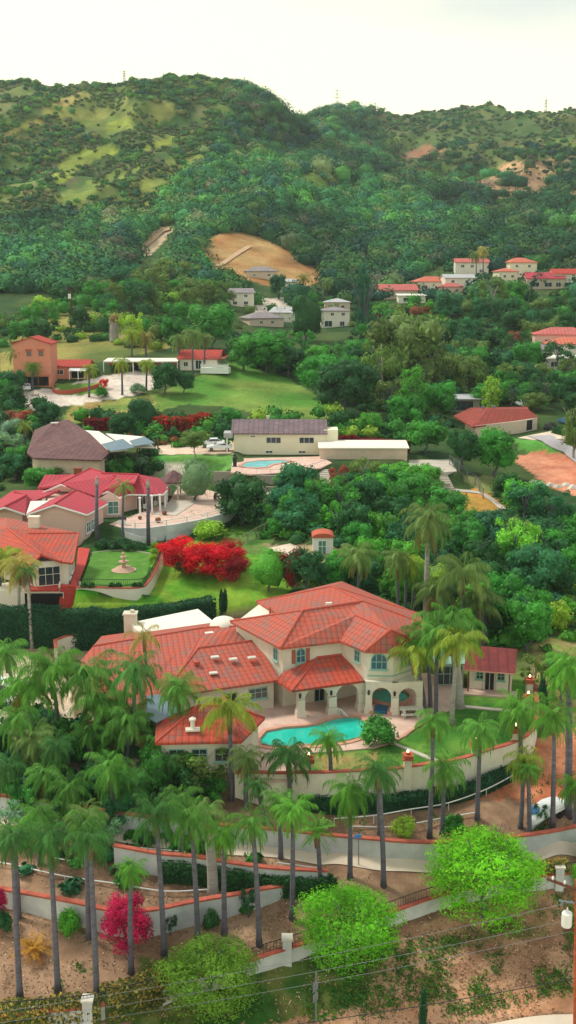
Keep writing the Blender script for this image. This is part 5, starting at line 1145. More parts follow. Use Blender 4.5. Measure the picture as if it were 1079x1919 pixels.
def T(px, pb, pt, wpx, kind, tk, label, cat='tree', group=None, dY=0, **kw):
    """a tree whose foot is seen at (px,pb), whose top reaches pt and whose crown is wpx wide in the photograph"""
    b = G(px,pb)
    if dY: b = Vector((b.x*(b.y+dY)/b.y, b.y+dY, 0)); b.z = gz(b.x,b.y)
    top = PY(px,pt,b.y); h = max(.8, top.z-b.z); d = b.y/ray(px,pt)[1]; w = wpx*d/F
    return tree(b, h, w, kind, tk, label, cat, group, **kw)
# ---- palms
def palm_crown(name, seed, n=22, droop=1.0, stiff=0, pairs=24, lw=.03, ll=.30, m='fronds', upright=1.25, dead=0, hang=.9, span=0):
    r = np.random.default_rng(seed); V=[];Fc=[];T_=[];k=0
    for i in range(n):
        a = i*2.39996+r.uniform(-.2,.2); f = i/(n-1); el = upright-f*(span or (1.35+.2*droop))+r.uniform(-.1,.1); L = r.uniform(.85,1.08)*(1 if f > .12 else .75)
        p = np.array([0,0,.02]); st = 13; pts=[p.copy()]; e = el; ca,sa = math.cos(a),math.sin(a); tw = r.uniform(-.25,.25)
        for s in range(st):
            e -= droop*(.062+.0125*s)*(1 if e > -1.4 else 0); aa = a+tw*s/st; p = p+np.array([math.cos(aa)*math.cos(e),math.sin(aa)*math.cos(e),math.sin(e)])*L/st; pts.append(p.copy())
        pts = np.array(pts); tn = r.uniform(.82,1.18); yel = 1+max(0,(f-.75))*r.uniform(0,1.6); dead_=(i >= n-2 and seed%2==1); yel = 3.2 if dead_ else yel; tn = tn*.62 if dead_ else tn
        # rachis
        for s in range(st):
            wv = np.array([-sa,ca,0])*.012*(1-s/st*.8); V += [pts[s]-wv,pts[s]+wv,pts[s+1]+wv*.8,pts[s+1]-wv*.8]; Fc.append((k,k+1,k+2,k+3)); k+=4; T_ += [(1.3*tn,1.15*tn,.8*tn)]*4
        for q in range(pairs):
            t = .1+.9*(q+.5)/pairs; x = t*st; s = min(st-1,int(x)); c = pts[s]+(pts[s+1]-pts[s])*(x-s); d = pts[s+1]-pts[s]; d/=np.linalg.norm(d)
            side0 = np.cross(d,[0,0,1]); nn = np.linalg.norm(side0); side0 = side0/nn if nn > .05 else np.array([-sa,ca,0])
            l_ = ll*(math.sin(min(1,t*1.15+.12)*math.pi*.78)**.8+.12)*r.uniform(.8,1.15)
            for sd in (-1,1):
                dr = side0*sd*(.75 if not stiff else 1)+d*.55+np.array([0,0,-hang*r.uniform(.5,1.2) if not stiff else .15*r.normal()]); dr/=np.linalg.norm(dr)
                mid = c+dr*l_*.5; tip = c+dr*l_+np.array([0,0,-l_*(.35 if not stiff else .1)]); wv = np.cross(dr,[.3,.2,1]); wv = wv/(np.linalg.norm(wv)+1e-6)*lw*.5
                V += [c,mid-wv,tip,mid+wv]; Fc.append((k,k+1,k+2,k+3)); k+=4; g_ = tn*r.uniform(.8,1.25); T_ += [(g_*yel,g_,g_*.9)]*4
    me = bpy.data.meshes.new(name); V=np.array(V,np.float32); Fc=np.array(Fc,np.int32); nf=len(Fc)
    me.vertices.add(len(V)); me.vertices.foreach_set('co',V.ravel()); me.loops.add(nf*4); me.loops.foreach_set('vertex_index',Fc.ravel()); me.polygons.add(nf)
    me.polygons.foreach_set('loop_start',np.arange(0,nf*4,4,dtype=np.int32)); me.polygons.foreach_set('loop_total',np.full(nf,4,np.int32)); me.update(calc_edges=True)
    at = me.color_attributes.new('tone','FLOAT_COLOR','POINT'); c=np.ones((len(V),4),np.float32); c[:,:3]=np.clip(T_,.4,1.8); at.data.foreach_set('color',c.ravel()); me.materials.append(M[m]); return me
PC = {'queen':[palm_crown('fronds',s,30,.72+.1*s,pairs=30,lw=.019,ll=.27,upright=1.5,hang=.6,span=2.25) for s in range(4)],
      'big':[palm_crown('fronds',20+s,20,.8,pairs=40,lw=.02,ll=.28,upright=1.4,hang=.7) for s in range(3)],
      'spiky':[palm_crown('fronds',30,20,.45,stiff=1,pairs=24,lw=.03,ll=.22,upright=1.2)],
      'thin':[palm_crown('fronds',40,11,.85,pairs=26,lw=.022,ll=.3,upright=1.1)]}
PT = {'q':(76,122,50),'d':(60,106,52),'y':(120,140,50),'b':(78,128,44),'g':(96,120,66),'w':(132,128,72)}
def palm(bx, by, tx, ty, wpx, kind, tk, label, trunk='bark', r0=.175, skirt=0, group='palms', base=None, Y=None, cat='palm tree'):
    r = random.Random(NT[0]*5+1); NT[0] += 1
    b = base or G(bx,by)
    if Y: b = PY(bx,by,Y); b.z = gz(b.x,b.y)
    t = PY(tx,ty,b.y); d = b.y/ray(tx,ty)[1]; fl = wpx*d/F/2*{'queen':1.12,'big':1.1}.get(kind,1.0)
    root = thing('palm_tree', label, cat, b, 0, group); h = t-b
    pts = [(h.x*(q**1.5)+.05*math.sin(q*5+b.x)*r0*2, .04*math.sin(q*4+b.y)*r0*3, -.3+(h.z+.3)*q) for q in [i/9 for i in range(10)]]
    mb = MB(); mb.path(pts, lambda q: r0*(1.25-.45*q if q > .06 else 1.6), 9)
    o = raw('trunk', mb.v, mb.f, trunk, root, smooth=True)
    # old leaf bases / green crownshaft under the fronds
    mb = MB(); mb.path([(h.x,0,h.z-fl*.75),(h.x,0,h.z-fl*.3),(h.x,0,h.z+.05)], lambda q: r0*(.95+.5*math.sin(q*3.1)), 8); raw('leaf_bases', mb.v, mb.f, 'bark_brown' if tk != 'b' else 'bark_brown', root, smooth=True)
    c = lin(PT[tk]); v = r.uniform(.85,1.3)*1.6
    link('fronds', r.choice(PC[kind]), root, (h.x,0,h.z), (fl,fl,fl*r.uniform(1.0,1.2)), r.uniform(0,6.28), (c[0]*v,c[1]*v,c[2]*v,1))
    if skirt:
        mb = MB(); rr_ = random.Random(3)
        for i in range(46): a=rr_.random()*6.28; q=rr_.uniform(.2,1); mb.path([(h.x+r0*math.cos(a),r0*math.sin(a),h.z-.1-q*skirt*.5),(h.x+(r0+.28*fl)*math.cos(a),(r0+.28*fl)*math.sin(a),h.z-.5-q*skirt)],lambda t:.09*(1-t*.8),3)
        raw('dead_fronds', mb.v, mb.f, 'bark_brown' if skirt < 3 else 'bark_pale', root)
    return root
# ================================================================== palms
PALMS = [
 (37,1872,24,1570,92,'queen','d','foremost palm at the west edge of the street terrace, base beside the ivy wall'),
 (35,1721,27,1560,80,'queen','q','palm directly behind the foremost west edge palm, base at the white wall'),
 (109,1858,92,1572,98,'queen','d','second street terrace palm from the west edge, between yellow cycad and ivy'),
 (181,1872,169,1572,100,'queen','d','street terrace palm standing right over the white ivy covered wall pillar'),
 (167,1758,160,1545,90,'queen','q','dark trunked palm between the bright green bush and the pink bougainvillea'),
 (245,1823,245,1630,66,'queen','b','short bushy palm in front of the pink bougainvillea tree'),
 (308,1790,291,1525,108,'queen','d','tall palm just east of the pink bougainvillea tree'),
 (370,1760,359,1535,98,'queen','q','street palm rising behind the western bright feathery tree'),
 (420,1750,420,1562,76,'queen','b','slim bright crowned palm beside the small shrub at the white wall'),
 (398,1674,390,1525,84,'queen','g','stout pale trunked palm in front of the ivy hedge rail',),
 (486,1771,472,1542,92,'queen','q','palm beside the sapling at the end of the white terrace wall'),
 (547,1722,550,1518,86,'queen','b','palm at the eastern end of the ivy covered terrace wall'),
 (601,1674,594,1560,86,'spiky','b','short spiky crowned palm at the corner of the ivy wall'),
 (656,1645,654,1485,96,'queen','b','yellow green palm west of the blue sign'),
 (718,1660,710,1442,98,'queen','d','tall palm east of the blue sign in front of the white wall'),
 (711,1563,708,1450,70,'queen','q','palm trunk close behind the tall palm east of the blue sign'),
 (526,1608,521,1498,72,'queen','q','palm below the garden wall west of the white path wall start'),
 (622,1500,616,1385,72,'queen','b','slender palm between the pool lawn and the curved wall'),
 (543,1520,541,1418,100,'big','d','palm with long arching fronds just outside the wall below the pool'),
 (434,1500,430,1330,118,'big','y','tall yellow green palm in front of the red tiled pavilion'),
 (461,1515,460,1420,70,'queen','g','pale drooping palm beside the tall yellow green pavilion palm'),
 (805,1570,812,1350,82,'queen','q','tall palm standing before the lawn path, trunk below the curved wall'),
 (828,1563,833,1440,92,'queen','q','palm just right of the tall lawn path palm, lower crown against the wall'),
 (894,1535,900,1370,86,'queen','q','palm before the middle torch pillar with its trunk crossing the white rail'),
 (975,1551,983,1425,84,'queen','y','yellow green palm beside the bare slope east of the rail end'),
 (991,1572,990,1440,60,'queen','q','thin palm close beside the yellow green palm at the bare slope'),
 (1035,1551,1038,1342,92,'queen','b','tall palm left of the white covered boat'),
 (1064,1526,1064,1250,100,'queen','b','very tall palm behind the white covered boat at the east edge'),
 (976,1445,974,1328,96,'queen','b','palm with wide bright crown beside the easternmost torch pillar of the curve'),
 (1079,1560,1076,1472,70,'queen','b','low palm at the east edge beyond the white covered boat'),
 (861,1326,843,1175,134,'big','q','royal palm with thick pale trunk in front of the garden house'),
 (846,1356,858,1205,110,'big','y','pale trunked palm on the lawn ring between villa and garden house'),
 (796,1335,776,1222,108,'big','y','leaning palm of the cluster at the villa corner, trunk nearest the arcade'),
 (806,1328,800,1200,108,'big','q','middle palm of the cluster at the villa corner'),
 (816,1340,820,1190,104,'big','q','palm of the villa corner cluster with dark trunk nearest the green pavilion'),
 (797,1180,802,975,104,'queen','g','very tall shaggy palm rising behind the villa roof'),
 (758,1165,764,1055,64,'queen','y','palm of the trio behind the villa with yellowish crown'),
 (745,1168,745,1048,66,'queen','g','palm of the trio behind the villa with grey green crown'),
 (772,1160,778,1070,60,'queen','q','smallest palm of the trio behind the villa'),
 (868,1210,868,1075,120,'big','g','broad palm above the garden house with long drooping fronds'),
 (826,1190,820,1110,96,'big','g','dusky palm between the very tall shaggy palm and the broad one'),
 (908,1215,900,1130,90,'big','g','palm half hidden in trees right above the garden house roof'),
 (672,1130,672,1040,84,'queen','g','thin trunked palm directly behind the villa roof peak'),
 (30,1330,12,1225,90,'queen','q','palm beside the pale parked van at the west edge'),
 (112,1400,96,1255,140,'big','b','huge palm with broad glossy fronds west of the villa'),
 (157,1400,165,1268,128,'big','q','large palm at the villa west end with arching fronds'),
 (249,1410,253,1258,110,'queen','d','dark dense palm in front of the villa west roof'),
 (278,1340,270,1190,92,'thin','w','dry thin crowned palm in front of the white rear roof'),
 (336,1420,335,1290,96,'queen','q','palm between the blue solar panel and the pavilion vent'),
 (185,1420,192,1316,120,'big','q','palm with arching fronds before the west end of the villa roof'),
 (238,1445,243,1352,110,'big','q','palm between the citrus tree and the pavilion corner'),
 (62,1405,50,1292,118,'big','b','bright palm between the pale van and the huge glossy palm'),
 (300,1480,296,1455,90,'queen','q','low palm under the pavilion beside the dark tree'),
 (250,1530,246,1470,96,'queen','d','dark palm just above the white path wall'),
 (160,1600,160,1528,90,'queen','g','dusky palm above the upper dirt terrace'),
 (75,1620,72,1530,90,'queen','q','palm behind the second street terrace palm'),
 (340,1610,338,1500,92,'queen','q','palm behind the ivy wall beside the stout one'),
 (38,1470,33,1352,96,'queen','q','palm below the pale parked van'),
 (70,1480,64,1385,90,'queen','g','palm in the west thicket in front of the pale driveway'),
 (108,1500,106,1400,76,'queen','d','dark palm in the west thicket with a brown hanging frond'),
 (20,1520,14,1440,84,'queen','d','palm crown low in the west thicket at the frame edge'),
 (86,1530,84,1452,80,'queen','q','palm with thin dark trunk before the white house corner'),
 (213,1545,206,1440,100,'queen','q','palm in front of the white path wall west part'),
 (130,1560,132,1480,86,'queen','q','low palm in the thicket above the upper terrace rail'),
 (165,1440,168,1372,84,'big','q','medium palm beneath the large villa west end palm'),
 (215,1440,214,1380,80,'big','b','bright palm below the bright green citrus tree'),
 (290,1450,292,1390,80,'big','q','palm at the foot of the pavilion west corner'),
 (318,1500,312,1425,84,'queen','d','dark palm below the pavilion beside the dark recess'),
 (497,1560,480,1470,60,'queen','d','small palm below the curved wall west end'),
 (60,1215,50,1068,54,'thin','d','slender palm next to the reddish skirted one by the tall hedge'),
 (37,1198,36,1062,86,'queen','w','palm with a skirt of reddish dead fronds before the tall dark hedge'),
 (0,1120,2,1050,90,'big','y','palm at the west edge over the orange roofed house terrace'),
 (230,1014,231,910,56,'thin','g','young palm with few fronds on the pink house patio edge'),
 (167,744,167,692,36,'queen','y','palm at the lower bend of the concrete hillside drive'),
 (229,740,228,680,38,'queen','y','middle palm of the drive row beside the meadow'),
 (274,732,275,682,36,'queen','y','palm of the drive row next to the dark round shrubbery'),
 (61,728,61,688,34,'queen','b','small palm before the dark garage doors'),
 (28,722,30,660,42,'queen','g','palm at the west edge beside the salmon house'),
 (247,668,247,627,34,'queen','y','western of two pale palms behind the white carport'),
 (273,668,273,632,38,'queen','w','eastern of two pale palms behind the white carport'),
 (335,690,334,636,38,'queen','g','palm before the meadow house roof, westernmost of three'),
 (361,712,361,628,44,'queen','g','tallest palm before the meadow house'),
 (383,695,383,634,38,'queen','g','palm before the meadow house deck, easternmost of three'),
 (568,560,568,520,30,'queen','w','lone palm at the foot of the brown hill'),
 (612,560,612,528,26,'queen','g','palm right of the lone palm at the brown hill foot'),
 (892,540,892,478,30,'queen','g','tall thin palm standing before the far red and grey roofs'),
 (905,545,905,470,26,'queen','w','tall thin palm just right of the one before the far roofs'),
 (856,672,856,645,30,'queen','g','small palm below the conical dark tree, western one'),
 (882,672,882,642,32,'queen','g','small palm below the conical dark tree, middle one'),
 (905,676,905,646,30,'queen','g','small palm below the conical dark tree, eastern one'),
 (47,845,46,796,44,'thin','y','drooping palm at the corner of the brown shingle roof'),
]
for q in PALMS:
    bx,by,tx,ty,wp,kd,tk,lb = q; kw = {}
    big = by > 1150
    if lb.startswith('royal'): kw = dict(trunk='bark_pale', r0=.42)
    elif lb.startswith('stout'): kw = dict(trunk='bark_pale', r0=.36)
    elif 'pale trunked' in lb: kw = dict(trunk='bark_pale', r0=.2)
    elif by < 1000: kw = dict(r0=.22, trunk='bark')
    elif 'very tall' in lb: kw = dict(trunk='bark_pale' if 'shaggy' in lb else 'bark', r0=.28)
    elif 'skirt' in lb: kw = dict(skirt=1.6, trunk='bark_pale', r0=.18)
    elif kd == 'thin': kw = dict(r0=.14)
    palm(bx,by,tx,ty,wp,kd,tk,lb,group='palms',**kw)
# bare topped palm trunks by the pink house
for bx,by,ty,lb in ((182,1020,893,'tall bare palm trunk at the corner of the pink house'),(278,1022,898,'tall bare palm trunk in front of the pink house portico')):
    b=G(bx,by); t=PY(bx-1,ty,b.y); r_=thing('palm_tree',lb,'palm tree',b,0,'bare palm trunks'); h=t-b
    mb=MB(); mb.path([(0,0,-.3),(.05,0,h.z*.4),(h.x,0,h.z*.92)],lambda q:.3-.1*q,9); raw('trunk',mb.v,mb.f,'bark',r_,smooth=True)
    mb=MB(); mb.path([(h.x,0,h.z*.88),(h.x,0,h.z*.95),(h.x,0,h.z)],lambda q:.3*(1-q*.6),8); 
    for i in range(12): a=i*.52; mb.path([(h.x,0,h.z*.97),(h.x+.35*math.cos(a),.35*math.sin(a),h.z*.93-.3)],lambda t:.05,3)
    raw('dead_fronds',mb.v,mb.f,'bark_pale',r_)
# dead thick skirted palm on the far slope
palm(214,640,214,592,36,'thin','w','thick grey skirted old palm on the slope behind the hillside drive',trunk='bark_pale',r0=1.1,skirt=6)
# ================================================================== named trees and shrubs
TS = [
 # bright feathery trees by the street
 (650,1800,1655,212,'feather','X','bright green feathery tree covering the street wall, middle of three','tree'),
 (905,1715,1540,226,'feather','X','largest bright feathery tree, before the east part of the white wall','tree'),
 (392,1890,1752,198,'feather','W','yellow green feathery tree at the bottom beside the ivy wall','tree'),
 (1100,1680,1600,70,'feather','X','bright tree cut by the east edge above the street pillar','tree'),
 (1105,1620,1545,60,'bush','B','bright shrub at the east edge above the curved white wall','bush'),
 # garden shrubs
 (707,1395,1336,78,'bush','M','dense glossy green shrub on the near edge of the kidney pool','bush'),
 (720,1400,1365,40,'queenbush','M','','bush'),
 (755,1572,1524,58,'bush','Y','yellow green round bush behind the white path wall','bush'),
 (850,1560,1522,48,'bush','M','low bush behind the white wall beside the tall trunk','bush'),
 (215,1385,1300,56,'round','B','bright green citrus tree at the villa west roof edge','tree'),
 (130,1755,1700,52,'bush','B','bright green bush against the white terrace wall','bush'),
 (320,1752,1712,26,'open','D','small dark sapling in front of the white terrace wall beside the bougainvillea','tree'),
 (397,1745,1697,34,'bush','D','compact dark shrub against the white terrace wall','bush'),
 (465,1718,1660,34,'open','D','little tree leaning at the end of the white terrace wall','tree'),
 (235,1780,1672,104,'blossom','F','magenta bougainvillea tree against the white terrace wall','tree'),
 (-2,1740,1650,44,'blossom','F','magenta bougainvillea at the west edge of the street terrace','bush'),
 (8,1750,1700,40,'bush','D','dark shrub under the west edge bougainvillea','bush'),
 (380,1490,1388,110,'open','O','olive feathery thicket tree below the pavilion','tree'),
 (305,1490,1392,90,'round','M','dark dense tree below the pavilion in the shade','tree'),
 (345,1480,1385,80,'open','B','bamboo like green tree between thicket palms','tree'),
 (230,1500,1440,90,'round','M','rounded tree among the lower west palms','tree'),
 (160,1520,1450,90,'round','D','dark rounded tree in the west thicket','tree'),
 (60,1500,1430,80,'open','G','grey green tree in the west thicket','tree'),
 (70,1470,1420,30,'cone','C','small dark conical shrub in front of the white house corner','bush'),
 (100,1420,1340,70,'round','M','green tree under the huge glossy palm','tree'),
 (190,1430,1350,80,'round','T','blue green tree under the villa west end palms','tree'),
 (15,1580,1500,80,'open','G','grey green shrubby tree above the terrace rail at the west edge','tree'),
 (110,1580,1520,70,'open','M','green shrubby tree above the upper terrace rail','tree'),
 (200,1590,1530,60,'open','G','grey shrubby tree behind the street palms','tree'),
 (1010,1555,1500,34,'open','D','small dark palm like shrub in front of the white boat','bush'),
 (1000,1305,1220,50,'open','O','thin dusty tree beside the garden house','tree'),
 (1040,1290,1215,50,'round','M','green tree at the east edge behind the slim pillars','tree'),
 (1015,1320,1262,30,'cone','C','dark pointed shrub between the slim pillars and the east edge','bush'),
 (1050,1330,1240,70,'open','B','bright loose tree at the east edge over the bare slope','tree'),
 (60,1790,1748,0,'','','',''),
 # hedge line plants and slope behind the villa
 (415,1148,1103,11,'column','C','western of two slim dark cypresses on the grass slope','cypress'),
 (422,1150,1103,11,'column','C','eastern of two slim dark cypresses on the grass slope','cypress'),
 (505,1108,1028,70,'ball','B','dense round green tree between red bougainvillea and the dark red one','tree'),
 (575,1112,1014,74,'round','D','dark tree with a dark red flank behind the villa','tree'),
 (550,1110,1016,62,'blossom','R2','dark red bougainvillea bush against the dark tree behind the villa','bush'),
 (350,1075,1002,100,'blossom','R','vivid red bougainvillea mass, western part','bush'),
 (405,1080,1005,110,'blossom','R','vivid red bougainvillea mass, middle part','bush'),
 (378,1076,1010,90,'blossom','R','vivid red bougainvillea mass, crest between the western and middle parts','bush'),
 (322,1052,1004,60,'blossom','R','vivid red bougainvillea mass, tip touching the lawn railing','bush'),
 (425,1074,1012,80,'blossom','R','vivid red bougainvillea mass, eastern shoulder','bush'),
 (440,1090,1035,60,'blossom','R2','darker red end of the bougainvillea mass','bush'),
 (347,1078,1040,48,'bush','D','low grey green bush in front of the red bougainvillea','bush'),
 (392,1010,972,68,'bush','Y','yellow green bush below the terrace wall of the pink house','bush'),
 (368,940,858,62,'ball','G','grey green olive tree beside the gazebo','tree'),
 (452,985,880,94,'round','D','large dark tree at the tip of the pink house terrace','tree'),
 (365,862,800,50,'round','O','small round tree with bare trunk near the white cars','tree'),
 (545,925,878,60,'round','M','green tree in front of the block terrace wall','tree'),
 (545,975,912,46,'round','M','small bright edged tree below the curved path','tree'),
 (545,1000,950,66,'round','T','blue green tree below the curved path','tree'),
 (635,918,870,50,'open','N2','russet shrub tree left of the bare branched one','tree'),
 (680,920,856,64,'open','O','bare branched olive tree in front of the long outbuilding','tree'),
 (742,918,858,84,'round','B','bright green round tree at the end of the long outbuilding, western one','tree'),
 (795,918,862,72,'round','B','bright green round tree by the parking slab, eastern one','tree'),
 # meadow and hillside band
 (270,808,742,68,'ball','D','large round dark tree at the lower edge of the meadow','tree'),
 (95,802,745,50,'round','D','dark rounded tree at the west end of the meadow','tree'),
 (35,805,764,50,'round','N2','reddish brown tree near the west edge','tree'),
 (120,745,0,0,'','','',''),
 (310,740,668,60,'round','D','dark evergreen clump beside the drive palms','tree'),
 (345,738,690,40,'round','D','smaller evergreen beside the dark clump by the drive','tree'),
 (258,738,715,36,'bush','G','grey green shrub under the drive palms','bush'),
 (190,745,722,28,'bush','M','small bush at the bend of the hillside drive','bush'),
 (195,728,706,18,'blossom','R','small red flowering bush beside the hillside drive','bush'),
 (500,700,615,90,'round','M','broad green tree behind the meadow top','tree'),
 (455,695,620,60,'round','M','green tree between the meadow house and the broad tree','tree'),
 (540,705,640,70,'round','D','dark green tree at the meadow corner','tree'),
 (600,745,650,90,'round','M','large green tree on the meadow east side','tree'),
 (645,775,655,110,'round','D','very large dark tree in the centre of the valley','tree'),
 (575,640,548,66,'ball','D','big round clipped ficus in front of the grey roofs','tree'),
 (400,655,558,90,'round','M','large bright green tree behind the meadow house','tree'),
 (522,560,506,34,'round','C','tall dark tree beside the small cream house under the brown hill','tree'),
 (678,650,488,50,'tall','C','very tall dark narrow tree east of the round ficus','tree'),
 (700,640,580,60,'round','D','dark tree at the foot of the very tall narrow one','tree'),
 (760,740,568,150,'round','O','huge spreading olive coloured tree in the middle of the valley','tree'),
 (715,760,630,90,'open','O','loose olive coloured tree under the huge spreading one','tree'),
 (800,740,640,80,'open','O','tall loose tree on the east flank of the huge spreading one','tree'),
 (772,790,678,74,'tall','B','vivid bright green upright tree before the valley grove','tree'),
 (798,850,778,82,'round','M','big green tree between the outbuilding and the ranch house','tree'),
 (873,668,592,74,'cone','T','dark conical pine above the little palms','tree'),
 (920,772,700,58,'tall','Y','yellow green upright tree behind the brick red roof','tree'),
 (1005,770,738,40,'round','B','small bright tree beside the ranch driveway','tree'),
 (865,880,792,60,'round','D','dark tree below the brick red roof','tree'),
 (928,895,790,86,'round','M','large green tree in front of the brick red roof','tree'),
 (922,600,512,56,'open','O','dusky tall tree before the far red roofs','tree'),
 (965,575,520,50,'round','M','green tree between the far orange and crimson roofs','tree'),
 (985,700,632,60,'round','M','green tree left of the grey roofed little house','tree'),
 (965,650,615,36,'round','N2','brownish tree above the east slope','tree'),
 (980,970,892,84,'round','B','bright green tree at the end of the curving path','tree'),
 (945,940,880,56,'round','D','dark tree beside the brown dirt lot','tree'),
 (75,925,868,60,'round','M','green tree in front of the brown shingle roof corner','tree'),
 (30,900,840,60,'round','T','blue green tree west of the brown shingle roof','tree'),
 (120,912,866,56,'round','O','olive bushy tree between the brown roof and the rose roofs','tree'),
 (170,905,862,50,'round','D','dark tree below the sloping solar arrays','tree'),
 (1030,1030,965,90,'round','D','dark broad tree below the brown dirt lot','tree'),
 (965,1075,962,90,'open','Y2','airy yellow green tree in the valley above the garden house','tree'),
 (1010,1130,1005,120,'round','T','massive dark blue green tree at the valley east side','tree'),
 (880,1010,958,80,'round','G2','grey green tree above the tall shaggy palm','tree'),
 (910,1200,1105,110,'umbrella','M','flat topped green tree above the garden house','tree'),
 (990,1220,1110,90,'round','M','green tree behind the garden house','tree'),
 (790,1870,1850,0,'','','',''),
 (791,1960,1850,20,'column','C','slim young cypress at the bottom edge beside the street','cypress'),
 (1062,870,745,20,'','','',''),
 (1075,860,750,50,'round','O','tree on the rusty trunk at the east road','tree'),
 (1055,815,800,60,'','','',''),
 (745,960,0,0,'','','',''),
]
TINT.update({'W':(96,134,42),'R2':(112,24,30),'N2':(126,66,48),'Y2':(104,154,50),'G2':(70,100,66)})
for px,pb,pt,wp,kd,tk,lb,ct in TS:
    if not lb or not wp: continue
    low = {'ball':.04,'cone':.02,'column':0,'feather':.12,'tall':.1,'umbrella':.3,'blossom':.05}.get(kd,.14)
    if 'bare trunk' in lb: low=.38
    T(px,pb,pt,wp,kd,tk,lb,ct,group=None,low=low,name={'bush':'bush','cypress':'cypress_tree'}.get(ct,'tree'),trunk='pale' if tk=='O' else 'dark')
# ---- thickets: every tree its own object
def thicket(poly, n, size, kinds, tints, label, group, mind=.62, trunk='dark', cat='tree', hf=(.8,1.15), seed=1, avoid=()):
    r = random.Random(seed); xs=[p[0] for p in poly]; ys=[p[1] for p in poly]; pts=[]; tries=0
    while len(pts) < n and tries < n*60:
        tries += 1; x=r.uniform(min(xs),max(xs)); y=r.uniform(min(ys),max(ys))
        if not inpoly([x],[y],poly)[0] or any(inpoly([x],[y],a)[0] for a in avoid): continue
        s = size*r.uniform(.75,1.3)
        if any(math.hypot((x-a)/1.0,(y-b)/.55) < (s+s2)/2*mind for a,b,s2 in pts): continue
        pts.append((x,y,s))
    for x,y,s in pts:
        tk = r.choice(tints); TH.append((s,x,y,y-s*r.uniform(*hf),r.choice(kinds),tk,label,cat,group,trunk))
    return len(pts)
TH = []
RK = ['round','round','open','round']
th = [
 ([(500,1010),(520,960),(560,930),(700,925),(760,935),(820,960),(900,990),(960,1010),(960,1040),(700,1060),(640,1010),(560,1000)],34,62,RK,'MMDTBMD','green tree in the dense grove between the orange lawn and the tall shaggy palm','grove above the villa'),
 ([(620,1100),(640,1060),(960,1060),(1079,1060),(1100,1160),(1000,1200),(880,1180),(720,1130)],34,68,RK,'MDTBMYD','leafy tree in the grove directly behind the villa and garden house','grove behind the villa'),
 ([(960,975),(1040,975),(1100,985),(1120,1060),(1000,1060),(940,1010)],13,74,RK,'DMTDO','tree in the dark grove below the brown dirt lot','grove below the dirt lot'),
 ([(400,800),(440,785),(620,790),(700,800),(760,835),(740,850),(620,832),(420,834)],18,42,RK,'MMBYD','tree in the leafy row behind the cream house with the pool','trees behind the cream house'),
 ([(140,805),(230,795),(420,800),(430,835),(290,832),(150,800)],18,38,['bush','round'],'MDBND','shrub in the hedge row between the meadow and the solar shelter','hedge row shrubs'),
 ([(640,760),(700,640),(820,640),(900,660),(1000,680),(1100,700),(1100,780),(1000,775),(860,755),(800,800),(700,790)],46,58,RK,'DMTOMDO','tree in the valley grove west and north of the brick red roofed ranch','valley grove'),
 ([(-20,800),(60,820),(60,880),(160,885),(280,880),(280,905),(60,905),(-20,900)],20,46,RK,'DMTNGD','tree in the garden belt between the brown roof and the rose roofs','garden belt trees'),
 ([(-20,640),(20,600),(180,560),(420,560),(420,640),(300,655),(130,640),(40,640)],34,44,RK,'MDMOYD','tree on the slope above the salmon house and carport','slope trees'),
 ([(-20,770),(90,780),(90,810),(-20,830)],8,50,RK,'DMD','tree below the concrete drive at the west edge','drive trees'),
 ([(-20,735),(20,735),(50,765),(-20,775)],5,46,RK,'DM','tree beside the garage court at the west edge','garage court trees'),
 ([(420,665),(560,665),(680,680),(690,715),(600,715),(480,690)],16,54,RK,'MDMB','tree in the leafy belt between the meadow and the grey roofs','belt above the meadow'),
 ([(425,590),(440,570),(560,572),(720,560),(820,600),(860,640),(700,635),(560,630),(430,600)],15,30,RK,'MDBOD','garden tree among the far grey roofed houses','far garden trees'),
 ([(820,598),(1100,586),(1100,650),(960,640),(900,600)],30,44,RK,'DMDTO','tree on the slope between the far red roofs and the pink house at the east','east slope trees'),
 ([(190,600),(425,580),(430,545),(330,535),(240,550)],20,58,['tall','open'],'OODT','tall dusky eucalyptus in the grove below the brown hill','eucalyptus grove'),
 ([(700,592),(860,578),(1100,566),(1100,580),(860,600),(720,606)],14,26,['round','bush'],'MDBN','small garden tree in front of the far hillside houses','far house garden trees'),
 ([(-20,1500),(-20,1330),(60,1340),(200,1420),(330,1450),(420,1500),(380,1560),(100,1560)],24,60,['round','open'],'DMTMD','shrubby tree under the palm thicket west of the villa','understorey trees'),
 ([(820,690),(940,690),(1100,800),(1060,800),(960,760),(850,720)],10,50,RK,'MDTO','tree beside the yellow green one behind the ranch house','trees behind the ranch'),
 ([(600,935),(700,920),(760,930),(740,960),(600,960)],8,50,RK,'MTBD','tree hanging over the curving path below the cream house','path side trees'),
]
tot = 0
for i,(poly,n,s,kd,tn,lb,gr) in enumerate(th):
    tot += thicket(poly,n,s,kd,tn,lb,gr,seed=100+i,avoid=() )
TH.sort(key=lambda q:-q[0])
nt_ = 298-sum(1 for o in bpy.data.objects if o.get('category')=='tree'); rest = []
for q in TH:
    s_,x,y,yt,kd,tk,lb,ct,gr,trk = q
    if nt_ > 0: T(x,y,yt,s_,kd,tk,lb,ct,gr,trunk=trk,low=.04); nt_ -= 1
    else: rest.append(q)
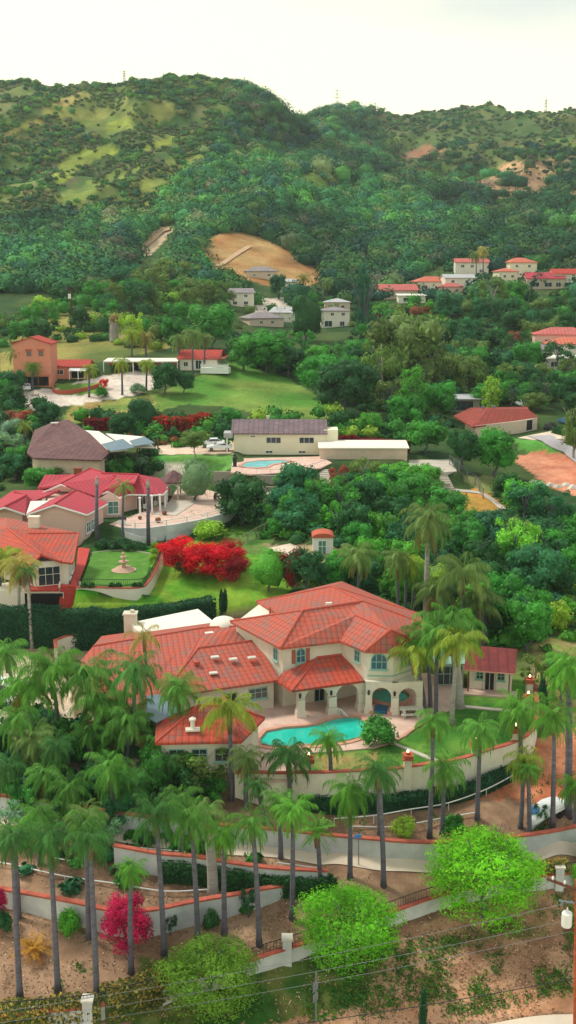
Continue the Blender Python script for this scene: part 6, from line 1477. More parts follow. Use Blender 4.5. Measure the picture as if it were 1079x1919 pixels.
def clumps(name, x, y, z, rad, hgt, cc, r, leaf=.62, kind='stuff', k_=26):
    n=len(x); per=np.clip((rad*k_).astype(int),26,260); idx=np.repeat(np.arange(n),per)
    d=sph(len(idx),r); d[:,2]=np.abs(d[:,2])-.15; q=r.uniform(.75,1.08,len(idx))[:,None]
    lob=1+.22*np.sin(3*np.arctan2(d[:,1],d[:,0])+idx)[:,None]
    C=np.c_[x,y,z+hgt*.35][idx]+d*q*lob*np.c_[rad,rad,hgt*.75][idx]
    V,Fc=leafquads(C,d+np.array([0,0,.3]),leaf,.6,.5,r)
    T_=np.repeat(cc[idx]*r.uniform(.8,1.22,(len(idx),1)),4,0)
    C2=(np.c_[x,y,z+hgt*.3][:,None,:]+ICO[None]*(np.c_[rad,rad,hgt*.8]*.8)[:,None,:]*r.uniform(.8,1.1,(n,12,1))).reshape(-1,3)
    F2=(ICOF[None]+12*np.arange(n)[:,None,None]).reshape(-1,3); k=len(V)
    VV=np.concatenate([V,C2]); FF=np.concatenate([Fc.astype(np.int64),np.c_[F2,F2[:,2]]+k])
    qd=FF[:len(Fc)]; tr=FF[len(Fc):,:3]; me=bpy.data.meshes.new(name)
    lo=np.concatenate([qd.ravel(),tr.ravel()]).astype(np.int32); tt=np.r_[np.full(len(qd),4),np.full(len(tr),3)].astype(np.int32)
    me.vertices.add(len(VV)); me.vertices.foreach_set('co',VV.astype(np.float32).ravel()); me.loops.add(len(lo)); me.loops.foreach_set('vertex_index',lo)
    me.polygons.add(len(tt)); me.polygons.foreach_set('loop_start',np.r_[0,np.cumsum(tt)[:-1]].astype(np.int32)); me.polygons.foreach_set('loop_total',tt); me.update(calc_edges=True)
    at=me.color_attributes.new('tone','FLOAT_COLOR','POINT'); c=np.ones((len(VV),4),np.float32); c[:,:3]=np.concatenate([T_,np.repeat(cc,12,0)]); at.data.foreach_set('color',c.ravel()); me.materials.append(M['hill_leaves'])
    o=bpy.data.objects.new(name,me); COL.objects.link(o); o['kind']=kind; return o
# the small remaining trees of the thickets, and the undergrowth between all of them
r=np.random.default_rng(77); X=[];RR=[];CC=[]
for q in rest:
    b=G(q[1],q[2]-q[0]*.2); d=b.y; w_=q[0]*d/F; X.append((b.x,b.y,b.z+w_*.2)); RR.append(w_*.5); CC.append([c*1.25 for c in lin(TINT[q[5]])[:3]])
X=np.array(X); RR=np.array(RR); clumps('thicket_trees',X[:,0],X[:,1],X[:,2],RR,RR*1.15,np.array(CC),r,.32,k_=60)
U_=[];
for i,(poly,n,s,kd,tn,lb,gr) in enumerate(th):
    xs=[p[0] for p in poly]; ys=[p[1] for p in poly]; Q=r.uniform((min(xs),min(ys)),(max(xs),max(ys)),(n*26,2)); Q=Q[inpoly(Q[:,0],Q[:,1],poly)][:int(n*9)]
    for x_,y_ in Q[::3]:
        b=G(x_,y_)
        for k in range(3): U_.append((b.x+r.normal(0,3),b.y+r.normal(0,4),r.uniform(.4,1.0)*min(2.6,s*b.y/F*.42),tn[r.integers(len(tn))]))
ux=np.array([(a,b) for a,b,_,_ in U_]); uz=ground(ux[:,0],ux[:,1]); ur=np.array([q[2] for q in U_]); px_,py_=proj(ux[:,0],ux[:,1],uz+1)
ok=np.ones(len(ux),bool)
KEEP=[[(110,800),(120,740),(420,675),(520,695),(650,780),(560,795)],[(0,730),(300,680),(300,745),(60,780)],[(430,790),(870,830),(960,960),(860,970),(760,930),(430,900)],[(0,870),(350,870),(460,930),(460,1000),(300,1120),(0,1140)],[(840,760),(1079,740),(1079,930),(1000,900),(960,830),(850,810)],[(570,1010),(640,1010),(640,1060),(500,1050)],[(480,540),(560,540),(560,610),(480,610)],[(28,620),(170,640),(170,720),(28,730)],[(190,655),(440,640),(440,700),(190,700)],[(280,1000),(500,1000),(520,1130),(280,1130)]]
for p_ in KEEP: ok&=~inpoly(px_,py_,p_)
for q in FAR: ok&=~((np.abs(px_-q[0])<26)&(py_>q[1]-20)&(py_<q[1]+14))
cc=np.array([[c*1.1 for c in lin(TINT[q[3]])[:3]] for q in U_])*r.uniform(.8,1.2,(len(U_),1)); clumps('undergrowth',ux[ok,0],ux[ok,1],uz[ok],ur[ok],ur[ok]*.9,cc[ok],r,.28,k_=50)
for i in range(5): T(25+i*22,1005+i*3,985+i*2,40,'bush','M','green vine bush beneath the pink gables beside the cream chimney','bush','vine bushes',name='bush')
for i,(px,py) in enumerate(((192,1031),(215,1033),(240,1034),(262,1036),(205,1026),(232,1027))): T(px,py-3,py-22,34,'bush','D','dark low shrub along the back of the fountain lawn','bush','lawn back shrubs',name='bush')
for i in range(7): t=i/6; T(283+t*14-6*(t>.5),1092-62*t,1078-64*t,20,'bush','Y','clipped yellow green shrub in the bed beside the black railing','bush','bed shrubs',name='bush')
for px in (158,172,210,222,252,262): T(px,1103,1092,16,'bush','D','small dark clipped bush at the front of the fountain lawn','bush','front lawn bushes',name='bush')
# cycad and small cactus like plants
b=G(62,1790); r_=thing('cycad','yellowing cycad with stiff arching fronds on the street terrace','plant',b); link('fronds',PC['spiky'][0],r_,(0,0,.5),(1.5,1.5,1.2),0,lin((196,150,60))); mb=MB(); mb.lathe(0,0,[(.3,-.1),(.32,.4),(.15,.6)],10); raw('trunk',mb.v,mb.f,'bark_brown',r_)
b=G(1008,1560); r_=thing('agave','green rosette plant in front of the white covered boat','plant',b); link('fronds',PC['spiky'][0],r_,(0,0,.3),(1.1,1.1,1.1),0,lin((60,120,60)))
# ================================================================== hedges
def hedge(name,label,line,h,wd,tk,leaf=.13,dens=60,top_j=.12,seed=5,cat='hedge',dz=0,lift=0,matn='leaves',pal=None):
    r=np.random.default_rng(seed); L_=smooth_line([(p[0],p[1]) for p in line],6); L_=np.array([q[:2] for q in L_]); seg=np.linalg.norm(np.diff(L_,axis=0),axis=1); cum=np.r_[0,np.cumsum(seg)]; tot_=cum[-1]
    n=int(tot_*(2*h+wd)*dens); s=r.uniform(0,tot_,n); i=np.clip(np.searchsorted(cum,s)-1,0,len(seg)-1); f=(s-cum[i])/seg[i]; c=L_[i]+(L_[i+1]-L_[i])*f[:,None]; d=(L_[i+1]-L_[i])/seg[i][:,None]; nn=np.c_[-d[:,1],d[:,0]]
    u=r.random(n)*(2*h+wd); side=np.where(u<h,-1,np.where(u<2*h,1,0)); off=np.where(side==0,r.uniform(-.5,.5,n)*wd,side*wd/2); g0=ground(c[:,0],c[:,1])+lift
    hv=h*(1+top_j*(fbm(s/1.5,s*0+seed,3)-.5)*2); z=np.where(side==0,hv,r.random(n)*hv)+r.normal(0,.05,n); C=np.c_[c+nn*(off+r.normal(0,.06,n))[:,None],g0+z]
    Nn=np.c_[nn*side[:,None],np.where(side==0,1,.3)]; V,Fc=leafquads(C,Nn,leaf,.5,.6,r)
    cm=tuple(c_*1.5 for c_ in lin(TINT[tk])[:3]); T_=np.repeat(r.uniform(.7,1.3,n)*(.8+.5*fbm(s/2,z,3)),4)[:,None]*np.ones((1,3))
    if pal is not None:
        k=r.integers(0,len(pal),n); T_=np.repeat(np.array([[1.35*a/b_ for a,b_ in zip(lin(p_)[:3],cm)] for p_ in pal])[k],4,0)*T_
    b0=Vector((L_[0][0],L_[0][1],float(g0[0]))); root=thing(name,label,cat,b0)
    o=raw('foliage',V-np.array(b0),Fc,matn,root,tone=T_); o.color=(*cm,1)
    mb=MB(); vs=[]; m=len(L_); gg=ground(L_[:,0],L_[:,1])+lift
    for k_ in range(m):
        dd_=L_[min(k_+1,m-1)]-L_[max(k_-1,0)]; dd_/=np.linalg.norm(dd_); e=np.array((-dd_[1],dd_[0]))*wd*.42
        for sx_,zz_ in ((1,-.3),(-1,-.3),(-1,h*.9),(1,h*.9)): vs.append((L_[k_][0]+e[0]*sx_,L_[k_][1]+e[1]*sx_,gg[k_]+zz_))
    fs=[(4*a+j,4*a+(j+1)%4,4*a+4+(j+1)%4,4*a+4+j) for a in range(m-1) for j in range(4)]+[(3,2,1,0),(4*m-4,4*m-3,4*m-2,4*m-1)]
    o2=raw('inner_fill',np.array(vs)-np.array(b0),fs,matn,root,tone=np.ones((len(vs),3))); o2.color=(*[c_*.8 for c_ in cm],1)  # solid box inside the leaves, in a darker tone of the hedge colour
    return root
mat('hedge_base',lin((40,60,34)),.9,.3,2)
hedge('hedge','tall dark cypress hedge running behind the villa driveway',[P(-30,1200,1.0),P(100,1199,1.0),P(220,1195,1.1),P(320,1180,1.3),P(400,1163,1.6)],4.4,1.6,'C',.13,90,.05)
# ================================================================== street terraces
def gwall(name,label,px,h,cap='red_cap',m='white_wall',th=.28,lift=0,cat='wall',caph=.14):
    L_=[G(*q[:2]) for q in px]; hh=[(q[2] if len(q)>2 else h) for q in px]
    return wallrun(name,label,cat,smooth_line([(p.x,p.y,p.z+lift,p.z+lift+k) for p,k in zip(L_,hh)],3),th,m,cap,.14,caph=caph)
gwall('garden_wall','long white wall with thin red coping beside the pale path above the street trees',[(-30,1518),(60,1530),(200,1552),(330,1570),(430,1580),(528,1588),(617,1597),(700,1605),(795,1611),(900,1606),(1000,1595),(1079,1580),(1150,1560)],1.45)
L_=[G(*q) for q in ((-30,1526),(60,1538),(200,1562),(330,1579),(430,1589),(528,1596),(617,1606),(700,1615),(795,1621),(900,1616),(1000,1605),(1079,1590),(1150,1570))]
drape('path',[(p.x,p.y) for p in L_],1.5,'warm_concrete',.07)
gwall('terrace_wall','ivy fronted terrace wall with wavy red coping below the pale path',[(215,1625),(300,1640),(363,1645),(440,1658),(520,1668),(612,1672)],1.75)
gwall('terrace_wall','white curving terrace wall with red coping behind the magenta bougainvillea',[(-30,1688,1.2),(37,1705,1.4),(102,1722,1.6),(151,1734,1.7),(200,1748,1.8),(245,1756,2.0),(294,1750,1.9),(347,1736,1.8),(391,1725,1.7),(440,1712,1.5),(490,1697,1.3),(536,1678,.8)],1.6)
sw=[(-30,1932),(60,1924),(165,1915),(240,1897),(330,1870),(420,1845),(487,1819),(547,1800),(640,1768),(745,1729),(823,1702),(900,1684),(970,1668),(1037,1663),(1120,1655)]
gwall('street_wall','long low white street wall with red coping climbing behind the feathery trees',sw,1.05)
Ls_=[G(*q) for q in sw]; Lf=smooth_line([(p.x,p.y,p.z) for p in Ls_],3)
sf=thing('street_fence','dark iron fence standing on the white street wall','fence',(Lf[0][0],Lf[0][1],Lf[0][2]))
MB().path([(q[0],q[1],q[2]+1.95) for q in Lf],.03,4).path([(q[0],q[1],q[2]+1.3) for q in Lf],.025,4).build('rail','iron_dark',sf)
m_=MB()
for a,b in zip(Lf[:-1],Lf[1:]):
    n_=max(1,int(np.linalg.norm(b-a)/.22))
    for k in range(n_): t=k/n_; c=a+(b-a)*t; m_.box(c[0],c[1],c[2]+1.6,.025,.025,.8)
m_.build('bars','iron_dark',sf)
for px,py,h,lb in ((538,1803,1.9,'white pillar of the street wall between two feathery trees'),(1046,1664,1.8,'white pillar of the street wall near the east edge'),(166,1916,1.7,'white pillar of the street wall amid yellow ivy')):
    p=G(px,py); r_=thing('wall_pillar',lb,'pillar',p); MB().box(p.x,p.y,p.z+h/2-.2,.62,.62,h+.4).build('shaft','white_wall',r_); MB().box(p.x,p.y,p.z+h+.06,.78,.78,.12).build('cap','stone_white' ,r_)
def rail(label,px,h=.55,lift=0):
    L_=[G(*q) for q in px]; S=smooth_line([(p.x,p.y,p.z+h+lift) for p in L_],4); r_=thing('pipe_rail',label,'railing',(S[0][0],S[0][1],S[0][2]-h))
    MB().path(S,.05,6).build('rail','metal_white',r_)
    for q in S[::4]: MB().tube((q[0],q[1],q[2]-h-.3),(q[0],q[1],q[2]),.035,5).build('post','metal_white',r_)
rail('white pipe rail curving over the hedge below the villa garden wall',[(626,1549),(700,1543),(770,1531),(840,1519),(911,1493),(960,1467)],.7)
rail('lower white pipe rail along the foot of the hedge',[(660,1556),(740,1556),(830,1540),(890,1530)],.35)
rail('white pipe rail across the bare dirt terrace',[(-20,1620),(33,1630),(122,1650),(220,1664),(310,1678),(400,1674)],.35)
rail('short white pipe rail on the upper dirt terrace at the west',[(100,1615),(155,1625)],.35)
rail('white pipe rail above the ivy fronted wall',[(212,1592),(280,1598),(347,1604)],.35)
rail('white pipe rail in front of the ivy hedge, western length',[(310,1652),(360,1656),(424,1660)],.6)
rail('white pipe rail in front of the ivy hedge, eastern length',[(439,1668),(495,1676),(540,1680)],.6)
rail('white pipe lying on the dirt above the ivy wall corner',[(519,1622),(595,1632)],.25)
# hedges of the terraces
hedge('hedge','dark clipped hedge at the foot of the curved villa garden wall',[G(*q) for q in ((560,1512),(620,1519),(700,1518),(762,1512),(830,1504),(890,1490),(945,1464),(962,1455))],1.15,1.0,'C',.13,60)
hedge('ivy_hedge','dark ivy covering the front of the terrace wall below the path',[G(*q) for q in ((302,1648),(363,1653),(440,1666),(520,1676),(605,1680),(625,1672))],1.45,.8,'D',.13,60)
hedge('ivy_hedge','olive and yellow ivy bank over the street wall at the bottom corner',[G(*q) for q in ((-30,1918),(60,1912),(150,1903),(190,1902))],1.15,1.4,'O',.13,70,pal=[(96,104,52),(150,140,60),(70,88,46),(176,150,70)])
hedge('ivy_hedge','olive and yellow ivy bank between the white pillar and the yellow green tree',[G(*q) for q in ((195,1905),(240,1893),(290,1870),(330,1852))],1.7,1.6,'O',.13,70,seed=8,pal=[(96,104,52),(150,140,60),(70,88,46),(150,120,60)])
hedge('ivy_hedge','yellow flowering creeper on the street fence near the east pillar',[G(*q) for q in ((1000,1664),(1037,1660),(1060,1657))],1.2,.5,'O',.11,70,seed=9,lift=.9,pal=[(150,120,60),(176,150,70),(96,104,52)])
hedge('hedge','low dark clipped hedge along the east road',[G(*q) for q in ((1040,812),(1060,822),(1100,838))],1.3,1.6,'D',.2,30)
hedge('hedge','dark red leaved hedge behind the white roofed outbuilding',[G(*q) for q in ((540,838),(640,840),(765,850))],2.2,1.6,'R3' if 'R3' in TINT else 'R2',.25,24)
hedge('hedge','dark red flowering hedge between the meadow and the dark round tree',[G(*q) for q in ((160,808),(200,806),(240,806))],2.4,2.0,'R2',.25,24)
hedge('hedge','red and rust flowering hedge right of the big round meadow tree',[G(*q) for q in ((296,812),(330,815),(390,806))],3.2,3.0,'R2',.28,24,pal=[(150,40,30),(120,40,30),(70,90,40),(200,30,30)])
# small plants on the dirt and the bank (weeds)
def weeds(name, poly, n, tk, s=(.15,.4), seed=3, kind='stuff', pal=('O','M','W')):
    r=np.random.default_rng(seed); xs=[p[0] for p in poly]; ys=[p[1] for p in poly]; P_=r.uniform((min(xs),min(ys)),(max(xs),max(ys)),(n,2)); P_=P_[inpoly(P_[:,0],P_[:,1],poly)]
    a=[P(x,y,-6) for x,y in P_]; X=np.array([(p.x,p.y) for p in a]); keep=fbm(X[:,0]/3+seed,X[:,1]/3,3)>.47; X=X[keep]
    C=np.repeat(X,16,0)+r.normal(0,.22,(len(X)*16,2)); z=ground(C[:,0],C[:,1]); sz=np.repeat(r.uniform(*s,len(X)),16); C=np.c_[C,z+sz*.3*r.random(len(C))]
    V,Fc=leafquads(C,np.tile((0,0,1.),(len(C),1)),.13,.4,1.2,r); k=r.integers(0,len(pal),len(X)); cc=np.array([lin(TINT[p])[:3] for p in pal])[k]; T_=np.repeat(np.repeat(cc,16,0)*r.uniform(.7,1.3,(len(C),1)),4,0)
    o=raw(name,V,Fc,'hill_leaves',tone=T_); o['kind']=kind; return o
weeds('bank_weeds',[(300,1880),(560,1790),(1079,1680),(1079,1790),(800,1840),(300,1870)],2600,'O')
def litter(name, poly, n, zz, s, pal, seed):
    r=np.random.default_rng(seed); xs=[p[0] for p in poly]; ys=[p[1] for p in poly]; P_=r.uniform((min(xs),min(ys)),(max(xs),max(ys)),(n,2)); P_=P_[inpoly(P_[:,0],P_[:,1],poly)]
    X=np.array([tuple(P(x,y,zz))[:2] for x,y in P_]); X=X[fbm(X[:,0]/2.5+seed,X[:,1]/2.5,3)>.4]; C=np.c_[X,ground(X[:,0],X[:,1])+.04]
    V,Fc=leafquads(C,np.tile((0,0,1.),(len(C),1)),s,.5,.5,r); cc=np.array([lin(c)[:3] for c in pal])[r.integers(0,len(pal),len(C))]
    o=raw(name,V,Fc,'hill_leaves',tone=np.repeat(cc*r.uniform(.7,1.25,(len(C),1)),4,0)); o['kind']='stuff'
litter('leaf_litter',[(0,1600),(700,1620),(700,1760),(450,1800),(200,1870),(0,1880)],9000,-5,.07,((96,72,52),(190,160,130),(120,86,64),(210,190,160),(80,80,50)),31)
litter('leaf_litter',[(560,1500),(1079,1400),(1079,1560),(560,1560)],3500,-3,.07,((96,72,52),(190,160,130),(120,86,64),(120,110,70)),32)
litter('bank_litter',[(560,1800),(1079,1680),(1079,1890),(700,1919),(300,1919),(300,1860)],14000,-8,.08,((110,80,58),(200,160,130),(150,110,84),(90,96,56),(214,180,150)),33)
weeds('terrace_weeds',[(0,1560),(700,1640),(1079,1640),(1079,1520),(560,1520),(0,1900),(300,1800)],500,'O',seed=4)
weeds('slope_grass',[(150,1120),(520,1140),(560,1060),(400,1040),(290,1060),(280,1118)],2600,'M',seed=5,pal=('B','W','Y'))
# ================================================================== street, poles, wires, sign
L_=[G(*q) for q in ((880,1935),(960,1925),(1079,1912),(1200,1898))]
rdl=[P(600,2080,-9.3),P(800,2030,-9.3),P(960,2002,-9.3),P(1079,1985,-9.3),P(1200,1970,-9.3),P(1400,1945,-9.3)]
for k_,(dy_,wd_,nm,mm,dz_) in enumerate(((-.2,6.6,'road','pale_road',.12),(3.6,1.0,'road_shoulder','warm_concrete',.17))):
    drape(nm,[(p.x-.2*dy_,p.y+dy_) for p in rdl],wd_,mm,dz_)
def wire(label,a,b,sag,r=.03,n=16):
    a,b=Vector(a),Vector(b); rt=thing('power_line',label,'power line',a); m_=MB(); m_.path([a.lerp(b,t)-Vector((0,0,sag*4*t*(1-t))) for t in [i/n for i in range(n+1)]],r,4); m_.build('wire','metal_grey' if r<.02 else 'iron_dark',rt)
pb=P(1079,1990,-10); Yp=pb.y; up=thing('utility_pole','rusty brown utility pole with crossarms and a grey transformer at the east edge','utility pole',pb)
pt_=PY(1081,1648,Yp); MB().tube((pb.x,Yp,pb.z-1),(pt_.x,Yp,pt_.z),.17,12,.13).build('pole','pole_rust',up)
c=PY(1072,1664,Yp); MB().box(c.x,c.y,c.z,.16,3.4,.14,.9).build('crossarm','pole_wood',up)
for t in (-1.3,-.5,.5,1.3): MB().lathe(c.x-math.sin(.9)*t,c.y+math.cos(.9)*t,[(.05,c.z+.05),(.09,c.z+.2),(.04,c.z+.32)],8).build('insulator','metal_white',up)
c=PY(1064,1721,Yp); MB().lathe(c.x-.1,c.y-.1,[(.30,c.z-.48),(.33,c.z-.42),(.33,c.z+.4),(.3,c.z+.46),(.12,c.z+.5),(.1,c.z+.6)],16).lathe(c.x-.1,c.y-.1,[(.04,c.z+.5),(.07,c.z+.7),(.03,c.z+.85)],8).build('transformer','metal_white',up)
c=PY(1072,1742,Yp); MB().box(c.x,c.y,c.z,1.1,.12,.12,.2).build('crossarm','pole_wood',up)
c=PY(1062,1690,Yp); MB().box(c.x,c.y,c.z,1.0,.1,.1,-.3).box(c.x-.3,c.y,c.z-.1,.12,.12,.3).build('fuse_holder','metal_grey',up)
for i,(ya,yb,yc) in enumerate(((1690,1812,1897),(1722,1836,1915),(1745,1850,1935),(1834,1904,1960))):
    a=PY(1074,ya,Yp); b_=PY(-200,yc+28,Yp-4); wire(['topmost thin power line crossing the street trees','second thin power line crossing the street trees','third thin power line, lowest of the pale ones','thick dark cable crossing the bare bank'][i],a,b_,.6 if i<3 else .9,.013 if i<3 else .026)
# sign on a post at the bottom
p=P(591,1990,-9.6); sg=thing('street_sign','grey street sign plates seen edge on atop a thin post at the bottom','sign',p); tp_=PY(590,1823,p.y)
MB().tube((p.x,p.y,p.z),(p.x,p.y,tp_.z),.05,8).build('post','metal_grey',sg); q=PY(591,1850,p.y); MB().box(q.x,q.y,q.z,.52,.04,.52,.9).box(q.x,q.y,q.z-.75,.5,.04,.5,.9).build('plate','metal_grey',sg)
q=PY(591,1838,p.y)
p=G(672,1622); sg=thing('blue_sign','small blue sign with bent plate on a thin grey post beside the path','sign',p); q=PY(670,1568,p.y); MB().tube(p,(p.x-.05,p.y,q.z),.035,8).build('post','metal_grey',sg); MB().box(q.x,q.y,q.z,.62,.05,.3,.1).box(q.x+.15,q.y,q.z+.12,.3,.06,.2,-.5).build('plate','sign_blue',sg)
# upper hillside poles
for px,pb_,ptp,lb in ((133,620,538,'dark utility pole with a box top on the upper west slope'),(242,590,540,'bare wooden utility pole among the slope trees'),):
    b=G(px,pb_); t=PY(px,ptp,b.y); u_=thing('utility_pole',lb,'utility pole',b); MB().tube(b-Vector((0,0,1)),t,.2,8,.14).build('pole','pole_wood',u_); MB().box(t.x,t.y,t.z-.8,2.6,.2,.2).build('crossarm','pole_wood',u_)
    if px==133: MB().box(t.x-.6,t.y-.2,t.z-.2,.9,.8,1.0).box(t.x+.5,t.y,t.z-.3,.7,.7,.8).build('transformer','iron_dark',u_); MB().box(t.x-.5,t.y-.3,t.z-2.6,.8,.6,1.4).build('cabinet','metal_white',u_)
# pylons on the ridges
def pylon(px,py,pt,Y,lb):
    b=PY(px,py,Y); b.z=gz(b.x,Y); t=PY(px,pt,Y); u_=thing('pylon',lb,'pylon',b); h=t.z-b.z; w_=h*.09; m_=MB()
    for sx_ in (-1,1):
        for sy_ in (-1,1): m_.tube((b.x+sx_*w_,Y+sy_*w_,b.z-1),(b.x+sx_*w_*.2,Y+sy_*w_*.2,t.z),.12,4)
    for k in range(7):
        z0,z1=b.z+h*k/7,b.z+h*(k+1)/7; f0,f1=1-.8*k/7,1-.8*(k+1)/7
        for sy_ in (-1,1): m_.tube((b.x-w_*f0,Y+sy_*w_*f0,z0),(b.x+w_*f1,Y+sy_*w_*f1,z1),.07,4); m_.tube((b.x+w_*f0,Y+sy_*w_*f0,z0),(b.x-w_*f1,Y+sy_*w_*f1,z1),.07,4)
    m_.build('lattice','metal_grey',u_); m_=MB()
    for f in (.68,.82,.96): m_.box(b.x,Y,b.z+h*f,h*.34,.35,.3)
    m_.build('arms','metal_grey',u_)
pylon(631,206,168,1065,'faint lattice pylon on the ridge above the saddle')
pylon(652,206,192,1110,'tiny lattice pylon just beyond the ridge pylon above the saddle')
pylon(1022,215,186,1085,'faint lattice pylon on the east ridge')
pylon(233,152,132,830,'faint lattice pylon on top of the west hill')
# ================================================================== vehicles
def car(label, pos, rz, paint, L=4.6, W=1.85, Hh=1.45, van=0, name='parked_car', group='parked cars'):
    r_=thing(name,label,'car',pos,rz,group); s=L/4.6
    prof=[(-2.3,.35),(-2.28,.75),(-1.6,.92),(-.95,1.0),(-.45,1.42),(.9,1.45),(1.7,1.05),(2.2,.98),(2.3,.7),(2.3,.35)] if not van else [(-2.3,.4),(-2.28,1.0),(-1.9,1.15),(-1.45,1.85),(2.15,1.9),(2.3,1.1),(2.3,.4)]
    prof=[(x*s,z*Hh/1.45) for x,z in prof]; n=len(prof); mb=MB(); vs=[]
    for y in (-W/2,-W/2+.12,W/2-.12,W/2):
        for x,z in prof: e=abs(y)>W/2-.06; vs.append((x*(.985 if e else 1), y*(1 if z<1.05 else .84), z-(.03 if e and z>.5 else 0)))
    fs=[tuple(range(n)),tuple(range(3*n,4*n))[::-1]]+[(k*n+i,(k+1)*n+i,(k+1)*n+(i+1)%n,k*n+(i+1)%n) for k in range(3) for i in range(n)]
    o=raw('body',vs,fs,paint,r_)
    k=Hh/1.45
    g=MB()
    if not van:
        for sd in (-1,1): y=sd*W*.5*.9; g.add([(-.85*s,y+sd*.05,1.02*k),(1.5*s,y+sd*.05,1.06*k),(.85*s,y*.93,1.38*k),(-.42*s,y*.93,1.36*k)],[(0,1,2,3)])
        g.add([(-.98*s,-W*.42,1.03*k),(-.98*s,W*.42,1.03*k),(-.47*s,W*.38,1.44*k),(-.47*s,-W*.38,1.44*k)],[(0,1,2,3)]).add([(1.73*s,-W*.4,1.08*k),(1.73*s,W*.4,1.08*k),(.97*s,W*.37,1.45*k),(.97*s,-W*.37,1.45*k)],[(0,1,2,3)])
    else:
        for sd in (-1,1): y=sd*(W*.5*.84+.04); g.add([(-1.6*s,y,1.25*k),(1.9*s,y,1.25*k),(1.9*s,y,1.7*k),(-1.4*s,y,1.7*k)],[(0,1,2,3)])
        g.add([(-1.93*s,-W*.38,1.2*k),(-1.93*s,W*.38,1.2*k),(-1.5*s,W*.38,1.8*k),(-1.5*s,-W*.38,1.8*k)],[(0,1,2,3)])
    raw('windows',g.v,g.f,'glass_dark',r_)
    for sx_ in (-1.42,1.4):
        for sd in (-1,1):
            m_=MB(); m_.tube((sx_*s,sd*(W/2-.2),.33),(sx_*s,sd*(W/2+.01),.33),.33,14); w_=raw('wheel',m_.v,m_.f,'rubber',r_)
            m_=MB(); m_.tube((sx_*s,sd*(W/2-.02),.33),(sx_*s,sd*(W/2+.03),.33),.19,10); raw('rim',m_.v,m_.f,'metal_grey',w_)
    for sd in (-1,1):
        m_=MB(); m_.box(-2.27*s,sd*W*.34,.68*k,.08,.34,.14); raw('headlight',m_.v,m_.f,'glass_green',r_)
        m_=MB(); m_.box(2.28*s,sd*W*.36,.8*k,.08,.3,.14); raw('tail_light',m_.v,m_.f,'pot',r_)
    return r_
def gp(px,py,dz=0.02): p=G(px,py); p.z+=dz; return p
car('white car parked in front of the dark garage doors',gp(50,731),-1.35,'car_white')
car('white car nearer the white carport post of the cream house',P(411,844,9.68),.05,'car_white',Hh=1.5)
car('white car parked behind the one by the cream house',P(398,837,9.68),.1,'car_white',Hh=1.6)
car('pale silver van parked at the west edge beside the palm',gp(14,1318),-.5,'car_white',L=5.2,Hh=1.8,van=1,name='parked_van')
car('dark car in the shade of the white carport',gp(246,690),-1.5,'car_dark')
car('pale car parked beside the dark one at the carport',gp(236,686),-1.5,'car_white')
car('blue grey car parked at the carport east end',gp(268,694),-1.4,'car_blue')
car('silver pickup parked behind the ranch roof',gp(978,762),-1.4,'metal_white' if False else 'car_white',Hh=1.7)
car('blue car half hidden by the tree at the east road',gp(1062,795),-1.2,'car_blue')
# tractor like machine on the ranch driveway
p=P(1030,806,9.55); tr=thing('tractor','small dark tractor on the ranch driveway','tractor',p,.3)
m_=MB(); m_.box(0,0,.8,2.0,.9,.6).box(.5,0,1.3,.7,.8,.6).box(-.6,0,1.15,.9,.5,.3); raw('body',m_.v,m_.f,'car_dark',tr)
for x,y,rr_ in ((.7,.6,.62),(.7,-.6,.62),(-.8,.5,.38),(-.8,-.5,.38)): m_=MB(); m_.tube((x,y-.14,rr_),(x,y+.14,rr_),rr_,14); raw('wheel',m_.v,m_.f,'rubber',tr)
# white covered boat on its trailer
p=gp(1022,1535); bt=thing('covered_boat','small boat under a wrinkled white cover with a blue bundle beside the east palms','boat',p,.75)
prof=[(-2.3,0,.05,.6),(-1.6,.5,.5,1.0),(-.6,.85,.75,1.35),(.6,.95,.8,1.4),(1.6,.95,.8,1.15),(2.2,.9,.8,1.0)]; vs=[];r__=random.Random(2)
for x,w_,zl,zh in prof:
    for k in range(9): a=math.pi*k/8; vs.append((x,max(.05,w_)*math.cos(a)*(1+.05*r__.random()),zl+(zh-zl)*math.sin(a)**.7+.05*r__.random()))
m_=MB(); m_.add(vs,[(i*9+k,i*9+k+1,(i+1)*9+k+1,(i+1)*9+k) for i in range(5) for k in range(8)]+[tuple(range(9)),tuple(range(45,54))]); raw('cover','' and 0 or m_.v,m_.f,'tarp',bt)
vs=[]
for x,w_,zl,zh in prof: vs += [(x,-max(.05,w_),zl+.03),(x,-w_*.5,zl-.4),(x,w_*.5,zl-.4),(x,max(.05,w_),zl+.03)]
m_=MB(); m_.add(vs,[(i*4+k,i*4+k+1,(i+1)*4+k+1,(i+1)*4+k) for i in range(5) for k in range(3)]+[(0,1,2,3),(20,21,22,23)]); raw('hull',m_.v,m_.f,'car_white',bt)
m_=MB(); m_.tube((.8,-1.0,.3),(.8,-.75,.3),.3,12).tube((.8,1.0,.3),(.8,.75,.3),.3,12); raw('wheel',m_.v,m_.f,'rubber',bt)
m_=MB(); m_.lathe(-1.3,.3,[(.5,1.0),(.48,1.25),(.3,1.4),(.05,1.42)],10); raw('bundle',m_.v,m_.f,'sign_blue',bt)
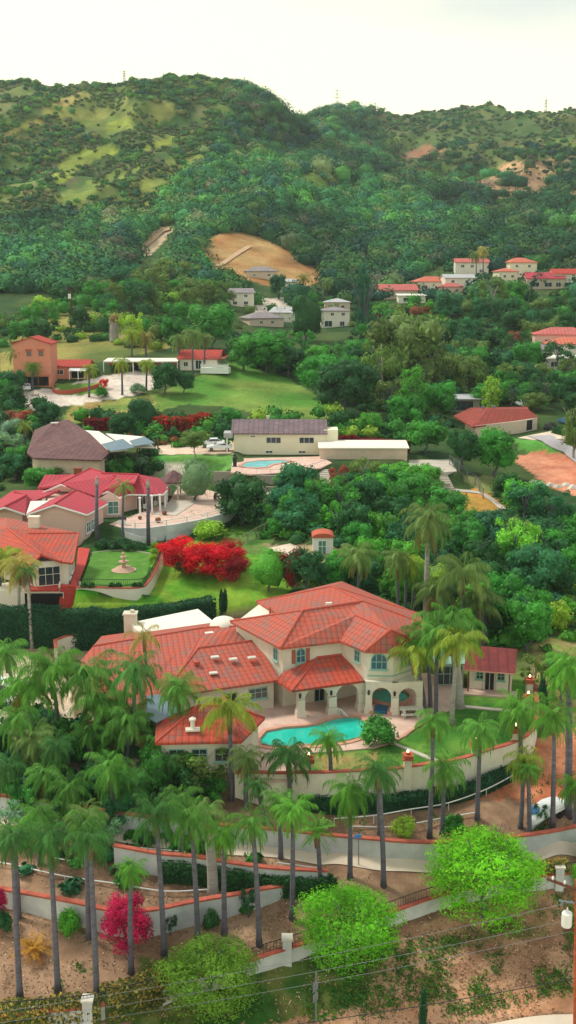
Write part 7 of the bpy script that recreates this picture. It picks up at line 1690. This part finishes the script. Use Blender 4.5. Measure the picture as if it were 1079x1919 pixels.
# barbecue / garden things near the pink house
p=P(229,985,6.3); bb=thing('barbecue','dark covered barbecue grill on the pink house patio','barbecue',p); MB().box(p.x,p.y,p.z+.45,1.0,.6,.9).build('cabinet','white_paint',bb); MB().tube((p.x-.55,p.y,p.z+1.0),(p.x+.55,p.y,p.z+1.0),.32,12).build('lid','iron_dark',bb)
p=P(440,874,9.1); s_=thing('statue','dark slender standing statue by the small blue pool','statue',p); MB().lathe(p.x,p.y,[(.5,p.z-.3),(.5,p.z),(.3,p.z+.1),(.34,p.z+.9),(.42,p.z+1.5),(.2,p.z+1.75),(.24,p.z+2.0),(.05,p.z+2.25)],12).build('figure','iron_dark',s_)
# boulders on the dirt lot and rock scatter on the slope
for i,(px,py) in enumerate(((1000,905),(1015,908),(1030,911),(1045,913),(1060,910),(1072,915))):
    p=G(px,py); r_=random.Random(i); o=raw('boulder',[tuple(np.array(v)*np.array([.9,.7,.6])*r_.uniform(.8,1.3)) for v in ICO],[tuple(f) for f in ICOF],'stone_white'); o.location=p; tag(o,'pale boulder in the row edging the brown dirt lot','boulder','boulders of the dirt lot')
# ================================================================== hill cover
def j_(x,Y): return 14*(fbm(x/16,Y/16,4)-.5)
def hillcover():
    r=np.random.default_rng(21); n=15500
    u=r.uniform(-.42,.42,n*2); Y=np.exp(r.uniform(math.log(395),math.log(1250),n*2)); x=u*Y; z=ground(x,Y); px,py=proj(x,Y,z)
    keep=(py<575)
    # clearings
    j=14*(fbm(x/16,Y/16,4)-.5); j2=14*(fbm(x/16+30,Y/16+3,4)-.5)
    for i,(poly,a,b) in enumerate(HILLPAINT):
        ins=inpoly(px+j,py+j2,poly); p_=.02 if i in (2,3,5,7,8,17,18) else .16 if i in (0,1,4,6,19) else .3
        if i==17: p_=.10
        if i==12: p_=.16
        keep&=~(ins&(r.random(len(x))>p_))
        if i in (2,3,5,17,18):
            for s_ in ((8,16,24,32) if i != 17 else (6,14,22)): keep&=~(inpoly(px,py-s_,poly)&(r.random(len(x))<.9))
    keep&=~(inpoly(px,py,[(222,540),(284,418),(342,410),(348,470),(285,560)])&(r.random(len(x))<.96))
    # the west hill is thinner, with grassy gaps
    thin=(px<430)&(py<410)&(py>158)&(px+py*.9<640); nz=fbm(x/38,Y/55,4); keep&=~(thin&(nz<.47)&(r.random(len(x))<.85))
    th2=(px>720)&(py<330); keep&=~(th2&(nz<.44)&(r.random(len(x))<.8))
    for poly in ([(470,500),(620,500),(620,560),(470,570)],[(720,500),(1100,480),(1100,575),(720,575)],[(400,540),(720,545),(720,575),(400,575)]):
        keep&=~(inpoly(px,py,poly)&(r.random(len(x))<.9))
    # keep the far houses clear
    for q in FAR:
        keep&=~((np.abs(px-q[0])<16)&(py>q[1]-14)&(py<q[1]+16))
    x,Y,z,px,py,nz=[a[keep][:n] for a in (x,Y,z,px,py,nz)]; n=len(x)
    ridge=(py<330)&(px>720); rad=r.uniform(2.0,6.6,n)*np.where(ridge,.75,1)*np.where((px<480)&(py<400),.85,1.1); sml=r.random(n)<.25; rad=np.where(sml,rad*.5,rad)
    hgt=rad*r.uniform(.8,1.25,n)
    pal=np.array([lin(c)[:3] for c in ((40,86,54),(48,98,56),(62,108,52),(36,78,62),(76,108,54),(88,104,64),(66,116,52),(84,88,64))]); w_=np.array([.24,.22,.14,.14,.1,.07,.06,.03]); k=r.choice(len(pal),n,p=w_/w_.sum())
    cc=pal[k]*r.uniform(.8,1.25,(n,1))*1.5
    # drier, paler scrub on the open spurs, deep green oaks in the folds
    dry=((px<430)&(py<410)&(px+py*.9<640))|((px>700)&(py<270)); cc=np.where(dry[:,None]&(px<600)[:,None],cc*np.array([1.35,1.12,.95]),cc)
    zon=fbm(x/60+4,Y/90+8,3)[:,None]; cc=cc*np.where(dry[:,None],1,.62+.75*sm((zon-.35)/.3)); cc=np.where((~dry)[:,None]&(zon<.5),cc*np.array([.9,1,1.12]),cc)
    rad=np.where((py<215)&(px>235)&(px<545),np.maximum(rad,3)*1.35,rad)
    rad=np.where(dry,rad*.62,rad*1.12); hgt=np.where(dry,hgt*.55,hgt*1.1)
    clumps('hill_woods',x,Y,z,rad,hgt,cc,r,.66)
    # low grey green scrub between
    u=r.uniform(-.4,.4,34000); Y=np.exp(r.uniform(math.log(520),math.log(1150),34000)); x=u*Y; z=ground(x,Y); px,py=proj(x,Y,z)
    dr=(((px<450)&(py<430)&(py>140))|((px>600)&(py<420))|(px<0)|(px>1079)); nz=fbm(x/14,Y/20,4); dr|=inpoly(px,py,HILLPAINT[17][0])&(r.random(len(x))<.22)&(nz<2); dr&=(nz>.47)|inpoly(px,py,HILLPAINT[17][0])
    for i in (0,2,3,5,12,13,14,15,16,18): dr&=~(inpoly(px+j_(x,Y),py,HILLPAINT[i][0])&(r.random(len(x))<.85))
    x,Y,z,px,py=[a[dr] for a in (x,Y,z,px,py)]; n=len(x); pal=np.array([lin(c)[:3] for c in ((70,92,54),(84,100,64),(58,86,52),(100,104,74),(66,100,50))])
    rad=r.uniform(.7,2.3,n); clumps('hill_scrub',x,Y,z,rad,rad*.8,pal[r.integers(0,5,n)]*r.uniform(1.0,1.7,(n,1)),r,.5,k_=14)
hillcover()
tk=[G(*q) for q in ((244,488),(262,468),(282,450),(300,436),(318,430))]; drape('dirt_track',[(p.x,p.y) for p in tk],5.0,'track_dirt',.9,segs=2)
tk=[G(*q) for q in ((408,500),(425,490),(445,476),(468,462))]; drape('dirt_track',[(p.x,p.y) for p in tk],2.2,'track_dirt',.4,segs=2)

hz = bpy.data.materials.new('haze'); hz.use_nodes = True; nt = hz.node_tree; nt.nodes.remove(nt.nodes['Principled BSDF']); pv_ = nt.nodes.new('ShaderNodeVolumePrincipled')
pv_.inputs['Color'].default_value = (.86,.93,1,1); pv_.inputs['Density'].default_value = .0001; pv_.inputs['Anisotropy'].default_value = .2
nt.links.new(pv_.outputs['Volume'], nt.nodes['Material Output'].inputs['Volume']); M['haze'] = hz
mb = MB(); mb.box(0,660,140,2500,1460,420); o = raw('haze', mb.v, mb.f, 'haze'); o['kind'] = 'stuff'
